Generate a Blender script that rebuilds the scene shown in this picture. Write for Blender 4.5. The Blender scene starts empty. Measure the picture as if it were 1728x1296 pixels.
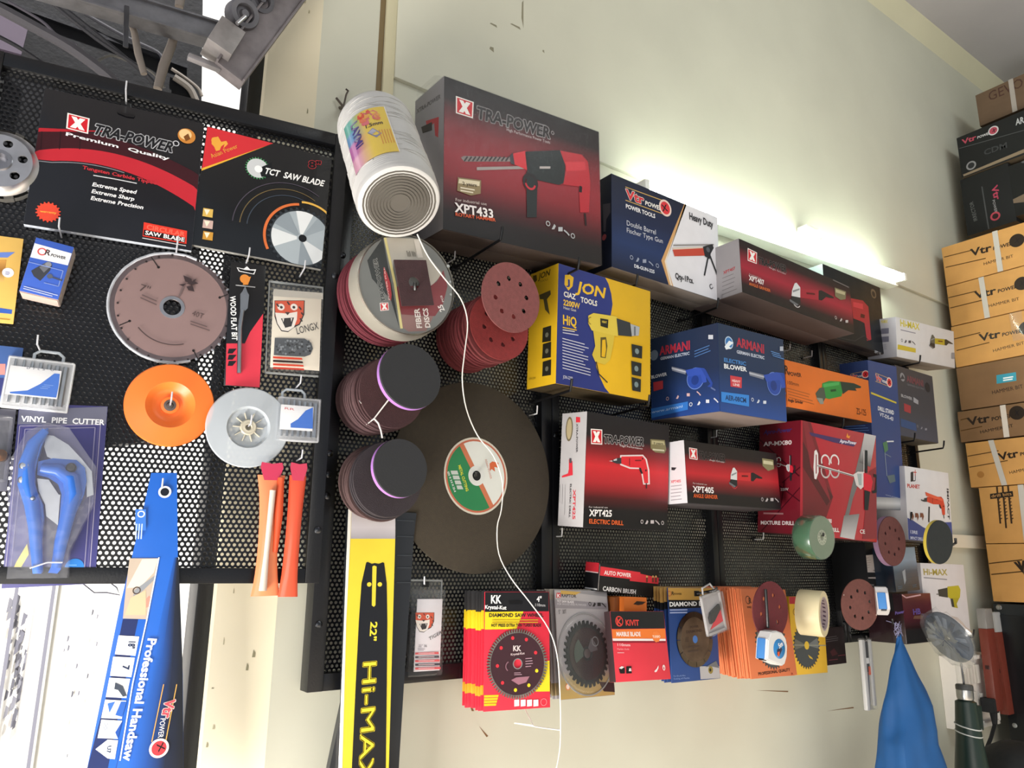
import bpy, bmesh, math, random
from mathutils import Vector as V, Matrix as M4
random.seed(7)
SC = bpy.context.scene
COL = SC.collection
PI = math.pi

# ------------------------------------------------------------------ camera, light, exposure
CAM = V((0.0, -1.2, 1.5))
FPX = 1278.0
ROT = M4(((0.81206881, -0.1413952, -0.56617281), (-0.58348688, -0.18120142, -0.79164961), (0.00934414, 0.97322836, -0.22965027)))
cd = bpy.data.cameras.new('camera')
cd.sensor_width = 36.0
cd.lens = 36.0 * FPX / 1728.0
cd.clip_start = 0.02
cam = bpy.data.objects.new('camera', cd)
COL.objects.link(cam)
cam.matrix_world = M4.Translation(CAM) @ ROT.to_4x4()
SC.camera = cam
SC.view_settings.view_transform = 'Standard'
SC.view_settings.look = 'None'
SC.view_settings.exposure = -0.04
SC.view_settings.gamma = 1.0
SC.view_settings.use_curve_mapping = False

W_ = bpy.data.worlds.new('daylight')
SC.world = W_
W_.use_nodes = True
bg = W_.node_tree.nodes['Background']
bg.inputs[0].default_value = (0.80, 0.88, 1.0, 1)
bg.inputs[1].default_value = 0.5


def lamp(name, kind, loc, aim, energy, color=(1, 1, 1), size=None, angle=None):
    d = bpy.data.lights.new(name, kind)
    d.energy = energy
    d.color = color
    if size:
        d.shape = 'RECTANGLE'
        d.size, d.size_y = size
    if angle:
        d.angle = angle
    o = bpy.data.objects.new(name, d)
    COL.objects.link(o)
    o.location = loc
    o.rotation_euler = (V(aim) - V(loc)).to_track_quat('-Z', 'Y').to_euler()
    return o


lamp('sun', 'SUN', (0, 0, 8), (0.5, 2.0, 0), 14.0, (1.0, 0.97, 0.93), angle=0.03)
lamp('street_daylight', 'AREA', (-0.62, -0.42, 0.40), (0.40, 0.05, 1.0), 66, (1.0, 0.96, 0.90), size=(0.7, 0.7))
lamp('shopfront_daylight', 'AREA', (-1.6, -3.4, 0.9), (1.2, 0.0, 1.2), 36, (1.0, 0.95, 0.88), size=(2.6, 1.4))
lamp('floor_bounce_fill', 'AREA', (1.5, -1.3, 0.12), (1.5, 0.0, 1.2), 34, (1.0, 0.84, 0.66), size=(3.2, 1.0))  # added area lamp below view, stands in for warm bounce off the floor
lamp('unseen_ceiling_fill', 'AREA', (1.7, -2.0, 3.5), (2.6, 0.0, 1.9), 20, (0.93, 1.0, 0.98), size=(1.6, 0.7))  # added fill lamp out of view, brightens the wall and far corner


# ------------------------------------------------------------------ pixel of the photo -> point on a real plane
def ray(px, py):
    return ROT @ V((px - 864.0, 648.0 - py, -FPX))


def hit(px, py, p0, n):
    r = ray(px, py)
    return CAM + r * ((p0 - CAM).dot(n) / r.dot(n))


YN = V((0, -1, 0))


def wall(px, py, y=0.0):
    return hit(px, py, V((0, y, 0)), YN)


def endw(px, py, x):
    return hit(px, py, V((x, 0, 0)), V((-1, 0, 0)))


LA = math.radians(10)
LN = V((-math.sin(LA), -math.cos(LA), 0))       # the left display panel's own normal
LU = V((math.cos(LA), -math.sin(LA), 0))
LH = V((0.463, -0.04, 0))


def pan(px, py, off=0.0):
    return hit(px, py, LH + LN * off, LN)


def tocam(p):
    return (CAM - p).normalized()


# ------------------------------------------------------------------ colour and materials
def lin(h, a=1.0):
    if not isinstance(h, str):
        return h
    h = h.lstrip('#')
    o = []
    for i in (0, 2, 4):
        c = int(h[i:i + 2], 16) / 255.0
        o.append(c / 12.92 if c <= 0.04045 else ((c + 0.055) / 1.055) ** 2.4)
    return (o[0], o[1], o[2], a)


MATS = {}


def mk(name, rough=0.5, metal=0.0, coat=0.0, vary=0.12, vscale=30.0, bump=0.0, bscale=200.0, alpha=1.0, trans=0.0, spec=0.5, aniso=None, sheen=0.0):
    m = bpy.data.materials.new(name)
    m.use_nodes = True
    nt = m.node_tree
    b = nt.nodes['Principled BSDF']
    at = nt.nodes.new('ShaderNodeAttribute')
    at.attribute_name = 'Col'
    tc = nt.nodes.new('ShaderNodeTexCoord')
    nz = nt.nodes.new('ShaderNodeTexNoise')
    nz.inputs['Scale'].default_value = vscale
    nz.inputs['Detail'].default_value = 5
    nt.links.new(tc.outputs['Object'], nz.inputs['Vector'])
    mr = nt.nodes.new('ShaderNodeMapRange')
    mr.inputs[1].default_value = 0.3
    mr.inputs[2].default_value = 0.7
    mr.inputs[3].default_value = 1.0 - vary
    mr.inputs[4].default_value = 1.0
    nt.links.new(nz.outputs['Fac'], mr.inputs[0])
    mx = nt.nodes.new('ShaderNodeVectorMath')
    mx.operation = 'SCALE'
    nt.links.new(at.outputs['Color'], mx.inputs[0])
    nt.links.new(mr.outputs[0], mx.inputs['Scale'])
    nt.links.new(mx.outputs[0], b.inputs['Base Color'])
    r2 = nt.nodes.new('ShaderNodeMapRange')
    r2.inputs[3].default_value = max(0.02, rough * 0.85)
    r2.inputs[4].default_value = min(1, rough * 1.2)
    nt.links.new(nz.outputs['Fac'], r2.inputs[0])
    nt.links.new(r2.outputs[0], b.inputs['Roughness'])
    b.inputs['Metallic'].default_value = metal
    b.inputs['Coat Weight'].default_value = coat
    b.inputs['Coat Roughness'].default_value = 0.12
    b.inputs['Specular IOR Level'].default_value = spec
    b.inputs['Alpha'].default_value = alpha
    b.inputs['Transmission Weight'].default_value = trans
    if bump:
        n2 = nt.nodes.new('ShaderNodeTexNoise')
        n2.inputs['Scale'].default_value = bscale
        n2.inputs['Detail'].default_value = 3
        nt.links.new(tc.outputs['Object'], n2.inputs['Vector'])
        bp = nt.nodes.new('ShaderNodeBump')
        bp.inputs['Strength'].default_value = bump
        bp.inputs['Distance'].default_value = 0.002
        nt.links.new(n2.outputs['Fac'], bp.inputs['Height'])
        nt.links.new(bp.outputs[0], b.inputs['Normal'])
    MATS[name] = m
    return m


mk('card', 0.42, vary=0.06, spec=0.35)
mk('gloss', 0.2, vary=0.05, coat=0.25, bump=0.08, bscale=25)
mk('ink', 0.4, vary=0.05, spec=0.35)
mk('kraft', 0.75, vary=0.14, vscale=14, bump=0.12, bscale=60, spec=0.2)
mk('plastic', 0.33, vary=0.04)
mk('rubber', 0.75, vary=0.15, vscale=60, bump=0.15, bscale=400)
mk('grit', 0.8, vary=0.22, vscale=120, bump=0.5, bscale=900, spec=0.3)
mk('steel', 0.3, metal=1.0, vary=0.2, vscale=40)
mk('roughsteel', 0.55, metal=0.7, vary=0.45, vscale=25, bump=0.3, bscale=80)
mk('powder', 0.32, vary=0.15, vscale=15, bump=0.1, bscale=300)
mk('cloth', 0.6, vary=0.12, vscale=20, bump=0.25, bscale=40, spec=0.4)
mk('plaster', 0.7, vary=0.10, vscale=3.0, bump=0.25, bscale=18, spec=0.3)
mk('frost', 0.25, vary=0.03, alpha=0.72)


def mkfilm(name, haze, rough, bump, bscale, k=1.0, stretch=(1, 1, 1)):
    """thin clear plastic: see-through, with a fresnel sheen and a trace of haze"""
    m = bpy.data.materials.new(name)
    m.use_nodes = True
    nt = m.node_tree
    N, L = nt.nodes, nt.links
    N.remove(N['Principled BSDF'])
    out = N['Material Output']
    at = N.new('ShaderNodeAttribute')
    at.attribute_name = 'Col'
    tc = N.new('ShaderNodeTexCoord')
    mp = N.new('ShaderNodeMapping')
    mp.inputs['Scale'].default_value = stretch
    mp.inputs['Rotation'].default_value = (0, 0.6, 0) if stretch != (1, 1, 1) else (0, 0, 0)
    L.new(tc.outputs['Object'], mp.inputs['Vector'])
    nz = N.new('ShaderNodeTexNoise')
    nz.inputs['Scale'].default_value = bscale
    nz.inputs['Detail'].default_value = 2
    L.new(mp.outputs[0], nz.inputs['Vector'])
    bp = N.new('ShaderNodeBump')
    bp.inputs['Strength'].default_value = bump
    bp.inputs['Distance'].default_value = 0.003
    L.new(nz.outputs['Fac'], bp.inputs['Height'])
    lw = N.new('ShaderNodeLayerWeight')
    lw.inputs['Blend'].default_value = 0.25
    L.new(bp.outputs[0], lw.inputs['Normal'])
    mu = N.new('ShaderNodeMath')
    mu.operation = 'MULTIPLY_ADD'
    mu.inputs[1].default_value = 0.55 * k
    mu.inputs[2].default_value = 0.03 * k
    L.new(lw.outputs['Fresnel'], mu.inputs[0])
    gl = N.new('ShaderNodeBsdfGlossy')
    gl.inputs['Roughness'].default_value = rough
    L.new(bp.outputs[0], gl.inputs['Normal'])
    df = N.new('ShaderNodeBsdfDiffuse')
    L.new(at.outputs['Color'], df.inputs['Color'])
    tr = N.new('ShaderNodeBsdfTransparent')
    m1 = N.new('ShaderNodeMixShader')
    m1.inputs[0].default_value = haze
    L.new(tr.outputs[0], m1.inputs[1])
    L.new(df.outputs[0], m1.inputs[2])
    m2 = N.new('ShaderNodeMixShader')
    L.new(mu.outputs[0], m2.inputs[0])
    L.new(m1.outputs[0], m2.inputs[1])
    L.new(gl.outputs[0], m2.inputs[2])
    L.new(m2.outputs[0], out.inputs['Surface'])
    MATS[name] = m


mkfilm('clear', 0.04, 0.08, 0.3, 14, 0.6)
mkfilm('film', 0.06, 0.14, 0.9, 26, 0.6)
mkfilm('shrink', 0.005, 0.13, 0.9, 34, 0.3, (9, 1, 1))
mk('thread', 0.4, vary=0.1)


def perforated(name, p=0.008, rad=0.0024):
    m = bpy.data.materials.new(name)
    m.use_nodes = True
    nt = m.node_tree
    N, L = nt.nodes, nt.links
    b = N['Principled BSDF']
    b.inputs['Base Color'].default_value = lin('111216')
    b.inputs['Roughness'].default_value = 0.24
    tc = N.new('ShaderNodeTexCoord')
    per = V((p, 1.0, p * 1.7320508))
    ds = []
    for sh in (0.0, 0.5):
        d = N.new('ShaderNodeVectorMath')
        d.operation = 'MULTIPLY_ADD'
        d.inputs[1].default_value = (1 / per.x, 0, 1 / per.z)
        d.inputs[2].default_value = (100 + sh, 0.5, 100 + sh)
        L.new(tc.outputs['Object'], d.inputs[0])
        f = N.new('ShaderNodeVectorMath')
        f.operation = 'FRACTION'
        L.new(d.outputs[0], f.inputs[0])
        s = N.new('ShaderNodeVectorMath')
        s.operation = 'SUBTRACT'
        s.inputs[1].default_value = (0.5, 0.5, 0.5)
        L.new(f.outputs[0], s.inputs[0])
        k = N.new('ShaderNodeVectorMath')
        k.operation = 'MULTIPLY'
        k.inputs[1].default_value = (per.x, 0, per.z)
        L.new(s.outputs[0], k.inputs[0])
        ln = N.new('ShaderNodeVectorMath')
        ln.operation = 'LENGTH'
        L.new(k.outputs[0], ln.inputs[0])
        ds.append(ln)
    mn = N.new('ShaderNodeMath')
    mn.operation = 'MINIMUM'
    L.new(ds[0].outputs['Value'], mn.inputs[0])
    L.new(ds[1].outputs['Value'], mn.inputs[1])
    gt = N.new('ShaderNodeMath')
    gt.operation = 'GREATER_THAN'
    gt.inputs[1].default_value = rad
    L.new(mn.outputs[0], gt.inputs[0])
    L.new(gt.outputs[0], b.inputs['Alpha'])
    mr = N.new('ShaderNodeMapRange')                 # the punched rim rolls over a little
    mr.inputs[1].default_value = rad
    mr.inputs[2].default_value = rad + 0.0008
    L.new(mn.outputs[0], mr.inputs[0])
    bp = N.new('ShaderNodeBump')
    bp.inputs['Strength'].default_value = 0.5
    bp.inputs['Distance'].default_value = 0.0006
    L.new(mr.outputs[0], bp.inputs['Height'])
    L.new(bp.outputs[0], b.inputs['Normal'])
    MATS[name] = m


perforated('perforated')


def emit(name, col, s):
    m = bpy.data.materials.new(name)
    m.use_nodes = True
    b = m.node_tree.nodes['Principled BSDF']
    b.inputs['Base Color'].default_value = lin(col)
    b.inputs['Emission Color'].default_value = lin(col)
    b.inputs['Emission Strength'].default_value = s
    MATS[name] = m


emit('tube_glow', 'f4ffee', 26.0)

# ------------------------------------------------------------------ glyphs
GL = {}


def build_glyphs():
    chars = ''.join(chr(i) for i in range(33, 127)) + '\u00ae\u00d8'
    for bold, off in ((0, 0.0), (1, 0.028)):
        cu = bpy.data.curves.new('glyph', 'FONT')
        cu.resolution_u = 2
        cu.offset = off
        ob = bpy.data.objects.new('glyph', cu)
        COL.objects.link(ob)

        def grab(s):
            cu.body = s
            ob.update_tag()
            dg = bpy.context.evaluated_depsgraph_get()
            me = bpy.data.meshes.new_from_object(ob.evaluated_get(dg))
            r = ([tuple(v.co[:2]) for v in me.vertices], [tuple(p.vertices) for p in me.polygons])
            bpy.data.meshes.remove(me)
            return r
        iv = max(v[0] for v in grab('I')[0])
        hv = max(v[1] for v in grab('H')[0])
        d = {}
        for ch in chars:
            vs, ps = grab(ch)
            mx = max((v[0] for v in grab(ch + 'I')[0]), default=iv + 0.5)
            d[ch] = (vs, ps, mx - iv)
        d[' '] = ([], [], 0.3)
        d['_cap'] = hv
        GL[bold] = d
        bpy.data.objects.remove(ob)
        bpy.data.curves.remove(cu)


build_glyphs()


# ------------------------------------------------------------------ mesh builder
class MB:
    def __init__(s):
        s.bm = bmesh.new()
        s.lay = s.bm.loops.layers.float_color.new('Col')
        s.mats = []
        s.m('card')
        s.c = lin('ffffff')
        s.X = M4.Identity(4)
        s.sm = False

    def m(s, name, col=None):
        if name not in s.mats:
            s.mats.append(name)
        s.mi = s.mats.index(name)
        if col is not None:
            s.c = lin(col)
        return s

    def col(s, c):
        s.c = lin(c)
        return s

    def f(s, pts, cols=None, sm=None):
        try:
            fc = s.bm.faces.new([s.bm.verts.new(s.X @ V(p)) for p in pts])
        except ValueError:
            return None
        s.paint(fc, cols, sm)
        return fc

    def paint(s, fc, cols=None, sm=None):
        fc.material_index = s.mi
        fc.smooth = s.sm if sm is None else sm
        for i, l in enumerate(fc.loops):
            l[s.lay] = lin(cols[i]) if cols else s.c

    def mesh(s, vs, fs, sm=None, fcols=None):
        bv = [s.bm.verts.new(s.X @ V(v)) for v in vs]
        for k, q in enumerate(fs):
            q2 = []
            for i in q:
                if i not in q2:
                    q2.append(i)
            if len(q2) < 3:
                continue
            try:
                fc = s.bm.faces.new([bv[i] for i in q2])
            except ValueError:
                continue
            s.paint(fc, [fcols[k]] * len(q2) if fcols else None, sm)

    def box(s, x0, x1, y0, y1, z0, z1, bev=0.0, cols=None):
        """cols: front(-y) back left(-x) right top bottom"""
        t = bmesh.new()
        bmesh.ops.create_cube(t, size=1)
        for v in t.verts:
            v.co = V((x0 + (v.co.x + .5) * (x1 - x0), y0 + (v.co.y + .5) * (y1 - y0), z0 + (v.co.z + .5) * (z1 - z0)))
        if bev:
            bmesh.ops.bevel(t, geom=t.edges[:], offset=bev, segments=2, affect='EDGES', profile=0.6)
        t.normal_update()
        t.verts.index_update()
        fcs = []
        for fc in t.faces:
            n = fc.normal
            k = max((('front', -n.y), ('back', n.y), ('left', -n.x), ('right', n.x), ('top', n.z), ('bottom', -n.z)), key=lambda a: a[1])[0]
            fcs.append((cols or {}).get(k, s.c))
        s.mesh([v.co.copy() for v in t.verts], [[v.index for v in fc.verts] for fc in t.faces], fcols=fcs)
        t.free()

    def prism(s, pts, y0, y1, side=None, bev=0.0):
        """outline in x,z; extruded along y (front y0)"""
        a = sum(pts[i][0] * pts[(i + 1) % len(pts)][1] - pts[(i + 1) % len(pts)][0] * pts[i][1] for i in range(len(pts)))
        if a < 0:
            pts = pts[::-1]
        n = len(pts)
        s.f([(p[0], y0, p[1]) for p in pts])
        s.f([(p[0], y1, p[1]) for p in pts[::-1]])
        sc = s.c
        if side:
            s.c = lin(side)
        for i in range(n):
            p, q = pts[i], pts[(i + 1) % n]
            s.f([(p[0], y0, p[1]), (p[0], y1, p[1]), (q[0], y1, q[1]), (q[0], y0, q[1])])
        s.c = sc

    def lathe(s, prof, n=48, cols=None, mats=None):
        """profile (r,z) turned about local z"""
        rows = []
        for r, z in prof:
            if r < 1e-6:
                rows.append([s.bm.verts.new(s.X @ V((0, 0, z)))])
            else:
                rows.append([s.bm.verts.new(s.X @ V((r * math.cos(2 * PI * i / n), r * math.sin(2 * PI * i / n), z))) for i in range(n)])
        for k in range(len(rows) - 1):
            a, b = rows[k], rows[k + 1]
            if cols:
                s.c = lin(cols[k])
            if mats:
                s.m(mats[k])
            for i in range(n):
                j = (i + 1) % n
                q = [a[i % len(a)], a[j % len(a)], b[j % len(b)], b[i % len(b)]]
                u = []
                for v in q:
                    if v not in u:
                        u.append(v)
                if len(u) > 2:
                    try:
                        s.paint(s.bm.faces.new(u), sm=True)
                    except ValueError:
                        pass

    def ring(s, outer, inner, z0, z1):
        n = len(outer)
        vs = [(p[0], p[1], z) for z in (z0, z1) for lp in (outer, inner) for p in lp]
        fs = []
        for i in range(n):
            j = (i + 1) % n
            fs += [(2 * n + i, 2 * n + j, 3 * n + j, 3 * n + i), (j, i, n + i, n + j), (i, j, 2 * n + j, 2 * n + i), (n + j, n + i, 3 * n + i, 3 * n + j)]
        s.mesh(vs, fs)

    def tube(s, path, r, n=8, closed=False, rads=None):
        path = [V(p) for p in path]
        rows = []
        up = None
        for i, p in enumerate(path):
            if closed:
                d = path[(i + 1) % len(path)] - path[i - 1]
            else:
                d = path[min(i + 1, len(path) - 1)] - path[max(i - 1, 0)]
            if d.length < 1e-9:
                d = V((0, 0, 1))
            d.normalize()
            if up is None:
                up = d.orthogonal().normalized()
            else:
                up = up - d * up.dot(d)
                up = up.normalized() if up.length > 1e-6 else d.orthogonal().normalized()
            w = d.cross(up)
            rr = rads[i] if rads else r
            rows.append([p + (up * math.cos(2 * PI * k / n) + w * math.sin(2 * PI * k / n)) * rr for k in range(n)])
        vs = [q for row in rows for q in row]
        fs = []
        m = len(rows)
        for i in range(m if closed else m - 1):
            for k in range(n):
                a, b = i * n, ((i + 1) % m) * n
                fs.append((a + k, a + (k + 1) % n, b + (k + 1) % n, b + k))
        if not closed:
            fs += [tuple(range(n))[::-1], tuple((m - 1) * n + k for k in range(n))]
        s.mesh(vs, fs, sm=True)

    def glyphs(s, txt, fn, bold):
        g = GL[bold]
        x = 0.0
        for ch in txt:
            vs, ps, adv = g.get(ch, g['?'])
            if vs:
                s.mesh([fn(x + v[0], v[1]) for v in vs], ps, sm=False)
            x += adv
        return x

    def build(s, name, parent=None, mx=None):
        me = bpy.data.meshes.new(name)
        s.bm.normal_update()
        s.bm.to_mesh(me)
        s.bm.free()
        for n in s.mats:
            me.materials.append(MATS[n])
        me.set_sharp_from_angle(angle=0.7)
        o = bpy.data.objects.new(name, me)
        COL.objects.link(o)
        if parent:
            o.parent = parent
        if mx is not None:
            o.matrix_world = mx
        return o


def textw(t, bold):
    return sum(GL[bold].get(c, GL[bold]['?'])[2] for c in t)


# ------------------------------------------------------------------ things
class T:
    def __init__(s, name, label, cat, mx=None, group=None):
        s.name, s.label, s.cat, s.group = name, label, cat, group
        s.mx = mx if mx is not None else M4.Identity(4)
        s.parts = []
        s.d = {}

    def part(s, name, parent=None, label=None, new=False):
        if name in s.d and not new:
            return s.d[name]
        b = MB()
        s.d[name] = b
        s.parts.append((name, b, parent, label))
        return b

    def done(s):
        live = [p for p in s.parts if len(p[1].bm.faces)]
        if s.mx == M4.Identity(4):                      # built in world space: put the base point under it
            co = [v.co for p in live for v in p[1].bm.verts]
            lo = [min(c[i] for c in co) for i in range(3)]
            hi = [max(c[i] for c in co) for i in range(3)]
            s.mx = M4.Translation(((lo[0] + hi[0]) / 2, (lo[1] + hi[1]) / 2, lo[2]))
            inv = s.mx.inverted()
            for p in live:
                p[1].bm.transform(inv)
        if len(live) == 1:
            r = live[0][1].build(s.name, mx=s.mx)
        else:
            r = bpy.data.objects.new(s.name, None)
            r.empty_display_size = 0.03
            COL.objects.link(r)
            r.matrix_world = s.mx
            made = {}
            for n, b, par, lab in live:
                o = b.build(n)
                o.parent = made.get(par, r)
                made[n] = o
                if lab:
                    o['label'] = lab
        r['label'] = s.label
        r['category'] = s.cat
        if s.group:
            r['group'] = s.group
        s.root = r
        return r


def copy_thing(root, mx, label=None):
    r = root.copy()
    COL.objects.link(r)
    r.matrix_world = mx
    if label:
        r['label'] = label
    for ch in list(root.children):
        c = ch.copy()
        COL.objects.link(c)
        c.parent = r
        for g in ch.children:
            d = g.copy()
            COL.objects.link(d)
            d.parent = c
    return r


def struct(name, b, mx=None):
    o = b.build(name, mx=mx)
    o['kind'] = 'structure'
    return o


class Face:
    """printed side of a thing: points are given where the photo shows them and land on the real side"""
    def __init__(s, t, o, eu, ev, w, h, n, body='carton', clamp=True):
        s.t, s.o, s.eu, s.ev, s.w, s.h, s.n = t, V(o), V(eu), V(ev), w, h, V(n)
        s.z = 0
        s.v = (0, 0, 1)
        s.uv = False
        s.clamp = clamp
        s.p = None
        s.body = body
        wm = t.mx
        s.wo = wm @ s.o
        s.weu = wm.to_3x3() @ s.eu
        s.wev = wm.to_3x3() @ s.ev
        s.wn = wm.to_3x3() @ s.n

    def view(s, ox, oy, k):
        s.v = (ox, oy, k)
        s.uv = False
        return s

    def frac(s):
        s.uv = True
        return s

    def P(s, p, cl=None):
        if s.uv:
            u, v = p[0] * s.w, p[1] * s.h
        else:
            q = hit(s.v[0] + p[0] / s.v[2], s.v[1] + p[1] / s.v[2], s.wo, s.wn) - s.wo
            u, v = q.dot(s.weu), q.dot(s.wev)
        if s.clamp if cl is None else cl:
            e = 0.0006
            u = min(max(u, e), s.w - e)
            v = min(max(v, e), s.h - e)
        return (u, v)

    def at(s, u, v):
        return s.o + s.eu * u + s.ev * v + s.n * (0.00012 + s.z * 0.00005)

    def mb(s, d):
        b = s.t.part(s.p or d)
        if b.mats[b.mi] == 'card':
            b.m('ink')
        return b

    def _poly(s, uvs, col, d, cols=None):
        s.z += 1
        b = s.mb(d)
        b.c = lin(col)
        a = sum(uvs[i][0] * uvs[(i + 1) % len(uvs)][1] - uvs[(i + 1) % len(uvs)][0] * uvs[i][1] for i in range(len(uvs)))
        if a > 0:
            uvs = uvs[::-1]
            cols = cols[::-1] if cols else None
        b.f([s.at(*q) for q in uvs], cols)

    def poly(s, pts, col, d=None):
        s._poly([s.P(p) for p in pts], col, d or s.body)

    def rect(s, a, b, col, d=None):
        s.poly([a, (b[0], a[1]), b, (a[0], b[1])], col, d)

    def grad(s, q, stops, d=None):
        """q: TL TR BR BL; stops [(t, colour)] top to bottom"""
        d = d or s.body
        A = [s.P(p) for p in q]
        L = lambda p, r, t: (p[0] + (r[0] - p[0]) * t, p[1] + (r[1] - p[1]) * t)
        s.z += 1
        for (t0, c0), (t1, c1) in zip(stops, stops[1:]):
            uvs = [L(A[0], A[3], t0), L(A[1], A[2], t0), L(A[1], A[2], t1), L(A[0], A[3], t1)]
            b = s.mb(d)
            b.f([s.at(*p) for p in uvs][::-1], [c1, c1, c0, c0])

    def rad(s, c, r):
        if s.uv:
            return r * s.h
        a, b = s.P(c, False), s.P((c[0], c[1] - r), False)
        return math.hypot(a[0] - b[0], a[1] - b[1])

    def circ(s, c, r, col, d=None, n=28, sx=1.0):
        u, v = s.P(c)
        R = s.rad(c, r)
        s._poly([s.cl(u + sx * R * math.cos(2 * PI * i / n), v + R * math.sin(2 * PI * i / n)) for i in range(n)], col, d or s.body)

    def cl(s, u, v):
        return (min(max(u, 0.0005), s.w - 0.0005), min(max(v, 0.0005), s.h - 0.0005)) if s.clamp else (u, v)

    def arc(s, c, r, a0, a1, wd, col, d=None, n=24):
        u, v = s.P(c)
        R, w = s.rad(c, r), s.rad(c, wd)
        o = []
        for rr, seq in ((R, range(n + 1)), (R - w, range(n, -1, -1))):
            for i in seq:
                a = math.radians(a0 + (a1 - a0) * i / n)
                o.append(s.cl(u + rr * math.cos(a), v + rr * math.sin(a)))
        s._poly(o, col, d or s.body)

    def gear(s, c, r, n, depth, col, d=None, rot=0.0):
        u, v = s.P(c)
        R = s.rad(c, r)
        o = []
        for i in range(n):
            a = 2 * PI * i / n + rot
            st = 2 * PI / n
            o += [(R * (1 - depth), a), (R, a + st * 0.15), (R * 0.99, a + st * 0.45), (R * (1 - depth), a + st * 0.62)]
        s._poly([s.cl(u + q[0] * math.cos(q[1]), v + q[0] * math.sin(q[1])) for q in o], col, d or s.body)

    def line(s, pts, wd, col, d=None):
        q = [s.P(p) for p in pts]
        w = s.rad(pts[0], wd) / 2
        s.z += 1
        b = s.mb(d or s.body)
        b.c = lin(col)
        for a, e in zip(q, q[1:]):
            dx, dy = e[0] - a[0], e[1] - a[1]
            l = math.hypot(dx, dy) or 1e-9
            nx, ny = -dy / l * w, dx / l * w
            uv = [(a[0] + nx, a[1] + ny), (e[0] + nx, e[1] + ny), (e[0] - nx, e[1] - ny), (a[0] - nx, a[1] - ny)]
            b.f([s.at(*s.cl(*p)) for p in uv])

    def text(s, t, a, e, h, col, bold=1, ital=0.0, outline=None, d='lettering', spread=1.0):
        """baseline from a to e, capital height h"""
        A, E = s.P(a, False), s.P(e, False)
        H = s.rad(a, h)
        L = math.hypot(E[0] - A[0], E[1] - A[1]) or 1e-6
        dx, dy = (E[0] - A[0]) / L, (E[1] - A[1]) / L
        passes = [(outline, 1.0), (col, 0.0)] if outline else [(col, 0.0)]
        for cc, grow in passes:
            bd = bold
            g = GL[bd]
            s.z += 1
            b = s.mb(d)
            b.c = lin(cc)
            sx, sy = L / max(textw(t, bd), 1e-6), H / g['_cap']
            offs = [(0, 0)]
            if grow:
                k = H * 0.075
                offs = [(k, 0), (-k, 0), (0, k), (0, -k), (k * .7, k * .7), (-k * .7, k * .7), (k * .7, -k * .7), (-k * .7, -k * .7)]
            for ox, oy in offs:
                def fn(x, y):
                    X = x * sx + y * sy * ital + ox
                    Y = y * sy + oy
                    return s.at(A[0] + dx * X + dy * Y, A[1] + dy * X - dx * Y)
                b.glyphs(t, fn, bd)

    def lines(s, a, e, step, n, wd, col, jag=0.3):
        """paragraph too small to read"""
        for i in range(n):
            k = 1 - jag * random.random()
            o = (a[0] + step[0] * i, a[1] + step[1] * i)
            s.line([o, (o[0] + (e[0] - a[0]) * k, o[1] + (e[1] - a[1]) * k)], wd, col, 'lettering')


# ------------------------------------------------------------------ frames
def frame(o, ex, ez):
    ex = V(ex).normalized()
    ez = V(ez)
    ez = (ez - ex * ez.dot(ex)).normalized()
    ey = ez.cross(ex)
    m = M4((ex, ey, ez)).transposed().to_4x4()
    m.translation = o
    return m


def quadframe(plane, TL, TR, BR, BL, off=0.0):
    """rectangle seen at these corners on a plane -> (matrix, w, h); local y points into the wall"""
    a, b, c, d = [plane(p[0], p[1], off) for p in (TL, TR, BR, BL)]
    w = ((b - a).length + (c - d).length) / 2
    h = ((a - d).length + (b - c).length) / 2
    ex = ((c - d).normalized() + (b - a).normalized()).normalized()
    ez = ((a - d).normalized() + (b - c).normalized()).normalized()
    cen = (a + b + c + d) / 4
    m = frame(cen, ex, ez)
    m.translation = cen - m.to_3x3() @ V((w / 2, 0, h / 2))
    return m, w, h


def axisframe(p, n, up=(0, 0, 1)):
    """local z along n"""
    n = V(n).normalized()
    x = V(up).cross(n)
    x = x.normalized() if x.length > 1e-5 else n.orthogonal().normalized()
    y = n.cross(x)
    m = M4((x, y, n)).transposed().to_4x4()
    m.translation = p
    return m


def fitm(p):
    ox, oy, oz, yaw, roll, pit = p[:6]
    m = M4.Rotation(yaw, 4, 'Z') @ M4.Rotation(pit, 4, 'X') @ M4.Rotation(roll, 4, 'Y')
    m.translation = (ox, oy, oz)
    return m, p[6], p[7], p[8]


def carton(p, name, label, cat, cols, bev=0.0009, group=None, mat='card', flap=True):
    m, w, d, h = fitm(p)
    t = T(name, label, cat, m, group)
    b = t.part('carton')
    b.m(mat)
    b.box(0, w, 0, d, 0, h, bev, {k: lin(v) for k, v in cols.items()})
    if flap:
        c = cols.get('bottom', '6a625c')
        for i in (0, 1):
            fb = t.part('bottom_flap', new=True)
            fb.m('kraft', c)
            y0, y1 = (0.0015, d * 0.5 - 0.0006) if i == 0 else (d * 0.5 + 0.0006, d - 0.0015)
            fb.box(0.0015, w - 0.0015, y0, y1, -0.0009, -0.0001, 0.0002)
    F = Face(t, (0, 0, h), (1, 0, 0), (0, 0, -1), w, h, (0, -1, 0))
    S = Face(t, (0, d, h), (0, -1, 0), (0, 0, -1), d, h, (-1, 0, 0))
    return t, F, S


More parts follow.
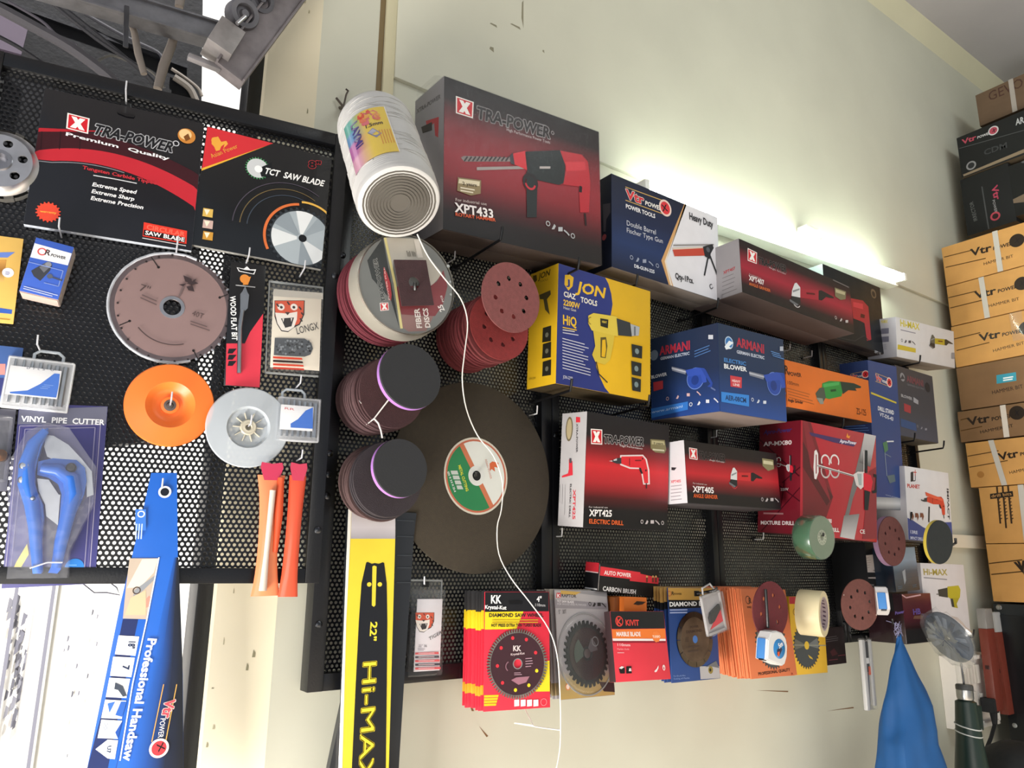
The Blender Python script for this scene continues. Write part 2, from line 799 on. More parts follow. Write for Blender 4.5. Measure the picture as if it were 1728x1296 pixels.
def xlogo(F, TL, TR, BR, BL, s=1.0):
    """red square with a white cross"""
    F.poly([TL, TR, BR, BL], 'f0ece8', 'logo')
    L = lambda a, b, t: (a[0] + (b[0] - a[0]) * t, a[1] + (b[1] - a[1]) * t)

    def q(u, v):
        return L(L(TL, TR, u), L(BL, BR, u), v)
    F.poly([q(.07, .07), q(.93, .07), q(.93, .93), q(.07, .93)], 'cf1f2b', 'logo')
    for k in (0, 1):
        f = (lambda x: x) if k == 0 else (lambda x: 1 - x)
        F.poly([q(f(.18), .14), q(f(.42), .14), q(f(.84), .86), q(f(.58), .86)], 'f6f3f0', 'logo')


def vtrlogo(F, a, e, h, red='d8343c', tx='f2eee8', rail='c9a55c', badge=True):
    """slanting red letters, small POWER, ringed cross and two gold rails"""
    ux, uy = e[0] - a[0], e[1] - a[1]
    q = lambda t, y: (a[0] + ux * t, a[1] + uy * t - y * h)
    if rail:
        F.line([q(-.02, 1.28), q(.84, 1.28)], h * .1, rail, 'logo')
        F.line([q(-.02, -.28), q(.84, -.28)], h * .1, rail, 'logo')
    F.text('Vtr', q(0.0, 0), q(.40, 0), h * 1.05, red, 1, 0.0, outline=tx if rail else None, d='logo')
    F.text('POWER', q(.43, 0.02), q(.82, 0.02), h * .5, tx, 1, 0.1, d='logo')
    if badge:
        c = q(.90, .5)
        F.circ(c, h * .95, 'e8cfc4' if rail else tx, 'logo')
        F.circ(c, h * .72, red, 'logo')
        F.text('X', (c[0] - h * .3, c[1] + h * .36), (c[0] + h * .3, c[1] + h * .36), h * .72, '1a1416', 1, d='logo')


def icons(F, a, e, n, sz, col):
    for i in range(n):
        t = i / max(n - 1, 1)
        c = (a[0] + (e[0] - a[0]) * t, a[1] + (e[1] - a[1]) * t)
        k = i % 4
        if k == 0:
            F.arc(c, sz, 0, 360, sz * .35, col, 'lettering', 14)
        elif k == 1:
            F.poly([(c[0] - sz, c[1] + sz), (c[0], c[1] - sz), (c[0] + sz * .6, c[1] - sz * .2), (c[0], c[1] + sz)], col, 'lettering')
        elif k == 2:
            F.rect((c[0] - sz * .8, c[1] - sz), (c[0] + sz * .8, c[1] + sz * .6), col, 'lettering')
        else:
            F.line([(c[0] - sz, c[1] - sz), (c[0] + sz * .2, c[1]), (c[0] + sz, c[1] + sz)], sz * .6, col, 'lettering')


def hook(p0, p1, label, tip=0.022, r=0.0022, col='0d0d0f', group='wire display hooks in the perforated panels', lean=0.35, bend=0.0):
    """wire prong from the panel at p0 out to p1, its end turned up; the root plate is a part"""
    t = T('wire_hook', label, 'hook', M4.Translation(p0), group)
    b = t.part('prong')
    b.m('powder', col)
    q = V(p1) - V(p0)
    d = q.normalized()
    b.tube([(0, 0, 0), q * .5 + V((0, 0, bend)), q, q + d * tip * lean * .6 + V((0, 0, tip * .45)), q + d * tip * lean + V((0, 0, tip))], r, 7)
    c = t.part('root_clip')
    c.m('powder', '0d0d0f')
    c.box(-0.007, 0.007, -0.003, 0.0, -0.005, 0.006, 0.001)
    return t.done()
# ================================================================== the room
WY = 0.026                       # wall surface behind the display panels
CREAM, CEILC = 'd0cfbe', 'b4b1b4'


def slab(name, x0, x1, y0, y1, z0, z1, col, mat='plaster', bev=0.0):
    b = MB().m(mat, col)
    b.box(x0, x1, y0, y1, z0, z1, bev)
    return b, name


XC = 0.425                       # corner where the wall turns into the pillar
b, n = slab('wall_back', XC, 4.2, WY, WY + 0.20, 0, 3.66, CREAM)
for px, py, w, h in ((825, 86, .012, .008), (865, 48, .03, .004), (828, 46, .02, .004), (912, 90, .006, .005), (877, 20, .006, .05)):
    p = wall(px, py, WY)
    b.m('plaster', '8f8a74')
    b.f([(p.x - w / 2, WY - .0112, p.z - h / 2), (p.x + w / 2, WY - .0112, p.z - h), (p.x + w / 2 * .8, WY - .0112, p.z + h / 2), (p.x - w / 3, WY - .0112, p.z + h / 3)])
for pts in (((782, 1160), (788, 1172), (800, 1200), (796, 1200)), ((808, 1225), (824, 1242), (821, 1244)), ((1275, 1165), (1330, 1166), (1330, 1168)), ((1395, 1200), (1440, 1193), (1441, 1195))):
    b.m('plaster', '7d5a38')
    b.f([wall(*q, WY - .0004) for q in pts])
struct(n, b)
zt = 2.437                       # lower edge of the proud board above the panels
xb = wall(664, 95, WY).x
b, n = slab('trim_1', xb, 4.2, WY - .011, WY, zt, 3.66, CREAM, bev=.002)
struct(n, b)
b, n = slab('trim_2', wall(643, 150, WY).x, xb, WY - .008, WY, 0.0, 3.66, 'd2caa9', bev=.002)
struct(n, b)
b, n = slab('trim_3', wall(634, 150, WY).x, wall(643, 150, WY).x - .0005, WY - .0012, WY, 2.2, 3.66, '7c6a4a')
struct(n, b)
zb = wall(1570, 98, WY).z
b = MB().m('plaster', 'cfcaae')
b.X = M4.Translation((XC, 0, 0))
b.mesh([(0, WY, zb), (0, WY - .05, 3.655), (0, WY, 3.655), (4, WY, zb), (4, WY - .05, 3.655), (4, WY, 3.655)], [(0, 3, 4, 1), (1, 4, 5, 2), (0, 1, 2), (3, 5, 4)])
struct('trim_4', b)
b, n = slab('ceiling', -1.2, 4.4, -5.5, 0.25, 3.655, 3.80, CEILC)
struct(n, b)
b, n = slab('floor', -4, 4.4, -5.5, 5.0, -0.1, 0.0, '8f887c')
struct(n, b)
b, n = slab('wall_right', 3.75, 3.95, -5.5, 0.25, 0, 3.66, CREAM)
struct(n, b)
p0, p1 = wall(1540, 906, WY), wall(1665, 926, WY)
b, n = slab('trim_5', 1.4, 3.75, WY - .02, WY, wall(1650, 926, WY).z, wall(1650, 905, WY).z, 'e6dfcc', bev=.002)
struct(n, b)

# pillar face turning back towards the street
b = MB().m('plaster', 'e2d8bc')
pd = V((-math.cos(math.radians(28)), math.sin(math.radians(28)), 0))
pl = hit(404, 600, V((XC, WY, 0)), V((-pd.y, pd.x, 0)))
a0, a1 = V((XC, WY, 0)), V((pl.x, pl.y, 0))
b.mesh([a0, a1, a1 + V((0, .02, 0)), a0 + V((0, .02, 0))] + [q + V((0, 0, 3.66)) for q in (a0, a1, a1 + V((0, .02, 0)), a0 + V((0, .02, 0)))],
       [(1, 0, 4, 5), (2, 1, 5, 6), (3, 2, 6, 7), (4, 0, 3, 7)])
st = random.Random(3)
nn = V((-pd.y, pd.x, 0)) * -1
if nn.y > 0:
    nn = -nn
for k in range(26):
    u, z = st.uniform(.005, (a1 - a0).xy.length * .92), st.uniform(2.23, 2.75) if k < 16 else st.uniform(1.1, 1.5)
    w, h = st.uniform(.001, .006), st.uniform(.002, .012)
    o = a0 + pd * u + V((0, 0, z)) + nn * .0006
    b.m('plaster', st.choice(['9a9274', '8a8468', 'b0a888']))
    b.f([o, o + pd * w, o + pd * w * .7 + V((0, 0, h)), o + V((0, 0, h * .6))])
struct('wall_left', b)

# black steel guide post of the shutter, beyond the pillar
b = MB().m('powder', '101014')
A, B = hit(310, 1150, V((0, .30, 0)), YN), hit(362, 1150, V((0, .30, 0)), YN)
b.box(A.x, A.x + .030, .27, .33, 0, 3.6, .003)
b.box(A.x + .026, B.x, .285, .315, 0, 3.6, .002)
t_ = T('shutter_guide_post', 'black steel guide post standing behind the left display panel', 'post')
t_.parts.append(('post', b, None, None))
c = t_.part('slot_lip')
c.m('powder', '1c1c20')
c.box(B.x - .006, B.x + .006, .262, .30, 0, 3.6, .001)
t_.done()

# outside: sunlit whitewashed wall across the lane, with a pilaster
b, n = slab('wall_outside', -4.0, 1.6, 2.3, 2.5, 0, 6, 'f4f2ee')
for k in range(90):
    px, py = (st.gauss(30, 9), st.uniform(1010, 1250)) if k < 74 else (st.uniform(105, 180), st.uniform(1000, 1290))
    p = hit(px, py, V((0, 2.298, 0)), YN)
    s = st.uniform(.004, .018) if k < 74 else st.uniform(.002, .008)
    b.m('plaster', st.choice(['7c7c88', '6c6c76', '8c8c96']))
    b.f([(p.x - s * .5, 2.299 - k * .0003, p.z - s * 1.8), (p.x + s * .3, 2.299 - k * .0003, p.z - s), (p.x + s * .5, 2.299 - k * .0003, p.z + s), (p.x - s * .3, 2.299 - k * .0003, p.z + s * 1.7)])
for px in (25, 86):
    p, q = hit(px, 1000, V((0, 2.298, 0)), YN), hit(px - 12, 1296, V((0, 2.298, 0)), YN)
    b.m('plaster', '8a8a98')
    b.f([(p.x - .006, 2.218, q.z - .3), (p.x + .006, 2.218, q.z - .3), (p.x + .006, 2.218, p.z + .3), (p.x - .006, 2.218, p.z + .3)])
struct(n, b)
A, B = hit(42, 1150, V((0, 2.2, 0)), YN), hit(78, 1150, V((0, 2.2, 0)), YN)
b, n = slab('trim_6', A.x, B.x, 2.22, 2.3, 0, 6, 'eeeeee', bev=.01)
struct(n, b)

# dark shutter housing above the street opening
b = MB().m('roughsteel', '14151a')
q = [hit(x, y, V((0, .95, 0)), YN) for x, y in ((343, -60), (333, 735), (-260, 800), (-260, -60))]
b.prism([(p.x, p.z) for p in q], .95, 1.02)
t_ = T('shutter_housing', 'dark sheet metal shutter housing behind the cables, upper left', 'shutter')
t_.parts.append(('housing', b, None, None))
for k in range(4):
    c = t_.part('seam_strip', new=True)
    c.m('roughsteel', '1e1f25')
    z = q[0].z - .05 - k * .16
    c.box(q[2].x, q[0].x - .01, .942, .95, z, z + .012)
t_.done()
t = T('lavender_board', 'pale lavender board behind cables at the far upper left corner', 'board')
c = t.part('board')
c.m('plaster', '544a5a')
qq = [hit(x, y, V((0, .9, 0)), YN) for x, y in ((-80, -20), (10, 10), (48, 45), (36, 92), (-80, 60))]
c.prism([(p.x, p.z) for p in qq], .9, .912)
t.done()


# ------------------------------------------------------------------ steel shutter frame at the upper left
def pxp(x, y, Y):
    return hit(x, y, V((0, Y, 0)), YN)


def bar_between(b, p, q, w, d, lip=0.0):
    """rectangular bar of face width w, depth d along p->q in a plane y=const"""
    p, q = V(p), V(q)
    m = frame(p, q - p, V((0, -1, 0)).cross(q - p))
    b.X = m
    L = (q - p).length
    b.box(0, L, -d / 2, d / 2, -w / 2, w / 2, .0015)
    if lip:
        b.box(0, L, -d / 2 - lip, -d / 2 + .001, w / 2 - .004, w / 2, .0008)
        b.box(0, L, -d / 2 - lip, -d / 2 + .001, -w / 2, -w / 2 + .004, .0008)
    b.X = M4.Identity(4)


t = T('steel_beam', 'grey steel cross beam running left from the diagonal channel', 'beam')
c = t.part('beam')
c.m('roughsteel', '86868c')
bar_between(c, pxp(60, -28, .12), pxp(378, 66, .12), .042, .03, .006)
c = t.part('strap')
c.m('roughsteel', '55555a')
bar_between(c, pxp(214, 10, .095), pxp(212, 80, .095), .008, .004)
t.done()
t = T('steel_channel', 'weathered steel channel slanting up past the cream pillar', 'channel')
c = t.part('channel')
c.m('roughsteel', '8b8486')
bar_between(c, pxp(512, -40, -.02), pxp(384, 128, -.02), .052, .026, .008)
c = t.part('socket')
c.m('roughsteel', 'a09b9a')
bar_between(c, pxp(388, 54, -.03), pxp(364, 92, -.03), .042, .05)
c = t.part('roller')
c.m('roughsteel', '77757a')
c.X = axisframe(pxp(409, 25, -.035), (0.2, -1, -.25))
c.lathe([(0, .012), (.006, .012), (.008, .006), (.014, .004), (.016, .012), (.024, .012), (.026, .008), (.026, -.012), (0, -.012)], 28)
c = t.part('roller', new=True)
c.m('roughsteel', '6a686d')
c.X = axisframe(pxp(438, 2, -.03), (0.2, -1, -.25))
c.lathe([(0, .014), (.005, .014), (.007, .006), (.013, .004), (.015, .011), (.022, .011), (.024, -.012), (0, -.012)], 28)
c = t.part('axle_pin', parent='roller')
c.m('steel', 'c8c8cc')
c.tube([pxp(400, 40, -.06), pxp(414, 28, -.06)], .0035, 10)
c = t.part('lever')
c.m('roughsteel', '9a9698')
bar_between(c, pxp(317, 95, -.02), pxp(372, 117, -.02), .009, .012)
t.done()
for i, (p, q, w, lab) in enumerate((((219, 44), (243, 125), .006, 'thinner weathered stick hanging behind the steel beam'), ((294, 60), (266, 150), .008, 'thicker pale stick hanging behind the steel beam'), ((207, 0), (208, -4), .0, ''), ((306, -12), (302, 12), .008, 'stub of pale pipe above the steel beam'))):
    if not w:
        continue
    t = T('wooden_stick' if i < 2 else 'pipe_stub', lab, 'stick' if i < 2 else 'pipe')
    c = t.part('stick')
    c.m('kraft', '9a9088')
    A, B = pxp(p[0] - (6 if i == 0 else -8), p[1] - 34, .152), pxp(*q, .152)
    c.tube([A, A.lerp(B, .4) + V((.002, 0, 0)), A.lerp(B, .7) - V((.001, 0, 0)), B], w, 9, rads=[w * .8, w, w * 1.1, w * .95])
    t.done()
CB = (((340, -10), (700, 280), (1000, 480), (1120, 600)), ((380, -10), (760, 290), (1050, 540), (1130, 640)), ((-20, 50), (240, 190), (520, 350), (800, 560), (840, 640)), ((-20, 260), (130, 340), (280, 440), (330, 480)),
      ((180, 190), (480, 350), (770, 560), (800, 620)), ((700, 450), (800, 405), (900, 430), (1100, 520), (1200, 640)), ((1250, 500), (1340, 560), (1440, 640), (1470, 700)), ((1270, 560), (1380, 640), (1430, 740), (1440, 800)),
      ((620, 100), (900, 260), (1150, 380), (1180, 460)), ((60, 10), (300, 150), (420, 260), (560, 330)))
for i, pts in enumerate(CB):
    t = T('cable', ['black cable crossing the dark opening from the top edge', 'second black cable from the top edge, just right of the first', 'thick grey cable sagging from the left edge to the panel top', 'short black cable over the lavender board', 'thin cable under the thick grey one', 'looped cable arching above the saw blade envelopes', 'straight pale twig right of the thick stick', 'curved dry strap right of the thick stick', 'thin cable below the steel beam', 'fine cable at the top left over the lavender board'][i], 'cable', group='cables in the shutter opening')
    c = t.part('cable')
    c.m('rubber', ['2a2a30', '26262c', '4a484e', '1c1c22', '4c4a50', '5a5855', '77706a', '68625c', '3a3a42', '4a4650'][i])
    P = [pxp(x / 4.32, y / 4.32, .94 if i in (6, 7, 8) else .3 + .02 * i) for x, y in pts]
    sm = []
    for k in range(len(P) - 1):
        for s in range(5):
            tt = s / 5
            a, bb, cc, d = P[max(k - 1, 0)], P[k], P[k + 1], P[min(k + 2, len(P) - 1)]
            sm.append(.5 * ((2 * bb) + (cc - a) * tt + (2 * a - 5 * bb + 4 * cc - d) * tt ** 2 + (3 * bb - a - 3 * cc + d) * tt ** 3))
    sm.append(P[-1])
    c.tube(sm, [.004, .004, .011, .004, .004, .003, .005, .010, .005, .003][i], 7)
    t.done()


# ------------------------------------------------------------------ perforated display panels
def display_panel(label, mx, w, h, fr=.020, left=True, rivets=(), extra=None):
    t = T('perforated_panel', label, 'display panel', mx, 'perforated display panels')
    c = t.part('frame')
    c.m('powder', '0d0e12')
    c.box(0, fr, -.014, .016, 0, h, .0012)
    c.box(w - fr, w, -.014, .016, 0, h, .0012)
    c.box(fr, w - fr, -.013, .015, 0, fr, .0012)
    c.box(fr, w - fr, -.013, .015, h - fr, h, .0012)
    s = t.part('sheet')
    s.m('perforated')
    s.f([(fr * .6, 0, fr * .6), (w - fr * .6, 0, fr * .6), (w - fr * .6, 0, h - fr * .6), (fr * .6, 0, h - fr * .6)])
    for x, z in rivets:
        r = t.part('rivet', parent='frame', new=True)
        r.m('steel', '4a4c50')
        r.X = axisframe(V((x, -.014, z)), (0, -1, 0))
        r.lathe([(.006, 0), (.0055, .0015), (.003, .003), (0, .0033)], 14)
    return t


zb, zt2 = 1.303, 2.232
xs = [.468, .950, 1.446, 1.945, 2.435]
labs = ['black perforated panel carrying the twine spool and the large cut-off wheel', 'black perforated panel behind the yellow heat gun carton', 'black perforated panel behind the red mixer drill carton', 'rightmost black perforated panel behind the blue drill stand carton']
for i in range(4):
    w = xs[i + 1] - xs[i] - .0015
    t = display_panel(labs[i], M4.Translation((xs[i], 0, zb)), w, zt2 - zb, .026 if i == 0 else .018, rivets=[(.012, z) for z in (.10, .30, .335, .37, .72)] if i == 0 else [(.009, .05), (.009, .45), (w - .009, .05)])
    t.done()
A = pan(0, 985)
lw = .535
mx = frame(LH - LU * lw + V((0, 0, 1.4665)), LU, V((0, 0, 1)))
t = display_panel('black perforated panel at the left, angled out over the street opening', mx, lw, 2.229 - 1.4665, .022, rivets=[(lw - .008, .08), (lw - .008, .5)])
t.done()


# ------------------------------------------------------------------ fluorescent tube on the wall
P0, P1 = wall(1150, 336, -.045), wall(1524, 469, -.045)
dv = (P1 - P0).normalized()
P0 = P1 - dv * 1.2
mx = frame(P0, dv, V((0, 0, 1)))
t = T('tube_light', 'lit white fluorescent tube fixed to the cream wall above the cartons', 'tube light', mx)
c = t.part('tube')
c.m('tube_glow')
c.X = axisframe(V((.014, 0, 0)), (1, 0, 0))
c.lathe([(0, 0), (.0115, .001), (.013, .003), (.013, 1.169), (.0115, 1.171), (0, 1.172)], 20)
c = t.part('batten')
c.m('plastic', 'e8e8e0')
c.box(-.01, 1.21, .022, .068, -.020, .016, .003)
for x in (0.0, 1.188):
    c = t.part('end_cap', new=True)
    c.m('plastic', 'f0efe8')
    c.box(x - .002, x + .014, -.0125, .03, -.0125, .0125, .004)
t.done()
q = wall(1360, 388, -.01)
t = T('cable_clip', 'small white clip with a ring above the fluorescent tube', 'clip', M4.Translation(q))
c = t.part('bracket')
c.m('plastic', 'dcdad2')
c.box(-.012, .03, -.012, .022, -.002, .012, .002)
c.box(-.012, -.006, -.012, .004, -.030, 0, .002)
c = t.part('ring')
c.m('plastic', 'e6e4de')
c.tube([(.045 + .016 * math.cos(a), -.012, -.008 + .016 * math.sin(a)) for a in [2 * PI * k / 20 for k in range(20)]], .0035, 7, closed=True)
c.tube([(.026, -.008, .004), (.034, -.012, .004)], .004, 7)
t.done()


# ================================================================== shared builders
def wallo(x, y, off=0.0):
    return wall(x, y, -off)


def flat(name, label, cat, plane, q, off, d, col, mat='card', body='card', bev=.0006, group=None, edge=None):
    mx, w, h = quadframe(plane, *q, off=off)
    t = T(name, label, cat, mx, group)
    b = t.part(body)
    b.m(mat, col)
    e = lin(edge) if edge else None
    b.box(0, w, 0, d, 0, h, bev, {k: e for k in ('left', 'right', 'top', 'bottom')} if e else None)
    F = Face(t, (0, 0, h), (1, 0, 0), (0, 0, -1), w, h, (0, -1, 0), body=body)
    return t, F, w, h


def disc_holes(b, R, nh, rh, rc, z0, z1, r0=0.0, rot=0.0, arcn=7):
    for k in range(nh):
        am = 2 * PI * k / nh + rot
        a0, a1 = am - PI / nh, am + PI / nh
        hc = V((rc * math.cos(am), rc * math.sin(am)))
        lp = [V((R * math.cos(a0 + (a1 - a0) * i / (arcn - 1)), R * math.sin(a0 + (a1 - a0) * i / (arcn - 1)))) for i in range(arcn)]
        u1, u0 = V((math.cos(a1), math.sin(a1))), V((math.cos(a0), math.sin(a0)))
        lp += [u1 * (R + rc) / 2, u1 * rc, u1 * ((rc + r0) / 2)]
        if r0 > 0:
            lp += [V((r0 * math.cos(a1 + (a0 - a1) * i / 3), r0 * math.sin(a1 + (a0 - a1) * i / 3))) for i in range(4)]
        else:
            lp += [V((0, 0))]
        lp += [u0 * ((rc + r0) / 2), u0 * rc, u0 * (R + rc) / 2]
        ho = [hc + (p - hc).normalized() * rh for p in lp]
        n = len(lp)
        vs = [(p.x, p.y, z) for z in (z0, z1) for L in (lp, ho) for p in L]
        fs = []
        for i in range(n):
            j = (i + 1) % n
            fs += [(2 * n + i, 2 * n + j, 3 * n + j, 3 * n + i), (j, i, n + i, n + j), (n + j, n + i, 3 * n + i, 3 * n + j)]
            if i < arcn - 1:
                fs.append((i, j, 2 * n + j, 2 * n + i))
        b.mesh(vs, fs)


def gearpts(r, n, depth, per=4, rot=0.0):
    o = []
    for i in range(n):
        a = 2 * PI * i / n + rot
        s = 2 * PI / n
        o += [(r * (1 - depth), a), (r, a + s * .12), (r * .985, a + s * .5), (r * (1 - depth), a + s * .68)]
    return [(q[0] * math.cos(q[1]), q[0] * math.sin(q[1])) for q in o]


def cpts(r, n, rot=0.0):
    return [(r * math.cos(2 * PI * i / n + rot), r * math.sin(2 * PI * i / n + rot)) for i in range(n)]


def discface(t, R, z, body):
    """face on a disc: local z is the disc axis, x right, y up"""
    return Face(t, (-R, R, z), (1, 0, 0), (0, -1, 0), 2 * R, 2 * R, (0, 0, 1), body=body, clamp=False)


def animal_head(F, c, s, d='picture'):
    """plain orange big-cat head printed on the chain cards"""
    x, y = c
    P = lambda pts: [(x + a * s, y + b * s) for a, b in pts]
    F.poly(P([(-.75, -.62), (.8, -.62), (.78, .1), (.55, .62), (.2, .8), (-.05, 1.0), (-.4, .95), (-.62, .6), (-.75, .2)]), '2a1c18', d)
    F.poly(P([(-.72, -.6), (.76, -.6), (.72, .1), (.5, .58), (.15, .7), (-.1, .5), (-.7, .2)]), 'd8532e', d)
    F.poly(P([(-.72, .0), (-.1, .05), (.42, -.05), (.4, .35), (.25, .75), (-.05, .95), (-.38, .9), (-.6, .55)]), 'f3ece4', d)
    F.poly(P([(-.42, .3), (.25, .25), (.12, .7), (-.2, .78)]), '1b1216', d)
    F.poly(P([(-.35, .3), (-.25, .3), (-.3, .5)]), 'f3ece4', d)
    F.poly(P([(.08, .28), (.17, .28), (.11, .48)]), 'f3ece4', d)
    F.circ((x - .42 * s, y - .28 * s), .17 * s, 'f3ece4', d)
    F.circ((x + .25 * s, y - .28 * s), .17 * s, 'f3ece4', d)
    F.circ((x - .4 * s, y - .27 * s), .07 * s, '20181a', d)
    F.circ((x + .24 * s, y - .27 * s), .07 * s, '20181a', d)
    F.poly(P([(-.22, -.02), (.05, -.02), (-.08, .14)]), '3a2420', d)
    for a, b in ((-.1, -.55), (.5, -.3), (.62, .0), (.55, .3), (-.65, -.45)):
        F.line(P([(a, b), (a + .12, b + .16)]), .07 * s, '2a1c18', d)


# ================================================================== left display panel
# --- cup grinding wheel cut by the left edge
q = pan(2, 277, .012)
t = T('grinding_cup_wheel', 'silver grinding cup wheel with slotted holes at the left edge of the photo', 'grinding wheel', axisframe(q, LN))
b = t.part('cup')
b.m('steel', 'd8d8dc')
disc_holes(b, .040, 6, .0062, .028, .010, .0125, .016, .3)
b.lathe([(.040, .0125), (.044, .006), (.050, .002), (.050, -.010), (.046, -.010), (.040, .0100)], 48)
b = t.part('hub')
b.m('steel', 'b0b0b6')
b.lathe([(.016, .0125), (.015, .016), (.010, .016), (.0095, .004), (0, .004)], 36)
b = t.part('grit_ring')
b.m('grit', '5c5a56')
b.lathe([(.0535, .0005), (.0535, -.011), (.047, -.011)], 48)
for k in range(10):
    a = 2 * PI * k / 10
    b.X = M4.Rotation(a, 4, 'Z')
    b.box(.046, .0545, -.006, .006, -.011, .0015, .001)
t.done()

# --- flat envelope: circular saw blade
t, F, w, h = flat('saw_blade_envelope', 'black envelope with red arc and X logo reading premium quality saw blade', 'saw blade pack', pan, ((73, 149), (342, 207), (326, 425), (42, 377)), .016, .010, '15151a', mat='gloss', body='envelope', edge='b9c0cc')
F.view(0, 100, 3.811)
arc = lambda x0, x1, f, n=24: [(x0 + (x1 - x0) * i / n, f(x0 + (x1 - x0) * i / n)) for i in range(n + 1)]
lo = lambda x: 668 - .155 * (x - 200) + .000405 * (x - 200) ** 2 - (26 if x < 330 else 0) * (330 - x) / 130
hi = lambda x: 440 + .0 * x + .00027 * (x - 260) ** 2 + .02 * (x - 230)
md = lambda x: 588 - .15 * (x - 230) + .00037 * (x - 230) ** 2
F.poly(arc(205, 1290, lo) + arc(205, 1290, hi)[::-1], '3a1119', 'picture')
F.poly(arc(205, 1290, lo) + arc(205, 1290, md)[::-1], 'c02734', 'picture')
F.poly(arc(225, 700, lambda x: 440 + .05 * (x - 225)) + arc(225, 700, lambda x: 466 + .0 * (x - 225))[::-1], 'b3222e', 'picture')
F.line(arc(215, 800, lambda x: lo(x) + 10), 5, '8a8a92', 'picture')
for x0 in (270, 390, 520):
    F.line([(x0, 465), (x0 - 8, 580)], 5, '2a0d13', 'picture')
xlogo(F, (434, 345), (577, 382), (567, 482), (425, 445))
F.text('TRA-POWER', (590, 478), (1102, 598), 68, '16161a', 1, .25, outline='d9d9de')
F.arc((1132, 543), 18, 0, 360, 5, 'c8c8ce', 'lettering')
F.text('Premium  Quality', (418, 490), (1085, 650), 22, 'f2f2f4', 1, spread=1)
F.text('Tungsten Carbide Tipped', (530, 706), (1005, 808), 22, 'c8323c', 1)
F.line([(600, 748), (740, 772), (880, 800)], 6, 'd8dade', 'picture')
for i, s_ in enumerate(('Extreme Speed', 'Extreme Sharp', 'Extreme Precision')):
    F.text(s_, (590 - i * 5, 816 + i * 44), ((875, 862, 920)[i], (868, 912, 966)[i]), 25, 'f4f4f6', 1, .2)
F.circ((1200, 496), 48, 'c98338', 'picture')
F.circ((1192, 486), 34, 'efc98e', 'picture')
F.poly([(1180, 500), (1210, 480), (1225, 515), (1195, 530)], '7a4a1c', 'picture')
F.gear((310, 985), 66, 18, .14, 'e04a34', 'picture')
F.text('warranty', (258, 985), (362, 998), 14, 'f6c84a', 0)
F.poly([(925, 1050), (1203, 1106), (1199, 1190), (917, 1140)], 'e23a2a', 'picture')
F.poly([(927, 1098), (1192, 1150), (1188, 1182), (921, 1134)], '1c1214', 'picture')
F.text('CIRCULAR', (940, 1093), (1185, 1142), 30, 'ff6a55', 1)
F.text('SAW BLADE', (932, 1128), (1185, 1176), 26, 'f6f2f0', 1)
F.line([(915, 1152), (1195, 1202)], 6, 'c8c4c6', 'lettering')
F.poly([(750, 335), (800, 350), (870, 362), (860, 378), (815, 372), (760, 350)], '06060a', 'envelope')
t.done()

# --- flat envelope: 8 inch saw blade
t, F, w, h = flat('saw_blade_envelope', 'black envelope with red corner, gold lion and a saw blade picture', 'saw blade pack', pan, ((343, 211), (555.5, 266), (547, 455), (328, 414)), .014, .009, '111316', mat='gloss', body='envelope', edge='8d8c88')
F.view(0, 0, 2.88)
F.poly([(985, 606), (1330, 690), (980, 828)], 'cf2f36', 'picture')
F.poly([(1330, 690), (1318, 700), (980, 830), (980, 818)], 'e8b23a', 'picture')
F.poly([(1030, 670), (1060, 664), (1075, 690), (1100, 685), (1108, 700), (1085, 722), (1092, 700), (1075, 712), (1068, 730), (1050, 735), (1040, 712), (1028, 700)], 'e8a640', 'logo')
F.circ((1048, 685), 18, 'e8a640', 'logo')
F.text('Asian Power', (1030, 770), (1158, 718), 20, 'e8a640', 0)
F.gear((1252, 818), 54, 26, .14, '3f8a55', 'picture')
F.circ((1252, 818), 46, 'c9ccce', 'picture')
F.poly([(1258, 818), (1320, 790), (1325, 860), (1270, 860)], '111316', 'picture')
F.circ((1256, 822), 17, 'f4f4f4', 'picture')
F.text('TCT  SAW BLADE', (1282, 843), (1570, 906), 30, 'f4f4f2', 1, .25)
F.text('8"', (1498, 816), (1560, 822), 36, '111316', 1, .1, outline='d8484e')
for r in (1, 2, 3):
    F.arc((1400, 1130), 150 + 30 * r, 180, 300, 4, ('3a4450', '6a5a3a', '4a4450')[r - 1], 'picture')
F.arc((1468, 1160), 170, 150, 260, 12, 'd8703a', 'picture')
F.arc((1480, 1140), 160, 260, 340, 10, 'e0b050', 'picture')
F.gear((1462, 1158), 148, 34, .08, '2c3238', 'picture')
F.circ((1462, 1158), 130, 'a9b4bb', 'picture')
for a0, a1, cc in ((20, 60, 'd8dde0'), (60, 90, '8c979f'), (150, 190, 'dfe4e6'), (200, 240, '8f9aa2'), (255, 290, 'e6eaec'), (300, 330, '97a2aa')):
    F.arc((1462, 1158), 130, a0, a1, 112, cc, 'picture', 8)
F.circ((1470, 1160), 18, '15181c', 'picture')
for i in range(3):
    y = 1012 + 56 * i
    F.poly([(988, y), (1036, y + 8), (1032, y + 48), (983, y + 40)], ('d9b45a', 'c8aaa0', 'c8923a')[i], 'picture')
    F.poly([(992, y + 6), (1020, y + 10), (1004, y + 36)], 'efe6d0', 'picture')
t.done()

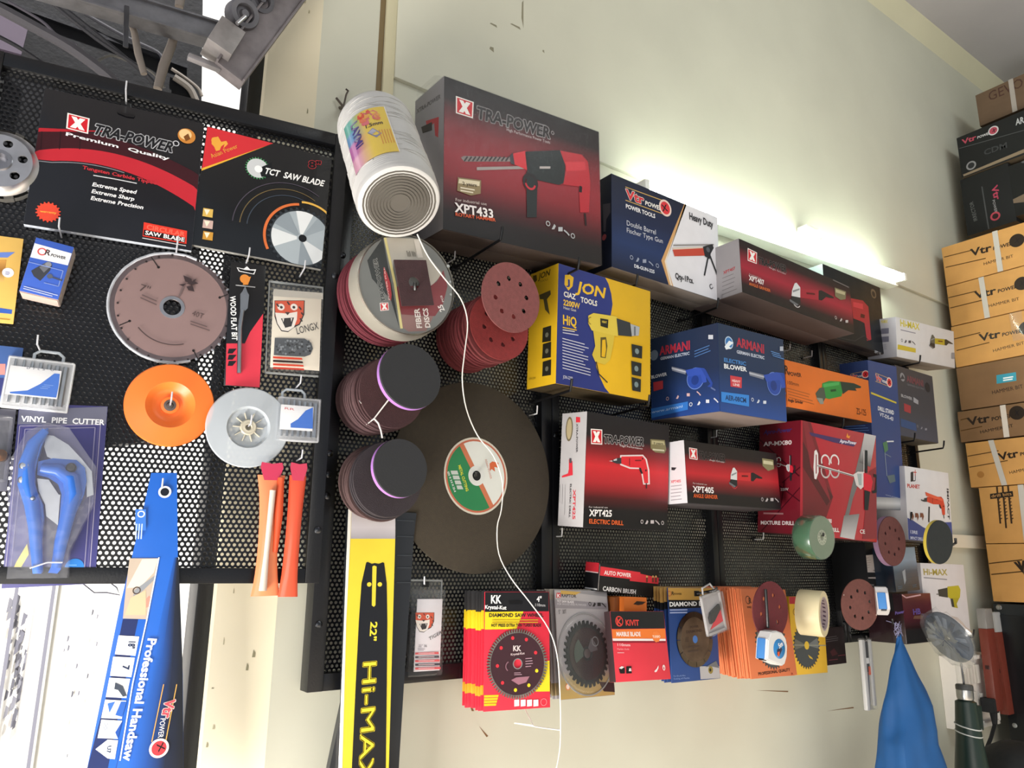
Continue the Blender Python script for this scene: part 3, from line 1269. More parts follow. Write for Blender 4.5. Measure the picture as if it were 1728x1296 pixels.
# --- yellow card at the left edge
t, F, w, h = flat('drill_accessory_card', 'yellow blister card with blue band cut by the left edge of the photo', 'tool card', pan, ((-40, 391), (42.5, 405), (19.5, 545), (-62, 541)), .008, .0012, 'eec268')
F.view(0, 380, 6.48)
F.poly([(-300, 860), (135, 925), (128, 972), (-300, 930)], '3c66c0', 'picture')
F.poly([(-200, 300), (165, 295), (110, 335), (85, 355), (-200, 350)], '6a86d0', 'picture')
F.grad(((-250, 380), (70, 380), (40, 620), (-250, 620)), [(0, 'd8a050'), (.5, '9a6a30'), (1, 'e8c070')], 'picture')
F.circ((88, 520), 52, 'f2f0f4', 'picture')
F.lines((60, 508), (112, 516), (-2, 14), 3, 6, '7a84b8')
F.line([(-100, 1015), (110, 1035)], 8, 'b0862a', 'lettering')
t.done()

# --- drill chuck box, blue and white
p, w, h = quadframe(pan, (60, 401), (125.5, 416), (98, 507), (33, 490), off=.044)
t = T('drill_chuck_box', 'small blue and white drill chuck box hanging on the left panel', 'carton', p)
b = t.part('carton')
b.m('card', '3f63c4')
b.box(0, w, 0, .034, 0, h, .001, {k: lin(v) for k, v in dict(front='3f63c4', left='9a8d86', right='a08f84', bottom='b09a92', top='3f63c4', back='b09a92').items()})
F = Face(t, (0, 0, h), (1, 0, 0), (0, 0, -1), w, h, (0, -1, 0))
F.view(0, 380, 6.48)
F.poly([(370, 195), (785, 310), (742, 440), (330, 350)], 'f0f0f2')
F.arc((460, 290), 42, 0, 360, 14, 'd85a5a', 'logo')
F.text('R', (480, 318), (540, 333), 60, '4a3a3c', 1, .1, d='logo')
F.text('POWER', (550, 338), (712, 376), 30, '2a2a30', 1, .15)
F.poly([(340, 500), (425, 450), (520, 400), (570, 440), (545, 500), (440, 610), (370, 560)], '3d4048', 'picture')
F.poly([(430, 460), (520, 400), (565, 440), (480, 520)], '6d7078', 'picture')
F.circ((530, 430), 28, '8a8d94', 'picture')
F.line([(300, 400), (690, 500), (640, 670), (480, 630)], 8, '8aa0dc', 'picture')
F.line([(540, 560), (600, 580), (680, 605)], 16, '4a5060', 'picture')
F.circ((545, 560), 26, '5a6070', 'picture')
F.lines((260, 670), (640, 772), (-5, 22), 2, 9, 'c8d2ee')
f = t.part('end_flap')
f.m('card', 'c4aca2')
f.box(.001, w - .001, .002, .031, -.0012, -.0002, .0003)
t.done()

# --- bare circular saw blade
q = pan(290.5, 519, .010)
t = T('circular_saw_blade', 'bare brown-silver circular saw blade with slots hanging on the left panel', 'saw blade', axisframe(q, LN))
b = t.part('blade')
b.m('steel', '9c8a88')
R = .088
op = gearpts(R, 40, .035)
b.ring(op, cpts(.0125, len(op)), -.001, .001)
b = t.part('lacquer')
b.m('gloss', '8a7270')
b.ring(cpts(.078, 64), cpts(.017, 64), .0011, .0013)
b.m('steel', 'd0d0d4')
b.ring(cpts(.0175, 40), cpts(.0126, 40), .001, .002)
b = t.part('carbide_tip')
b.m('steel', 'e4e6ea')
for k in range(40):
    a = 2 * PI * (k + .18) / 40
    b.X = M4.Rotation(a, 4, 'Z')
    b.box(R - .0035, R + .0005, -.0012, .0018, -.0014, .0014, .0003)
b = t.part('edge_strip')
b.m('frost', 'c8ccd4')
lp_ = [a * PI / 40 for a in range(16, 66)]
b.tube([((R - .0015) * math.cos(a), (R - .0015) * math.sin(a), .0012 + .0008 * math.sin(a * 23)) for a in lp_], .0022, 6)
F = discface(t, .088, .0013, 'lacquer')
F.view(0, 380, 2.88)
for a, b_ in (((580, 487), (630, 466)), ((1068, 352), (1108, 336)), ((770, 205), (735, 155)), ((940, 610), (965, 655))):
    F.line([a, b_], 5, '2a2424', 'print')
    F.circ(a if a[0] in (1068, 770, 940) else b_, 6, '1c1818', 'print')
for k in range(26):
    a = 2 * PI * k / 26 + .1
    F.circ((843 + 272 * math.cos(a), 404 + 258 * math.sin(a)), 5, '2e2626', 'print')
F.text('7"', (672, 318), (725, 335), 34, '4a3c3c', 0, d='print')
for pts in (((890, 245), (930, 262), (935, 290), (900, 275)), ((955, 262), (935, 290), (925, 300), (940, 268)), ((965, 285), (930, 292), (905, 285), (940, 272)), ((905, 300), (935, 296), (945, 325), (915, 318)), ((868, 290), (905, 285), (890, 300))):
    F.poly(pts, '3a2e30', 'print')
F.line([(890, 300), (870, 350)], 8, '6a5a5a', 'print')
F.text('40T', (930, 440), (985, 458), 26, '4a3c3c', 0, d='print')
F.lines((690, 340), (770, 375), (-8, 14), 2, 5, '5c4c4c')
F.lines((925, 468), (1020, 500), (0, 14), 2, 5, '5c4c4c')
F.arc((843, 404), 178, 70, 140, 5, '4c3e3e', 'print')
t.done()

# --- wood flat bit card
t, F, w, h = flat('flat_bit_card', 'black and red hang card holding a steel wood flat bit', 'tool card', pan, ((387, 441), (444.5, 448), (443, 655), (380, 650)), .014, .003, '17181b', mat='gloss', body='hang_card')
F.view(0, 380, 2.88)
F.poly([(1285, 430), (1215, 520), (1190, 575), (1100, 575), (1095, 800), (1290, 800)], 'd8394a')
for i in range(3):
    F.poly([(1112, 600 + i * 30), (1150, 600 + i * 30), (1130, 624 + i * 30), (1106, 624 + i * 30)], '17181b')
F.poly([(1150, 205), (1185, 212), (1200, 200), (1215, 215), (1245, 215), (1235, 240), (1160, 225)], 'e8e8ea')
F.poly([(1155, 208), (1190, 218), (1240, 222), (1230, 236), (1165, 222)], '0a0a0c')
F.circ((1190, 262), 22, 'd8883a', 'logo')
F.poly([(1190, 255), (1220, 250), (1205, 290), (1180, 290)], 'd8883a', 'logo')
F.line([(1145, 292), (1240, 302)], 5, 'a8a8aa', 'lettering')
F.text('WOOD FLAT BIT', (1118, 345), (1128, 560), 24, 'f4f4f2', 1)
b = t.part('flat_bit')
b.m('steel', 'b8bcc0')
zz = lambda y: (800 - y) / 2.88 / 1150
A = F.P((1190, 300)); B_ = F.P((1160, 722))
xa, za, xb_, zb_ = A[0], h - A[1], B_[0], h - B_[1]
b.prism([(xa, za), (xa + .004, za - .010), (xa + .0065, za - .014), (xa + .0055, za - .036), (xa - .0005, za - .044), (xa - .0055, za - .040), (xa - .0065, za - .014), (xa - .004, za - .010)], -.0045, -.0025)
b.tube([(xa - .002, -.0045, za - .040), (xa - .0045, -.0045, za - .07), (xb_, -.0045, zb_)], .0034, 10)
t.done()


# --- chain clamshells
def chain_pack(label, plane, q, off, word, view, extra):
    mx, w, h = quadframe(plane, *q, off=off)
    t = T('chain_clamshell', label, 'chain pack', mx, None)
    d = .022
    b = t.part('card')
    b.m('card', 'e9e0cf' if word == 'LONGX' else 'eeeaf0')
    ins = extra['inset']
    b.box(w * ins[0], w * ins[1], .004, .006, h * ins[2], h * ins[3], .0003)
    F = Face(t, (0, .004, h), (1, 0, 0), (0, 0, -1), w, h, (0, -1, 0), body='card')
    F.view(*view)
    b = t.part('chain')
    b.m('roughsteel', '2a2b2e')
    for k in range(22):
        a = k / 22
        cx = w * (.5 + .36 * math.sin(a * 12.6)) if word == 'LONGX' else w * (.10 + .05 * math.sin(a * 9))
        cz = h * (.2 + .26 * ((k * 7) % 22) / 22) if word == 'LONGX' else h * (.10 + .55 * a)
        b.box(cx - .006, cx + .006, .008, .012, cz - .003, cz + .003, .001)
        b.box(cx - .002, cx + .003, .0075, .0125, cz, cz + .007, .0008)
    s = t.part('clear_shell')
    s.m('clear', 'dfe4e6')
    s.box(w * .04, w * .96, 0, d, h * .03, h * .90, .004)
    s.box(0, w, d - .001, d, 0, h, .0004)
    rim = t.part('shell_rim')
    rim.m('frost', 'b4b8b8')
    for x0, x1, z0, z1 in ((0, .03 * w, 0, h), (.97 * w, w, 0, h), (0, w, 0, .022 * h), (0, w, h * .978, h)):
        rim.box(x0, x1, d - .004, d, z0, z1, .001)
    return t, F


t, F = chain_pack('clear clamshell with a cream tiger card marked LONGX on the left panel', pan, ((455, 467), (549.5, 477), (547, 634), (451, 625)), .024, 'LONGX', (0, 380, 2.88), dict(inset=(.07, .93, .05, .86)))
F.poly([(1330, 310), (1570, 330), (1570, 360), (1330, 345)], 'bdb8ae')
animal_head(F, (1405, 425), 95)
F.text('LONGX', (1442, 532), (1550, 505), 34, '2a2426', 0, .1)
F.poly([(1335, 548), (1480, 552), (1512, 572), (1520, 600), (1508, 630), (1480, 640), (1330, 632)], '4c5056', 'picture')
for k in range(60):
    F.circ((1340 + 165 * random.random(), 560 + 68 * random.random()), 5, random.choice(['8a9096', '2a2c30', '6a7076', '1c1e20']), 'picture')
for i in range(4):
    F.poly([(1325, 640 + 17 * i), (1465 + 3 * i, 648 + 17 * i), (1468 + 3 * i, 657 + 17 * i), (1325, 650 + 17 * i)], ('c8452e', '2a1c1a', 'c8452e', 'b84030')[i], 'picture')
t.done()

# --- drill bit cases
def bit_case(label, q, off, view, wedge, clip, face_col):
    mx, w, h = quadframe(pan, *q, off=off)
    t = T('drill_bit_case', label, 'drill bit set', mx)
    b = t.part('tray')
    b.m('plastic', face_col)
    b.box(0, w, .006, .016, 0, h, .002)
    c = t.part('hanger_loop')
    c.m('frost', 'c4cdd6')
    z1 = .013
    c.tube([(w * clip[0], .011, h - .002), (w * clip[0], .011, h + z1 * .6), (w * (clip[0] + .08), .011, h + z1), (w * (clip[1] - .08), .011, h + z1), (w * clip[1], .011, h + z1 * .6), (w * clip[1], .011, h - .002)], .0022, 8)
    for k in range(7):
        d = t.part('drill_bit', new=True)
        d.m('steel', 'c4c8cc')
        x = w * (.12 + .125 * k)
        d.tube([(x, .0035, h * .1), (x, .0035, h * .55), (x, .0035, h * (.95 - .01 * k))], .0014 + .0004 * k, 7)
    l = t.part('paper_insert')
    l.m('card', 'f2f2f4')
    l.box(w * .06, w * .82, -.0005, .001, h * .24, h * .80, .0002)
    F = Face(t, (0, -.0005, h), (1, 0, 0), (0, 0, -1), w, h, (0, -1, 0), body='paper_insert')
    F.view(*view)
    F.poly(wedge, '2f6fd0', 'paper_insert')
    s = t.part('clear_lid')
    s.m('clear', 'f4f6fa')
    s.box(.0005, w - .0005, -.002, .006, .0005, h - .0005, .002)
    return t, F, w, h


t, F, w, h = bit_case('large white drill bit case with blue wedge label above the pipe cutter', ((11, 599), (126, 611), (114, 697), (0, 684)), .022, (0, 560, 6.48), [(105, 655), (300, 640), (440, 570), (595, 455), (655, 460), (640, 600), (615, 720), (300, 690), (110, 672)], (.36, .80), 'eceef2')
F.text('b i t s  6', (285, 405), (590, 432), 36, '8a8c98', 0, .1)
F.lines((480, 580), (600, 590), (-20, 18), 3, 6, '7aa4e6')
t.done()
t, F, w, h = bit_case('small drill bit case half hidden behind the frosted disc', ((470, 667), (543, 673.5), (539, 746), (467, 742)), .024, (400, 640, 3.41), [(308, 255), (350, 230), (395, 180), (437, 162), (436, 285), (308, 278)], (.1, .62), 'c4c6ca')
F.text('RR', (270, 172), (330, 180), 12, 'd86a6a', 0)
t.done()
t, F, w, h = flat('tool_card', 'blue card with red block half hidden behind the large drill bit case', 'tool card', pan, ((-45, 578), (37, 587), (27, 684), (-55, 678)), .006, .0012, '4a6aa8')
F.view(0, 560, 6.48)
F.poly([(-300, 350), (60, 350), (55, 470), (-300, 470)], 'd8938c', 'picture')
F.poly([(-300, 500), (60, 505), (50, 700), (-300, 700)], '3a3f78', 'picture')
t.done()
t, F, w, h = flat('blister_pack', 'clear blister with a brass fitting at the left edge below the drill bit case', 'tool card', pan, ((-30, 689), (25, 690), (14, 830), (-42, 828)), .008, .0015, '5c5c68', mat='gloss')
b = t.part('fitting')
b.m('steel', '7a5230')
b.X = axisframe(V((w * .72, -.008, h * .42)), (0, -1, 0))
b.lathe([(.008, -.008), (.008, .004), (.004, .006), (0, .006)], 18)
b = t.part('clear_shell')
b.m('clear', 'e8e8f0')
b.box(w * .2, w * .98, -.018, 0, h * .1, h * .9, .005)
t.done()

# --- vinyl pipe cutter
t, F, w, h = flat('pipe_cutter_pack', 'blister card with a blue vinyl pipe cutter, lower left of the left panel', 'tool pack', pan, ((33, 683), (184, 683), (158, 988), (2, 990)), .012, .0015, '45447c', mat='gloss', body='backing_card')
F.view(0, 680, 3.6)
F.poly([(95, 40), (665, 20), (655, 130), (90, 130)], '6b6c80')
for k, (a, c) in enumerate((((118, 140), '9a94b0'), ((130, 152), '55508a'), ((150, 168), '8a86a8'))):
    k2 = a[0] - 118
    F.line([(120 + k2, 140 + k2 * .6), (610 - k2, 130 + k2 * .6), (540 - k2, 1085 - k2 * .6), (25 + k2, 1095 - k2 * .6), (120 + k2, 140 + k2 * .6)], 5, c)
F.text('VINYL  PIPE  CUTTER', (128, 112), (632, 134), 34, 'f4f4f8', 1)
F.circ((452, 998), 52, '2f7fd0', 'sticker')
F.lines((420, 985), (485, 985), (0, 16), 3, 5, '7ab4ea')
F.poly([(165, 855), (175, 920), (100, 1045), (68, 1035), (100, 965)], 'e8d87a', 'picture')
sc = 1 / 3.6 / 1130


def Q(x, y, yy):
    u, v = F.P((x, y))
    return (u, yy, h - v)


b = t.part('left_handle')
b.m('plastic', '2f6cc8')
L_ = [(300, 165), (250, 185), (190, 250), (150, 330), (125, 400), (118, 470), (130, 540), (160, 610), (180, 700), (195, 800), (205, 900), (215, 1000), (225, 1035), (260, 1035), (262, 990), (258, 900), (265, 800), (275, 700), (268, 620), (240, 560), (222, 500), (225, 430), (240, 350), (262, 270), (290, 205)]
b.prism([(F.P(p)[0], h - F.P(p)[1]) for p in L_], -.020, -.006)
b.tube([Q(285, 180, -.019), Q(215, 260, -.02), Q(172, 380, -.021), Q(172, 500, -.021), Q(205, 620, -.021), Q(225, 760, -.021), Q(232, 900, -.021), Q(240, 1030, -.018)], .007, 12, rads=[.005, .008, .009, .010, .009, .008, .007, .006])
b = t.part('right_handle')
b.m('plastic', '2b67c4')
R_ = [(240, 365), (330, 345), (390, 350), (470, 355), (520, 400), (530, 480), (515, 560), (480, 640), (440, 720), (405, 820), (385, 920), (375, 1010), (355, 1035), (300, 1030), (335, 960), (350, 860), (362, 760), (372, 660), (380, 560), (360, 500), (300, 460), (235, 445)]
b.prism([(F.P(p)[0], h - F.P(p)[1]) for p in R_], -.018, -.006)
b.tube([Q(260, 405, -.018), Q(360, 415, -.019), Q(440, 470, -.02), Q(450, 560, -.02), Q(415, 700, -.02), Q(378, 850, -.02), Q(350, 1000, -.018)], .008, 12, rads=[.007, .009, .011, .011, .009, .008, .006])
b = t.part('cutting_blade')
b.m('steel', 'd4d6da')
b.prism([(F.P(p)[0], h - F.P(p)[1]) for p in ((285, 200), (330, 205), (420, 260), (500, 345), (560, 420), (570, 560), (530, 575), (525, 420), (460, 360), (330, 350), (290, 330), (272, 270))], -.009, -.007)
b.prism([(F.P(p)[0], h - F.P(p)[1]) for p in ((230, 462), (300, 470), (360, 560), (370, 560), (355, 745), (285, 690), (278, 620), (240, 540))], -.009, -.007)
for x, y in ((165, 395), (158, 478), (440, 405), (215, 590)):
    b = t.part('pivot_bolt', parent='right_handle' if x == 440 else 'left_handle', new=True)
    b.m('steel', 'c8ccd2' if x != 440 else '3a3c40')
    b.X = axisframe(V(Q(x, y, -.021 if x != 215 else -.026)), (0, -1, 0))
    r = .0065 if x != 215 else .003
    b.lathe([(r, -.004), (r, .006), (r * .7, .0085), (0, .009)], 14)
b = t.part('wire_tie')
b.m('thread', 'dcdce4')
b.tube([Q(195, 1002, -.026), Q(300, 968, -.027), Q(390, 968, -.026)], .0011, 6)
b = t.part('clear_shell')
b.m('film', 'eeeef8')
o = [(F.P(p)[0], h - F.P(p)[1]) for p in ((300, 140), (430, 170), (590, 400), (575, 620), (430, 900), (420, 1060), (60, 1065), (80, 900), (50, 560), (85, 350), (180, 190))]
b.prism(o, -.030, -.001)
t.done()

# --- backing discs
q = pan(286, 685, .004)
t = T('backing_disc', 'bright orange plastic backing disc hanging on the left panel', 'disc', axisframe(q, LN * .98 + V((0.06, 0, -.05))))
b = t.part('disc')
b.m('plastic', 'f07a30')
b.lathe([(.0615, .010), (.0600, .0125), (.034, .016), (.0325, .015), (.026, .006), (.018, .002), (.0125, .002), (.0125, .007), (.0085, .0075)], 64)
b.lathe([(.0615, .010), (.060, .007), (.03, .003), (0, .001)], 64)
b = t.part('threaded_insert')
b.m('steel', '9a8a80')
b.lathe([(.0085, .0078), (.005, .008), (.0042, .002), (0, .002)], 28)
t.done()
q = pan(417, 722, .010)
t = T('backing_disc', 'frosted translucent plastic disc with ribbed hub hanging on the left panel', 'disc', axisframe(q, LN * .98 + V((.06, 0, -.05))))
b = t.part('disc')
b.m('frost', 'c6ced6')
b.lathe([(.0615, .008), (.060, .0105), (.032, .013), (.031, .012), (.029, .006), (.012, .005)], 64)
b = t.part('hub')
b.m('plastic', 'b8b2a0')
b.lathe([(.012, .003), (.012, .011), (.0105, .0125), (.007, .012), (.0055, .0125), (.004, .011), (.0035, .004), (0, .004)], 32)
for k in range(10):
    b = t.part('rib', parent='hub', new=True)
    b.m('plastic', 'c4beac')
    b.X = M4.Rotation(2 * PI * k / 10, 4, 'Z')
    b.box(.0115, .0225, -.0007, .0007, .004, .0105, .0003)
t.done()


# --- handles of the sleeve-packed drivers
def pouch(label, q, col, top, off, sleeve):
    mx, w, h = quadframe(pan, *q, off=off)
    t = T('tool_sleeve', label, 'tool sleeve', mx)
    b = t.part('sleeve')
    b.m('gloss', col)
    n, vs, fs = 16, [], []
    for i in range(13):
        z = i / 12
        fl = .5 + .12 * abs(1 - 2 * z) ** 3 if sleeve else .5 + .10 * max(0, .15 - z) * 4
        k = (1.0 - .25 * math.sin(PI * z) * .6)
        for j in range(n):
            a = 2 * PI * j / n
            th = .0075 * (math.sin(PI * min(max(z, .02), .98)) ** .35)
            vs.append((w * (.5 + fl * k * math.cos(a) * .98), .004 + th * math.sin(a), h * .90 * z))
    for i in range(12):
        for j in range(n):
            fs.append((i * n + j, i * n + (j + 1) % n, (i + 1) * n + (j + 1) % n, (i + 1) * n + j))
    fs.append(tuple(range(n)))
    b.mesh(vs, fs, sm=True)
    c = t.part('sealed_top')
    c.m('gloss', top)
    c.mesh([(w * .18, 0, h * .86), (w * .82, 0, h * .86), (w * 1.0, .002, h * .96), (w * .95, .004, h), (w * .5, -.002, h * .985), (w * .05, .004, h), (w * 0, .002, h * .96)] , [(0, 1, 2, 3, 4, 5, 6)])
    c.box(w * .16, w * .84, .001, .007, h * .84, h * .94, .002)
    return t, w, h


t, w, h = pouch('orange plastic sleeve showing a pale shaft, left of the two sleeves', ((447, 780), (485, 780), (462, 1006), (421, 1006)), 'e8885c', 'c83a5a', .028, True)
b = t.part('shaft')
b.m('plastic', 'd8c8bc')
b.tube([(w * .35, -.006, h * .04), (w * .42, -.006, h * .3), (w * .55, -.006, h * .78)], .0045, 10, rads=[.006, .004, .0045])
b = t.part('orange_handle')
b.m('plastic', 'd8552e')
b.tube([(w * .80, -.001, h * .32), (w * .86, -.001, h * .6), (w * .9, -.001, h * .88)], .006, 10, rads=[.004, .007, .005])
t.done()
t, w, h = pouch('solid orange plastic sleeve, right of the two sleeves by the frosted disc', ((484, 779), (511, 781), (511, 1007), (478, 1007)), 'e0573a', 'c8405a', .030, False)
t.done()

# --- handsaw in its blue sleeve
pts = [(255, 798), (298.6, 798), (300.6, 979), (308.5, 1138), (311, 1500), (98, 1500), (147, 1296), (203, 1019), (239, 871.6)]
P = [pan(x, y, .034) for x, y in pts]
o = V((P[5].x, P[5].y, P[5].z))
mx = frame(o, LU, V((0, 0, 1)))
loc = [mx.inverted() @ p for p in P]
t = T('handsaw_sleeve', 'long tapering blue and black cardboard sleeve of a handsaw hanging below the left panel', 'handsaw')
t.mx = mx
b = t.part('sleeve')
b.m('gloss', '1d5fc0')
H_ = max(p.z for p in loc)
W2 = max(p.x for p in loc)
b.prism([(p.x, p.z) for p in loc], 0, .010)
F = Face(t, (0, 0, H_), (1, 0, 0), (0, 0, -1), W2, H_, (0, -1, 0), body='sleeve', clamp=False)
F.view(0, 960, 3.086)
# dark lower right side running into the blue
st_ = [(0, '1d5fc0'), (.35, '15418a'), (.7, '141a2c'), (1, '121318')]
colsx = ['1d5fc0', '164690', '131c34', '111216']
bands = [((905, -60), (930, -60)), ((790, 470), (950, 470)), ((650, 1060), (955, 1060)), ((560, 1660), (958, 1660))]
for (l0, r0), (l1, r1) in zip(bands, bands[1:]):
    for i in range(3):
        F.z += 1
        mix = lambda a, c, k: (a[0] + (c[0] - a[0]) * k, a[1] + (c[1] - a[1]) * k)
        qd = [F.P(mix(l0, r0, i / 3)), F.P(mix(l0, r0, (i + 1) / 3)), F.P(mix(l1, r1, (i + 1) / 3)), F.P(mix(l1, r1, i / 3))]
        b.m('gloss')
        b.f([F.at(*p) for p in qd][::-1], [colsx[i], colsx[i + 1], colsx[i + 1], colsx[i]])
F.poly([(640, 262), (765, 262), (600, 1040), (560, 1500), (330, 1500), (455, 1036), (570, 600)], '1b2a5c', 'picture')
F.poly([(720, 262), (770, 262), (690, 640), (600, 1050), (560, 1050), (640, 640)], '1c5cbc', 'picture')
F.poly([(675, -55), (825, -55), (765, 262), (640, 258), (655, 100)], 'b8a898', 'picture')
F.poly([(660, 100), (730, 95), (800, 20), (825, -55), (740, -50)], 'd8ccc0', 'picture')
F.poly([(690, 165), (800, 60), (812, 30), (700, 110)], '8a8e94', 'picture')
F.arc((712, 112), 20, 0, 360, 6, '4a3c36', 'picture')
F.poly([(730, 190), (775, 140), (790, 150), (775, 195), (745, 212)], 'c88a7a', 'picture')
F.poly([(680, 150), (760, 110), (760, 240), (650, 240)], 'd6b492', 'picture')
F.line([(828, -60), (765, 262), (690, 600), (625, 998)], 6, 'dbe6f4', 'picture')
for i, (a, c, d_, e) in enumerate((((618, 346), (725, 352), (705, 452), (598, 444)), ((590, 456), (702, 462), (684, 563), (573, 556)), ((570, 566), (678, 572), (658, 672), (551, 666)), ((548, 680), (658, 686), (634, 780), (527, 776)), ((528, 784), (636, 790), (614, 884), (508, 880)), ((560, 888), (615, 892), (598, 990), (560, 986)))):
    F.poly([a, c, d_, e], 'eef0f4', 'picture')
F.poly([(561, 888), (561, 986), (497, 938)], 'eef0f4', 'picture')
F.poly([(660, 690), (630, 690), (600, 760), (636, 770)], '2a5cb0', 'picture')
F.poly([(560, 700), (600, 690), (570, 750)], '3a6ab8', 'picture')
F.poly([(636, 792), (600, 850), (614, 884)], '1b4a9c', 'picture')
F.text('18"', (672, 372), (664, 415), 34, '16264a', 1)
F.text('7', (640, 500), (636, 525), 34, '16264a', 1)
F.text('U7', (560, 920), (555, 958), 20, '2a3a5a', 1)
F.poly([(600, 590), (640, 610), (660, 660), (640, 665), (615, 630), (595, 625)], '3a4250', 'picture')
for i in range(3):
    F.line([(545 + i * 8, 800), (538 + i * 8, 850)], 3, '9aa0b0', 'picture')
F.text('Professional Handsaw', (772, 358), (640, 996), 44, 'f6f8fb', 1)
F.line([(852, 600), (790, 900)], 5, 'c8964a', 'logo')
F.line([(920, 600), (862, 900)], 5, 'c8964a', 'logo')
F.text('Vtr', (862, 680), (842, 772), 50, 'e04450', 1, 0, outline='f2ddd8', d='logo')
F.text('POWER', (836, 776), (822, 878), 26, 'e8e4e2', 0, d='logo')
F.circ((828, 932), 50, 'eedad2', 'logo')
F.circ((828, 932), 38, 'd8343c', 'logo')
F.text('X', (816, 912), (826, 952), 34, '1a1214', 1, d='logo')
F.circ((858, -400), 31, 'e8ecf2', 'logo')
F.circ((858, -400), 21, '0e1420', 'hang_hole')
F.rect((705, -310), (760, -200), '3a74cc', 'picture')
F.arc((735, -285), 18, 0, 360, 6, 'dfe8f6', 'picture')
F.lines((712, -235), (706, -150), (14, 0), 3, 6, 'b8cdf0')
t.done()
A = [pan(x, y, .004) for x, y in ((140, 985), (180, 1000), (202, 1004), (195, 998), (188, 985))]
t = T('loose_wire', 'thin dark wire drooping under the left panel beside the handsaw', 'wire')
b = t.part('wire')
b.m('rubber', '4a4a58')
b.tube([A[0], A[0].lerp(A[1], .5) - V((0, 0, .006)), A[1], A[2], A[3].lerp(A[4], .5) + V((.004, 0, 0)), A[4]], .0009, 6)
t.done()
for x, y, lab in ((104, 402, 'wire prong holding the black envelope with red arc'), (297, 430, 'wire prong at the top of the bare saw blade'), (69, 594, 'wire prong through the large drill bit case'), (498, 656, 'wire prong through the small drill bit case'), (414, 448, 'wire prong through the flat bit card'), (500, 778, 'wire prong above the orange sleeves'), (505, 468, 'wire prong over the cream tiger clamshell'), (272, 826, 'wire prong through the handsaw sleeve'), (287, 685, 'wire prong through the orange disc'), (417, 722, 'wire prong through the frosted disc'), (213, 177, 'wire prong behind the envelope slot')):
    p = pan(x, y, .001)
    hook(p, p + LN * .045, lab + ', left panel', tip=.012, r=.0013, col='b8bac0')


# ================================================================== tool pictures on cartons
def pic_drill(F, c, s, body='d62a33', d='picture', edge=None, bit=True, flip=1):
    """pistol drill, chuck to the left"""
    x, y = c
    P = lambda pts: [(x + a * s * flip, y + b * s) for a, b in pts]
    o = P([(-.55, -.42), (.62, -.44), (.78, -.25), (.92, .35), (.94, 1.05), (.72, 1.06), (.62, .45), (.50, .2), (-.05, .18), (-.55, -.02)])
    if edge:
        F.poly(P([(-.62, -.5), (.65, -.52), (.86, -.28), (1.0, .33), (1.03, 1.12), (.66, 1.13), (.55, .5), (.44, .27), (-.08, .26), (-.62, .05)]), edge, d)
    F.poly(o, body, d)
    F.poly(P([(-.55, -.36), (-.8, -.32), (-1.05, -.22), (-1.05, -.12), (-.8, -.02), (-.55, -.02)]), '34373c', d)
    F.poly(P([(-.8, -.32), (-.98, -.25), (-.98, -.18), (-.8, -.2)]), 'c4c8cc', d)
    if bit:
        F.poly(P([(-1.05, -.2), (-1.25, -.17), (-1.05, -.14)]), 'd8dadc', d)
    F.line(P([(-.1, -.32), (-.1, .08)]), .05 * s, '5a1418', d)
    F.poly(P([(.42, .2), (.52, .2), (.64, .52), (.55, .54), (.46, .38)]), '1b1b1f', d)
    F.line(P([(.2, -.2), (.55, -.2)]), .07 * s, '7c1a20', d)
    F.circ((x + .62 * s * flip, y - .3 * s), .05 * s, '1b1b1f', d)
    F.circ((x + .8 * s * flip, y + .35 * s), .06 * s, '1b1b1f', d)
    F.line(P([(.82, 1.05), (.84, 1.35)]), .09 * s, '26262a', d)


def pic_grinder(F, c, s, body='c8283a', tail='1c1c20', head='d8dade', edge=None, d='picture', slope=0.0, w=1.0):
    x, y = c
    P = lambda pts: [(x + a * s * w, y + b * s + a * s * w * slope) for a, b in pts]
    if edge:
        F.arc((x - .62 * s * w, y + .45 * s - .62 * s * slope * w), .42 * s, 40, 330, .05 * s, edge, d)
    F.poly(P([(-.42, -.28), (.55, -.32), (.6, .28), (-.42, .26)]), body, d)
    F.poly(P([(.55, -.3), (.7, -.34), (1.15, -.12), (1.35, -.02), (1.35, .06), (1.1, .06), (.95, .02), (.72, .28), (.55, .26)]), tail, d)
    F.poly(P([(-.42, -.36), (-.62, -.62), (-.72, -.56), (-.86, -.1), (-.88, .22), (-.42, .3)]), head, d)
    F.poly(P([(-.82, -.12), (-.46, -.3), (-.46, -.2), (-.8, .0)]), '8a8e94', d)
    F.poly(P([(-.86, .22), (-.42, .26), (-.4, .62), (-.5, .72), (-.95, .5)]), '22252a', d)
    F.poly(P([(-.98, .42), (-.5, .7), (-.62, .8), (-.98, .56)]), '6a6e74', d)
    F.line(P([(-.1, -.05), (.35, -.06)]), .1 * s, '5a1018', d)


BLK, RD = '131316', 'c4263a'


def xtra_front(F, stops):
    F.frac()
    F.grad(((0, 0), (1, 0), (1, 1), (0, 1)), stops)


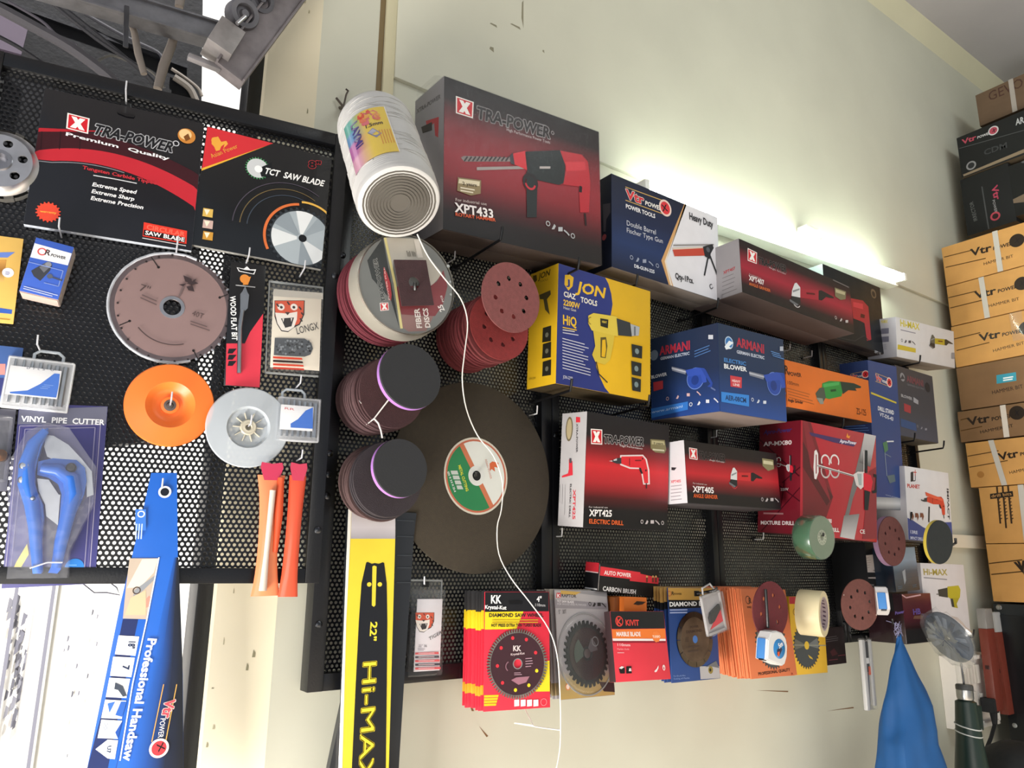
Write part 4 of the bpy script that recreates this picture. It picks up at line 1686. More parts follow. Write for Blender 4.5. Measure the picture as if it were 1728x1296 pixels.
# --- hammer drill carton
p = [0.623, -0.122, 2.080, -0.03, -0.02, 0.0, 0.375, 0.105, 0.285]
t, F, S = carton([0.618, -0.122, 2.071, 0.0, -0.063, 0.064, 0.376, 0.11, 0.29], 'power_tool_carton', 'large shrink-wrapped black and red hammer drill carton, topmost beside the twine spool', 'carton',
                 dict(front='1a1214', left='8d8a8c', right='302024', top='2a2022', bottom='564a46', back='564a46'))
xtra_front(F, [(0, '1c1618'), (.14, '241517'), (.32, '80262f'), (.5, '982d38'), (.62, '8c2a33'), (.78, '4c1a20'), (.88, '201618'), (1, '191517')])
F.view(540, 100, 2.88)
xlogo(F, (660, 178), (747, 208), (743, 288), (660, 262))
F.text('TRA-POWER', (760, 285), (1115, 385), 58, '231a1c', 1, .15, outline='b9b4b6')
F.arc((1130, 358), 9, 0, 360, 3, 'b0a8aa', 'lettering')
F.text('High Performance Power Tools', (905, 348), (1118, 412), 14, 'd0c4c4', 0)
# the hammer drill
d_ = 'picture'
F.poly([(683, 478), (700, 470), (925, 478), (925, 498), (700, 498)], '8a7e7c', d_)
for i in range(11):
    F.line([(700 + i * 20, 496), (716 + i * 20, 474)], 7, '3a3032', d_)
F.poly([(760, 525), (1025, 520), (1025, 533), (760, 541)], 'a39a98', d_)
F.poly([(922, 470), (940, 458), (1000, 445), (1005, 540), (950, 515), (925, 505)], 'd0303c', d_)
F.poly([(920, 470), (935, 455), (945, 515), (925, 508)], '3c3a42', d_)
F.poly([(995, 450), (1165, 443), (1190, 500), (1185, 600), (1160, 612), (1060, 590), (1005, 545)], '23282a', d_)
F.poly([(1165, 445), (1270, 465), (1300, 500), (1312, 600), (1305, 745), (1262, 745), (1256, 620), (1180, 610), (1195, 530)], 'bb2c38', d_)
F.poly([(1190, 500), (1285, 500), (1290, 540), (1195, 545)], 'd23c46', d_)
F.poly([(1258, 615), (1272, 620), (1270, 650), (1256, 645)], '201418', d_)
F.line([(1285, 750), (1290, 810)], 12, '2a1a1c', d_)
F.rect((1065, 522), (1117, 533), 'b4acaa', d_)
F.poly([(1000, 545), (1055, 575), (1050, 770), (1003, 770)], '262a2c', d_)
F.arc((1020, 600), 44, 0, 360, 16, '2a2426', d_)
F.arc((1020, 604), 32, 10, 170, 10, 'c0303c', d_)
F.poly([(668, 575), (780, 590), (778, 655), (730, 664), (664, 640)], '8a7a58', 'picture')
F.poly([(674, 582), (774, 596), (772, 618), (670, 604)], 'd8cdb0', 'picture')
F.text('2 years', (690, 612), (760, 622), 16, '4a3c28', 1)
F.lines((680, 625), (765, 640), (0, 14), 2, 6, 'e0d6c0')
F.text('For industrial use', (655, 690), (808, 712), 14, 'cfc0bc', 0)
F.text('XPT433', (655, 742), (842, 775), 44, 'f0eaea', 1)
F.text('ROTARY HAMMER', (655, 762), (850, 790), 16, 'd85a32', 1)
icons(F, (1105, 800), (1225, 860), 5, 13, 'b8bcc0')
S.view(540, 100, 2.88)
S.text('XTRA-POWER', (470, 265), (585, 190), 20, '5a5658', 1)
S.poly([(515, 300), (578, 280), (575, 380), (560, 372), (555, 310), (520, 340)], 'b0323c', 'picture')
S.poly([(492, 330), (545, 305), (545, 345), (500, 360)], '2a2426', 'picture')
b = t.part('shrink_wrap')
b.m('shrink', 'eef2f4')
m_, w_, d2, h_ = fitm([0, 0, 0, 0, 0, 0, .376, .11, .29])
b.box(-.0012, w_ + .0012, -.0015, d2, -.0012, h_ + .0012, .002)
b.box(-.0005, .035, d2 * .3, d2 - .002, h_, h_ + .022, .008)
t.done()

# --- double barrel gun carton
t, F, S = carton([1.041, -0.102, 2.11, -0.002, 0.009, 0.016, 0.349, 0.09, 0.216], 'power_tool_carton', 'navy and white double barrel caulking gun carton right of the hammer drill carton', 'carton',
                 dict(front='1c2a4c', left='171c2c', right='d8d8dc', top='cdcdd2', bottom='8a8078', back='8a8078'))
xtra_front(F, [(0, '171d33'), (.4, '182344'), (.7, '213562'), (1, '18213c')])
F.view(1000, 280, 4.32)
F.poly([(668, 268), (912, 372), (934, 995), (585, 880), (510, 690)], 'e4e3e8')
F.poly([(668, 262), (680, 275), (532, 695), (588, 882), (555, 868), (500, 690)], 'd2a36a')
F.poly([(672, 272), (684, 278), (524, 695), (568, 872), (580, 878), (536, 695)], 'e9dccb')
vtrlogo(F, (245, 235), (560, 350), 62)
F.text('POWER TOOLS', (240, 306), (455, 382), 30, 'f0eef0', 1)
F.text('Double Barrel', (245, 432), (462, 503), 36, 'd0d2dc', 0)
F.text('Fischer Type Gun', (245, 484), (512, 566), 34, 'd0d2dc', 0)
icons(F, (282, 668), (470, 728), 5, 16, '98a0b4')
F.text('DB-GUN-225', (300, 740), (450, 785), 24, 'dfe2ea', 1)
F.text('Heavy Duty', (702, 388), (875, 452), 50, '2a2a30', 1)
F.text('Qty-1Pcs.', (600, 820), (735, 860), 42, '2a2a30', 1)
F.poly([(575, 598), (800, 590), (805, 605), (590, 615)], 'd8c8b8', 'picture')
F.poly([(580, 612), (808, 600), (815, 655), (595, 660)], 'c24a38', 'picture')
F.line([(585, 580), (880, 575)], 9, '8a8684', 'picture')
F.poly([(800, 590), (870, 570), (880, 600), (858, 640), (850, 680), (815, 660)], '26282c', 'picture')
F.line([(840, 660), (812, 800)], 13, '26282c', 'picture')
F.line([(850, 650), (920, 835)], 15, '26282c', 'picture')
F.circ((838, 612), 18, '5a5e64', 'picture')
F.arc((862, 880), 18, 0, 300, 6, '3a3a40', 'lettering')
S.view(1000, 280, 4.32)
S.poly([(75, 280), (130, 270), (130, 340), (100, 390), (95, 480), (80, 480)], '4a4650', 'picture')
S.circ((85, 520), 22, '9a4a50', 'picture')
b = t.part('lid_flap')
b.m('card', 'dcdce0')
b.box(.19, .348, .02, .088, .2165, .2175, .0003)
b.f([(.345, .088, .2165), (.345, .02, .2165), (.345, .02, .236), (.345, .088, .232)])
t.done()

# --- long angle grinder carton
t, F, S = carton([1.38, -0.173, 2.108, 0.031, 0.009, -0.006, 0.487, 0.146, 0.133], 'power_tool_carton', 'long black and red angle grinder carton jutting out under the fluorescent tube', 'carton',
                 dict(front='1d1216', left='8c898c', right='2a1a1e', top='9aa4a4', bottom='6a5e5c', back='5a504c'))
xtra_front(F, [(0, '191316'), (.16, '2a1319'), (.38, '8e1f33'), (.52, 'a32238'), (.66, '7a1c2c'), (.84, '24141a'), (1, '171417')])
F.view(1000, 280, 4.32)
xlogo(F, (1130, 598), (1198, 632), (1196, 715), (1130, 690))
F.text('TRA-POWER', (1208, 712), (1412, 775), 48, '1c1719', 1, .15, outline='6e686a')
F.text('Angle Grinder', (1285, 745), (1410, 795), 12, 'd0c4c6', 0)
F.text('For industrial use', (1140, 792), (1228, 825), 10, 'c8b8ba', 0)
F.text('XPT407', (1140, 832), (1250, 870), 36, 'f2ecec', 1)
F.text('ANGLE GRINDER', (1140, 868), (1295, 920), 20, 'd8703a', 1)
F.view(1280, 300, 4.32)
pic_grinder(F, (360, 850), 120, body='a42638', head='dadcdf', edge='d8d4d6', slope=.12, w=1.15)
F.poly([(552, 800), (635, 830), (632, 885), (595, 892), (555, 865)], '7a7458', 'picture')
F.poly([(560, 812), (628, 836), (626, 856), (560, 836)], 'b8b08c', 'picture')
F.line([(540, 745), (655, 800)], 9, '6a6464', 'picture')
icons(F, (560, 1020), (640, 1050), 3, 12, 'c0b8b8')
S.view(1000, 280, 4.32)
S.text('XPT407', (955, 790), (1040, 755), 22, '9a3038', 1)
S.lines((945, 820), (1055, 775), (0, 30), 5, 4, '6a6668')
t.done()

# --- tall drill carton behind it
t, F, S = carton([1.898, -0.062, 2.128, -0.004, 0.015, 0.01, 0.304, 0.05, 0.214], 'power_tool_carton', 'black carton with a red drill, standing behind the end of the long grinder carton', 'carton',
                 dict(front='15181d', left='8b979b', right='20242a', top='8b979b', bottom='5a504c', back='5a504c'))
F.view(1280, 300, 4.32)
F.circ((838, 845), 32, '6a5a48', 'logo')
F.circ((838, 848), 20, '2a2420', 'logo')
F.poly([(672, 878), (760, 895), (800, 940), (822, 1180), (790, 1190), (772, 1060), (745, 1045), (690, 1025)], 'a62a34', 'picture')
F.poly([(690, 905), (760, 920), (762, 960), (690, 940)], 'c83c46', 'picture')
F.poly([(745, 990), (775, 1000), (772, 1025), (742, 1018)], '4a1418', 'picture')
F.line([(805, 1190), (770, 1150), (700, 1190), (540, 1195)], 7, '2c2c30', 'picture')
F.text('XPT 11', (845, 1275), (892, 1292), 18, 'a8a8ac', 1)
t.done()

# --- white grinder carton at the end of the top row
t, F, S = carton([2.191, -0.101, 2.106, 0.0, -0.06, 0.11, 0.36, 0.09, 0.121], 'power_tool_carton', 'white carton with a yellow angle grinder at the right end of the top row', 'carton',
                 dict(front='d3d2d4', left='b2b1b8', right='c8c8cc', top='d8d8d8', bottom='9b938c', back='8a8078'))
F.view(1280, 300, 4.32)
F.text('Hi-MAX', (1032, 1080), (1172, 1110), 48, 'cfc23e', 1)
F.lines((1035, 1108), (1172, 1140), (0, 10), 1, 7, '8a8a9a')
icons(F, (1045, 1185), (1130, 1205), 4, 12, '4a4a54')
F.poly([(1015, 1215), (1145, 1245), (1145, 1275), (1012, 1250)], 'c9b43c', 'picture')
pic_grinder(F, (1315, 1195), 74, body='b3a02c', tail='33332c', head='5a5c54', slope=.14)
F.rect((1405, 1275), (1428, 1320), '8a8a90', 'picture')
S.view(1280, 300, 4.32)
S.text('Hi-MAX', (893, 1060), (940, 1058), 24, 'c6b840', 1)
for y in (1100, 1160):
    S.poly([(893, y), (950, y - 5), (950, y + 35), (893, y + 40)], '6c6c7c', 'picture')
S.lines((893, 1220), (945, 1218), (0, 14), 3, 5, '8a8a96')
t.done()

# --- yellow and blue heat gun carton
t, F, S = carton([0.884, -0.106, 1.833, 0.015, -0.001, 0.044, 0.26, 0.09, 0.242], 'power_tool_carton', 'yellow and blue heat gun carton beside the reddish sanding discs', 'carton',
                 dict(front='e0b222', left='d2a81f', right='d2a81f', top='d6ac20', bottom='3a3020', back='8a7a50'), bev=.0014)
F.view(860, 420, 3.41)
cv = lambda y: 560 + 34 * math.sin((y - 150) / 640 * PI * 1.1) if y < 420 else 575 - 95 * math.sin((y - 420) / 400 * PI * .9) + 0
F.poly([(278, 80), (550, 165)] + [(cv2, y) for y, cv2 in ((200, 568), (260, 585), (320, 592), (380, 582), (440, 560), (500, 530), (560, 505), (620, 492), (680, 498), (740, 520), (800, 548), (848, 575))] + [(265, 785)], '2b3578')
F.poly([(318, 150), (345, 148), (368, 165), (362, 215), (338, 240), (315, 205)], 'd8ae2a', 'logo')
F.text('J', (332, 208), (350, 212), 34, '2b3578', 1, d='logo')
F.text('JON', (388, 246), (548, 284), 62, 'e2b62c', 1, .25, d='logo')
F.text('CIAZ', (310, 272), (378, 292), 30, 'e9e4d4', 1)
F.text('TOOLS', (408, 305), (503, 330), 30, 'e9e4d4', 1)
F.text('2200W', (308, 322), (402, 345), 32, 'e6bc3a', 1)
F.text('Heat Gun', (308, 345), (382, 362), 16, 'd8d4c8', 0)
F.text('HiQ', (304, 432), (385, 448), 54, 'e2b62c', 1)
F.line([(304, 452), (385, 468)], 6, 'e2b62c')
F.lines((304, 466), (385, 478), (0, 10), 1, 5, 'd8d4c8')
F.lines((304, 482), (400, 498), (0, 10), 1, 5, 'c8c8d8')
F.lines((302, 515), (470, 560), (0, 17), 11, 5, 'c8c8d8')
F.text('JON-2200', (305, 745), (360, 755), 18, 'e0e0ea', 0)
d_ = 'picture'
F.poly([(450, 385), (480, 370), (612, 390), (625, 410), (620, 505), (560, 490), (470, 470), (450, 430)], 'd8c04a', d_)
F.poly([(478, 470), (600, 500), (592, 560), (575, 640), (545, 668), (490, 650), (472, 610), (490, 560)], 'd2b840', d_)
F.poly([(520, 510), (552, 508), (560, 560), (550, 630), (520, 625), (520, 560)], '5c4f24', d_)
F.poly([(530, 525), (548, 522), (552, 580), (545, 625), (526, 620)], 'e0b222', d_)
F.poly([(612, 400), (690, 425), (700, 505), (622, 498)], '34383c', d_)
F.poly([(692, 432), (745, 450), (740, 500), (700, 502)], 'a8acb0', d_)
F.rect((712, 448), (722, 500), '6a6e74', d_)
F.poly([(518, 400), (565, 408), (562, 458), (520, 445)], '26261e', d_)
F.text('HEAT', (528, 425), (556, 430), 12, 'd8c04a', 1)
F.line([(495, 650), (510, 720), (560, 770)], 8, '33302a', d_)
F.arc((465, 415), 22, 90, 270, 5, '8a7824', d_)
for a in ((698, 548, 760, 632), (696, 645, 755, 735), (698, 738, 752, 825)):
    F.poly([(a[0], a[1]), (a[2], a[1] + 14), (a[2] - 2, a[3]), (a[0] + 4, a[3] - 10)], '2a2c28', d_)
    F.circ(((a[0] + a[2]) / 2, (a[1] + a[3]) / 2), 16, '7a8a8a', d_)
S.view(860, 420, 3.41)
S.poly([(135, 155), (155, 150), (158, 180), (145, 195), (136, 180)], '4a3c14', 'logo')
S.text('JON', (168, 175), (232, 150), 32, '4a3c14', 1, .2, d='logo')
S.text('TOOLS', (172, 195), (222, 180), 12, '6a5820', 0)
S.poly([(172, 265), (235, 238), (238, 262), (215, 290), (232, 380), (205, 350), (195, 290), (175, 290)], '4a4226', 'picture')
for y in (455, 548, 650):
    S.poly([(192, y), (240, y - 14), (238, y + 76), (188, y + 84)], '26241c', 'picture')
    S.circ((215, y + 40), 14, '6a6a5a', 'picture')
S.text('JON-2200', (112, 755), (150, 748), 12, '8a7420', 0)
t.done()

# --- blower carton standing cornerwise
t, F, S = carton([1.239, -0.205, 1.807, 0.008, -0.021, 0.048, 0.23, 0.192, 0.189], 'power_tool_carton', 'cube-like dark blue electric blower carton with red lettering on both visible sides', 'carton',
                 dict(front='22355c', left='1f3055', right='22355c', top='33405c', bottom='8c7f7a', back='5a504c'))
for f, dk in ((F, 0), (S, 1)):
    xtra_front(f, [(0, '25344f'), (.5, '213354'), (.78, '27427a'), (1, '2c4e96')] if not dk else [(0, '222f4a'), (.5, '1e2e4e'), (.78, '223a6e'), (1, '27468c')])


def blower(f, c, s, fl=1):
    x, y = c
    P = lambda pts: [(x + a * s, y + b * s) for a, b in pts]
    f.poly(P([(-1.3, -.55), (-1.28, -.33), (-.55, -.12), (-.5, -.35)]), '7a8090', 'picture')
    f.poly(P([(-1.3, -.5), (-.52, -.28), (-.52, -.22), (-1.3, -.42)]), 'b8bcc8', 'picture')
    f.circ((x, y + .1 * s), .6 * s, '6a86cc', 'picture')
    f.circ((x, y + .1 * s), .56 * s, '2c4aa0', 'picture')
    f.poly(P([(-.55, -.35), (.1, -.5), (.5, -.45), (.62, .3), (.4, .35), (.3, -.1), (-.4, .0)]), '3350ac', 'picture')
    f.poly(P([(.3, -.45), (.55, -.4), (.95, .35), (.9, .6), (.65, .55), (.82, .4), (.5, -.1)]), '2a4698', 'picture')
    f.circ((x - .02 * s, y + .2 * s), .26 * s, '223a80', 'picture')
    f.line(P([(.85, .6), (1.1, .75)]), .08 * s, '5a6a98', 'picture')


F.view(860, 420, 3.41)
F.circ((1262, 540), 36, 'c0d4ea', 'logo')
F.circ((1262, 540), 30, '3a78b8', 'logo')
F.poly([(1236, 562), (1262, 528), (1288, 540), (1262, 562), (1275, 572), (1245, 580)], 'e8f0f6', 'logo')
F.text('ARMANI', (1306, 560), (1466, 602), 52, 'b23246', 1)
F.text('GERMAN ELECTRIC', (1306, 600), (1466, 636), 18, 'c8d0e0', 1)
F.text('ELECTRIC', (1232, 648), (1360, 672), 22, '4a88cc', 1)
F.text('BLOWER', (1232, 686), (1362, 706), 26, 'f0f2f6', 1)
F.poly([(1268, 728), (1335, 740), (1334, 802), (1270, 792)], 'c8404a', 'picture')
F.text('HEAVY', (1278, 764), (1326, 772), 14, 'f2d8d8', 1)
F.text('LINE', (1284, 786), (1322, 792), 14, 'f2d8d8', 1)
blower(F, (1520, 765), 110)
F.poly([(1215, 822), (1375, 842), (1375, 908), (1216, 880)], '3a86d8')
F.text('AER-08CM', (1240, 868), (1360, 886), 28, '1c3460', 1)
icons(F, (1395, 868), (1465, 885), 3, 11, 'd0d8e6')
F.rect((1552, 562), (1572, 588), 'a8b0c0', 'picture')
F.lines((1500, 590), (1570, 612), (5, 12), 3, 5, '5a86c0')
S.view(860, 420, 3.41)
S.circ((832, 612), 30, '6a7a90', 'logo')
S.text('ARMANI', (865, 612), (1040, 578), 50, 'a82e40', 1)
S.text('GERMAN ELECTRIC', (868, 640), (1036, 608), 16, 'b0bace', 1)
S.text('BLOWER', (815, 748), (905, 728), 18, 'd0d6e2', 1)
blower(S, (1070, 735), 105)
S.poly([(828, 768), (884, 758), (884, 805), (830, 820)], 'b03a44', 'picture')
S.rect((1145, 495), (1172, 520), 'c0c6d2', 'picture')
S.lines((1065, 590), (1180, 545), (0, 16), 3, 5, '4a70a8')
icons(S, (910, 862), (1090, 832), 4, 11, 'c8a8ac')
S.poly([(815, 920), (1028, 878), (1028, 925), (812, 975)], '3573c4')
S.text('www.armani', (820, 948), (1000, 912), 16, 'b8d0f0', 0)
icons(S, (1045, 895), (1190, 872), 4, 12, 'd0d4de')
t.done()

# --- orange angle grinder carton
t, F, S = carton([1.564, -0.144, 1.868, 0.005, -0.011, 0.023, 0.374, 0.13, 0.116], 'power_tool_carton', 'flat orange carton with a green angle grinder between the blower carton and the blue tower', 'carton',
                 dict(front='d9702c', left='c86628', right='c86628', top='c86628', bottom='463c38', back='5a504c'))
F.view(1260, 560, 4.32)
F.text('R', (278, 305), (306, 310), 62, '2a1c14', 1, d='logo')
F.text('POWER', (306, 318), (398, 330), 28, '2a1c14', 1)
F.text('100mm', (292, 380), (382, 398), 26, '4a2c18', 0)
F.lines((294, 410), (480, 462), (4, 22), 4, 6, 'a85a2a')
F.text('Angle Grinder', (300, 506), (410, 526), 22, '33201a', 1)
d_ = 'picture'
F.poly([(550, 375), (600, 358), (680, 362), (705, 400), (690, 470), (600, 490), (560, 480), (545, 430)], '2f8a3c', d_)
F.poly([(555, 380), (672, 366), (672, 388), (560, 405)], '4aa858', d_)
F.poly([(680, 362), (780, 375), (832, 398), (830, 410), (790, 412), (800, 430), (740, 425), (700, 455)], '23342c', d_)
F.poly([(500, 450), (530, 410), (562, 405), (575, 480), (550, 522), (520, 510)], '4a5248', d_)
F.poly([(505, 480), (552, 485), (560, 525), (535, 528)], '8a8e84', d_)
F.line([(610, 430), (650, 425)], 16, '1c4a24', d_)
F.text('ZS-125', (800, 600), (872, 612), 44, '4a2814', 0)
t.done()

# --- blue tower carton of the drill stand
t, F, S = carton([1.999, -0.097, 1.649, 0.0, -0.033, 0.062, 0.152, 0.085, 0.41], 'power_tool_carton', 'tall narrow blue drill stand carton with a yellow stripe', 'carton',
                 dict(front='344a80', left='2e3f6e', right='344a80', top='3c4c78', bottom='8c8c90', back='5a504c'))
xtra_front(F, [(0, '33477c'), (.5, '33487c'), (.88, '2b4584'), (.92, '2b4584'), (.921, '9a9ea4'), (.96, 'c8cace'), (1, '70747a')])
F.view(1260, 560, 4.32)
vtrlogo(F, (940, 350), (1050, 392), 38)
F.poly([(905, 438), (1090, 512), (1090, 524), (905, 452)], 'c8b83c')
F.text('DRILL STAND', (955, 570), (1072, 605), 30, 'e6e8ee', 1)
F.text('VT-DS-43', (968, 612), (1068, 650), 26, 'd4d8e2', 1)
d_ = 'picture'
F.poly([(990, 810), (1022, 795), (1030, 860), (1005, 885)], '4a7a5a', d_)
F.line([(1020, 800), (1070, 798)], 10, 'd0d4dc', d_)
F.line([(1005, 880), (1020, 1050)], 8, '8a9ab0', d_)
F.line([(1010, 890), (1050, 912)], 8, '6a7a90', d_)
F.poly([(1020, 1050), (1075, 1040), (1082, 1090), (1040, 1105)], '5a6e78', d_)
F.text('www.power.com', (1010, 1192), (1138, 1225), 12, 'a8b4d0', 0)
S.view(1260, 560, 4.32)
vtrlogo(S, (760, 345), (878, 322), 30)
S.lines((720, 690), (925, 680), (0, 18), 4, 6, '5a80c0')
t.done()

# --- second blower carton, dark
t, F, S = carton([2.178, -0.092, 1.87, 0.0, 0.007, 0.023, 0.224, 0.08, 0.211], 'power_tool_carton', 'dusty dark grey blower carton at the right end of the middle row', 'carton',
                 dict(front='3e4048', left='33353e', right='3a3c46', top='3a3c46', bottom='5a564e', back='4a463e'))
xtra_front(F, [(0, '3c3e46'), (.6, '42444c'), (1, '464c5c')])
F.view(1260, 560, 4.32)
F.circ((1135, 330), 30, '8a8c92', 'logo')
F.poly([(1118, 345), (1135, 310), (1152, 345)], '3a3c44', 'logo')
F.text('ARMANI', (1168, 362), (1290, 400), 46, '74404a', 1)
F.text('GERMAN ELECTRIC', (1168, 388), (1295, 425), 12, '7a7c84', 0)
F.text('BLOWER', (1125, 472), (1205, 498), 20, 'a8aab0', 1)
F.poly([(1215, 475), (1250, 500), (1250, 530), (1215, 512)], '9a9ca4', 'picture')
F.poly([(1145, 520), (1195, 540), (1195, 595), (1148, 578)], 'a03c42', 'picture')
F.circ((1318, 405), 34, '24262c', 'picture')
F.poly([(1120, 630), (1232, 668), (1238, 725), (1124, 690)], '35507e')
icons(F, (1245, 688), (1305, 712), 3, 9, '8a8c98')
t.done()

# --- red mixer drill carton
t, F, S = carton([1.583, -0.138, 1.57, -0.103, 0.043, 0.071, 0.28, 0.127, 0.268], 'power_tool_carton', 'deep red mixer drill carton with a silver band and a mixing paddle picture', 'carton',
                 dict(front='a82632', left='6e1a26', right='8e202c', top='7a1c28', bottom='4a2a2a', back='5a504c'), mat='gloss')
F.view(1260, 680, 5.183)
F.poly([(490, 125), (560, 140), (755, 825), (640, 1180), (490, 1180)], '6c1822')
F.poly([(490, 330), (600, 560), (755, 820), (700, 900), (490, 560)], '4c1119')
F.poly([(490, 125), (530, 130), (720, 800), (735, 870), (560, 560)], '7e1e2a')
F.poly([(1030, 265), (1132, 285), (1085, 470), (1000, 640), (930, 830), (890, 1000), (950, 1195), (812, 1170), (880, 900), (950, 600)], '6c6a6c')
F.grad(((1028, 265), (1132, 288), (1080, 560), (985, 520)), [(0, 'b4b2b4'), (.6, 'a09ea0'), (1, '5a5658')])
F.grad(((850, 985), (985, 970), (940, 1195), (818, 1172)), [(0, '7a787a'), (1, 'b8b6b8')])
F.poly([(1070, 600), (1140, 560), (1140, 1190), (1010, 1190)], '7c1c28')
F.poly([(545, 255), (820, 315), (960, 345), (935, 382), (760, 345), (560, 285)], '3c2458')
F.text('Apro-Power', (812, 345), (955, 365), 30, 'e0d8e4', 1, .3, outline='3a2a70')
F.poly([(868, 300), (878, 262), (888, 290), (905, 285), (895, 312)], 'd88a3c', 'logo')
d_ = 'picture'


def mixer(f, P, k, col='cfcaca'):
    f.poly(P([(-1.95, -.95), (-1.85, -1.05), (-1.75, -.8), (-1.72, .3), (-1.85, .75), (-1.95, .7), (-2.0, 0)]), 'd8d2d2', d_)
    f.poly(P([(-1.88, -.75), (-1.82, -.75), (-1.82, .4), (-1.88, .4)]), '8a4a4e', d_)
    for q in (-1.35, -.85):
        f.arc(P([(q, -.35)])[0], .40 * k, 150, 390, .10 * k, 'd8d2d2', d_, 14)
        f.arc(P([(q, .25)])[0], .42 * k, -20, 200, .10 * k, 'b8b0b0', d_, 14)
    f.line(P([(-1.8, -.1), (.2, .55)]), .12 * k, 'd8d4d4', d_)
    f.line(P([(-1.8, -.08), (.2, .57)]), .05 * k, '4a3a3c', d_)
    f.poly(P([(.15, .45), (.4, .28), (.75, .3), (.8, 1.1), (.55, 1.35), (.3, 1.1)]), col, d_)
    f.poly(P([(.35, .4), (.6, .4), (.6, 1.1), (.45, 1.1)]), '9aa8aa', d_)
    f.poly(P([(.7, .35), (1.1, .5), (1.2, .9), (1.1, 1.5), (.7, 1.35)]), 'c8283a', d_)
    f.line(P([(.85, -1.0), (.85, .35)]), .22 * k, '1c2226', d_)
    f.line(P([(.72, -.95), (.72, .3)]), .05 * k, 'cfcaca', d_)
    f.poly(P([(1.25, .4), (1.52, .5), (1.45, 1.55), (1.2, 1.6), (1.15, 1.45), (1.32, 1.4), (1.38, .65), (1.25, .6)]), '1c2226', d_)
    f.poly(P([(.75, 1.4), (1.05, 1.5), (.95, 2.6), (.75, 2.6)]), '1c2226', d_)


mixer(F, lambda pts: [(905 + a * 170 * .95, 560 + b * 145) for a, b in pts], 150)
F.text('AP-MX80', (640, 1045), (740, 1050), 36, 'ece4e4', 1)
F.text('MIXTURE DRILL', (560, 1115), (805, 1128), 34, 'ece4e4', 1)
F.text('CE', (985, 1140), (1030, 1142), 34, 'd8cccc', 1)
S.view(1260, 680, 5.183)
for a in ((110, 320, 460, 640), (150, 620, 470, 860), (330, 690, 300, 900)):
    S.line([(a[0], a[1]), (a[2], a[3])], 12, '42101a')
S.line([(470, 740), (130, 1120)], 12, '42101a')
S.line([(470, 560), (310, 700)], 12, '42101a')
S.text('Apro-Power', (150, 275), (390, 250), 36, '3a2c66', 1, .3)
S.text('AP-MX80', (150, 378), (395, 362), 36, 'dccfd0', 1)
mixer(S, lambda pts: [(335 + a * 62, 520 + b * 62) for a, b in pts], 60)
S.text('220V', (300, 768), (368, 765), 22, 'c0aeb0', 1)
S.lines((150, 965), (350, 970), (0, 10), 1, 14, '9a6a6e')
S.text('MIXTURE DRILL', (125, 1062), (425, 1068), 32, 'e0d4d4', 1)
t.done()

# --- electric drill carton
t, F, S = carton([0.955, -0.099, 1.566, 0.069, -0.008, 0.077, 0.248, 0.07, 0.221], 'power_tool_carton', 'black and red electric drill carton with a grey side, below the heat gun carton', 'carton',
                 dict(front='18161a', left='b3b0b1', right='28181c', top='1c1a1e', bottom='3a3436', back='5a504c'))
xtra_front(F, [(0, '1d1a1d'), (.2, '1e181b'), (.34, '8a2026'), (.46, 'cf2b33'), (.6, 'b0262e'), (.74, '4c1619'), (.84, '181417'), (1, '141316')])
F.view(900, 680, 3.41)
xlogo(F, (330, 148), (396, 153), (396, 240), (332, 236))
F.text('TRA-POWER', (402, 230), (632, 246), 48, '1a1619', 1, .18, outline='d0cccd')
F.text('High Performance', (497, 250), (628, 268), 11, 'e0d6d6', 0)
F.poly([(672, 208), (755, 214), (764, 270), (752, 290), (700, 284), (674, 262)], '7c7450', 'picture')
F.poly([(680, 216), (750, 221), (756, 242), (680, 238)], 'b0a880', 'picture')
F.text('2 years', (690, 236), (745, 240), 11, '3a3420', 1)
F.line([(685, 268), (752, 274)], 9, 'c8c4a8', 'picture')
pic_drill(F, (562, 352), 104, body='dc2a34', edge='e6d4d4')
F.text('For industrial use', (316, 603), (425, 606), 10, 'd8d0d0', 0)
F.text('XPT425', (320, 650), (450, 654), 38, 'f4f0f0', 1)
F.text('ELECTRIC DRILL', (316, 692), (515, 703), 26, 'd8602c', 1)
icons(F, (622, 683), (740, 690), 5, 12, 'c0b8ba')
S.view(900, 680, 3.41)
S.circ((207, 150), 70, '6a5f48', 'picture', sx=.42)
S.circ((207, 150), 58, 'a89a78', 'picture', sx=.36)
S.poly([(246, 80), (270, 82), (270, 112), (246, 112)], 'c8323e', 'logo')
S.text('XTRA-POWER', (248, 120), (246, 285), 14, '4a4648', 1)
S.poly([(205, 325), (225, 335), (228, 415), (165, 430), (165, 420), (200, 405), (205, 380)], 'c8323e', 'picture')
S.poly([(208, 318), (220, 318), (222, 345), (208, 345)], '4a4a50', 'picture')
S.text('ELECTRIC DRILL', (212, 465), (205, 660), 13, '3a3638', 1)
S.text('XPT425', (230, 500), (226, 672), 22, 'c8424c', 1)
S.lines((155, 465), (150, 660), (15, 2), 3, 3, '8a8688', jag=.5)
t.done()

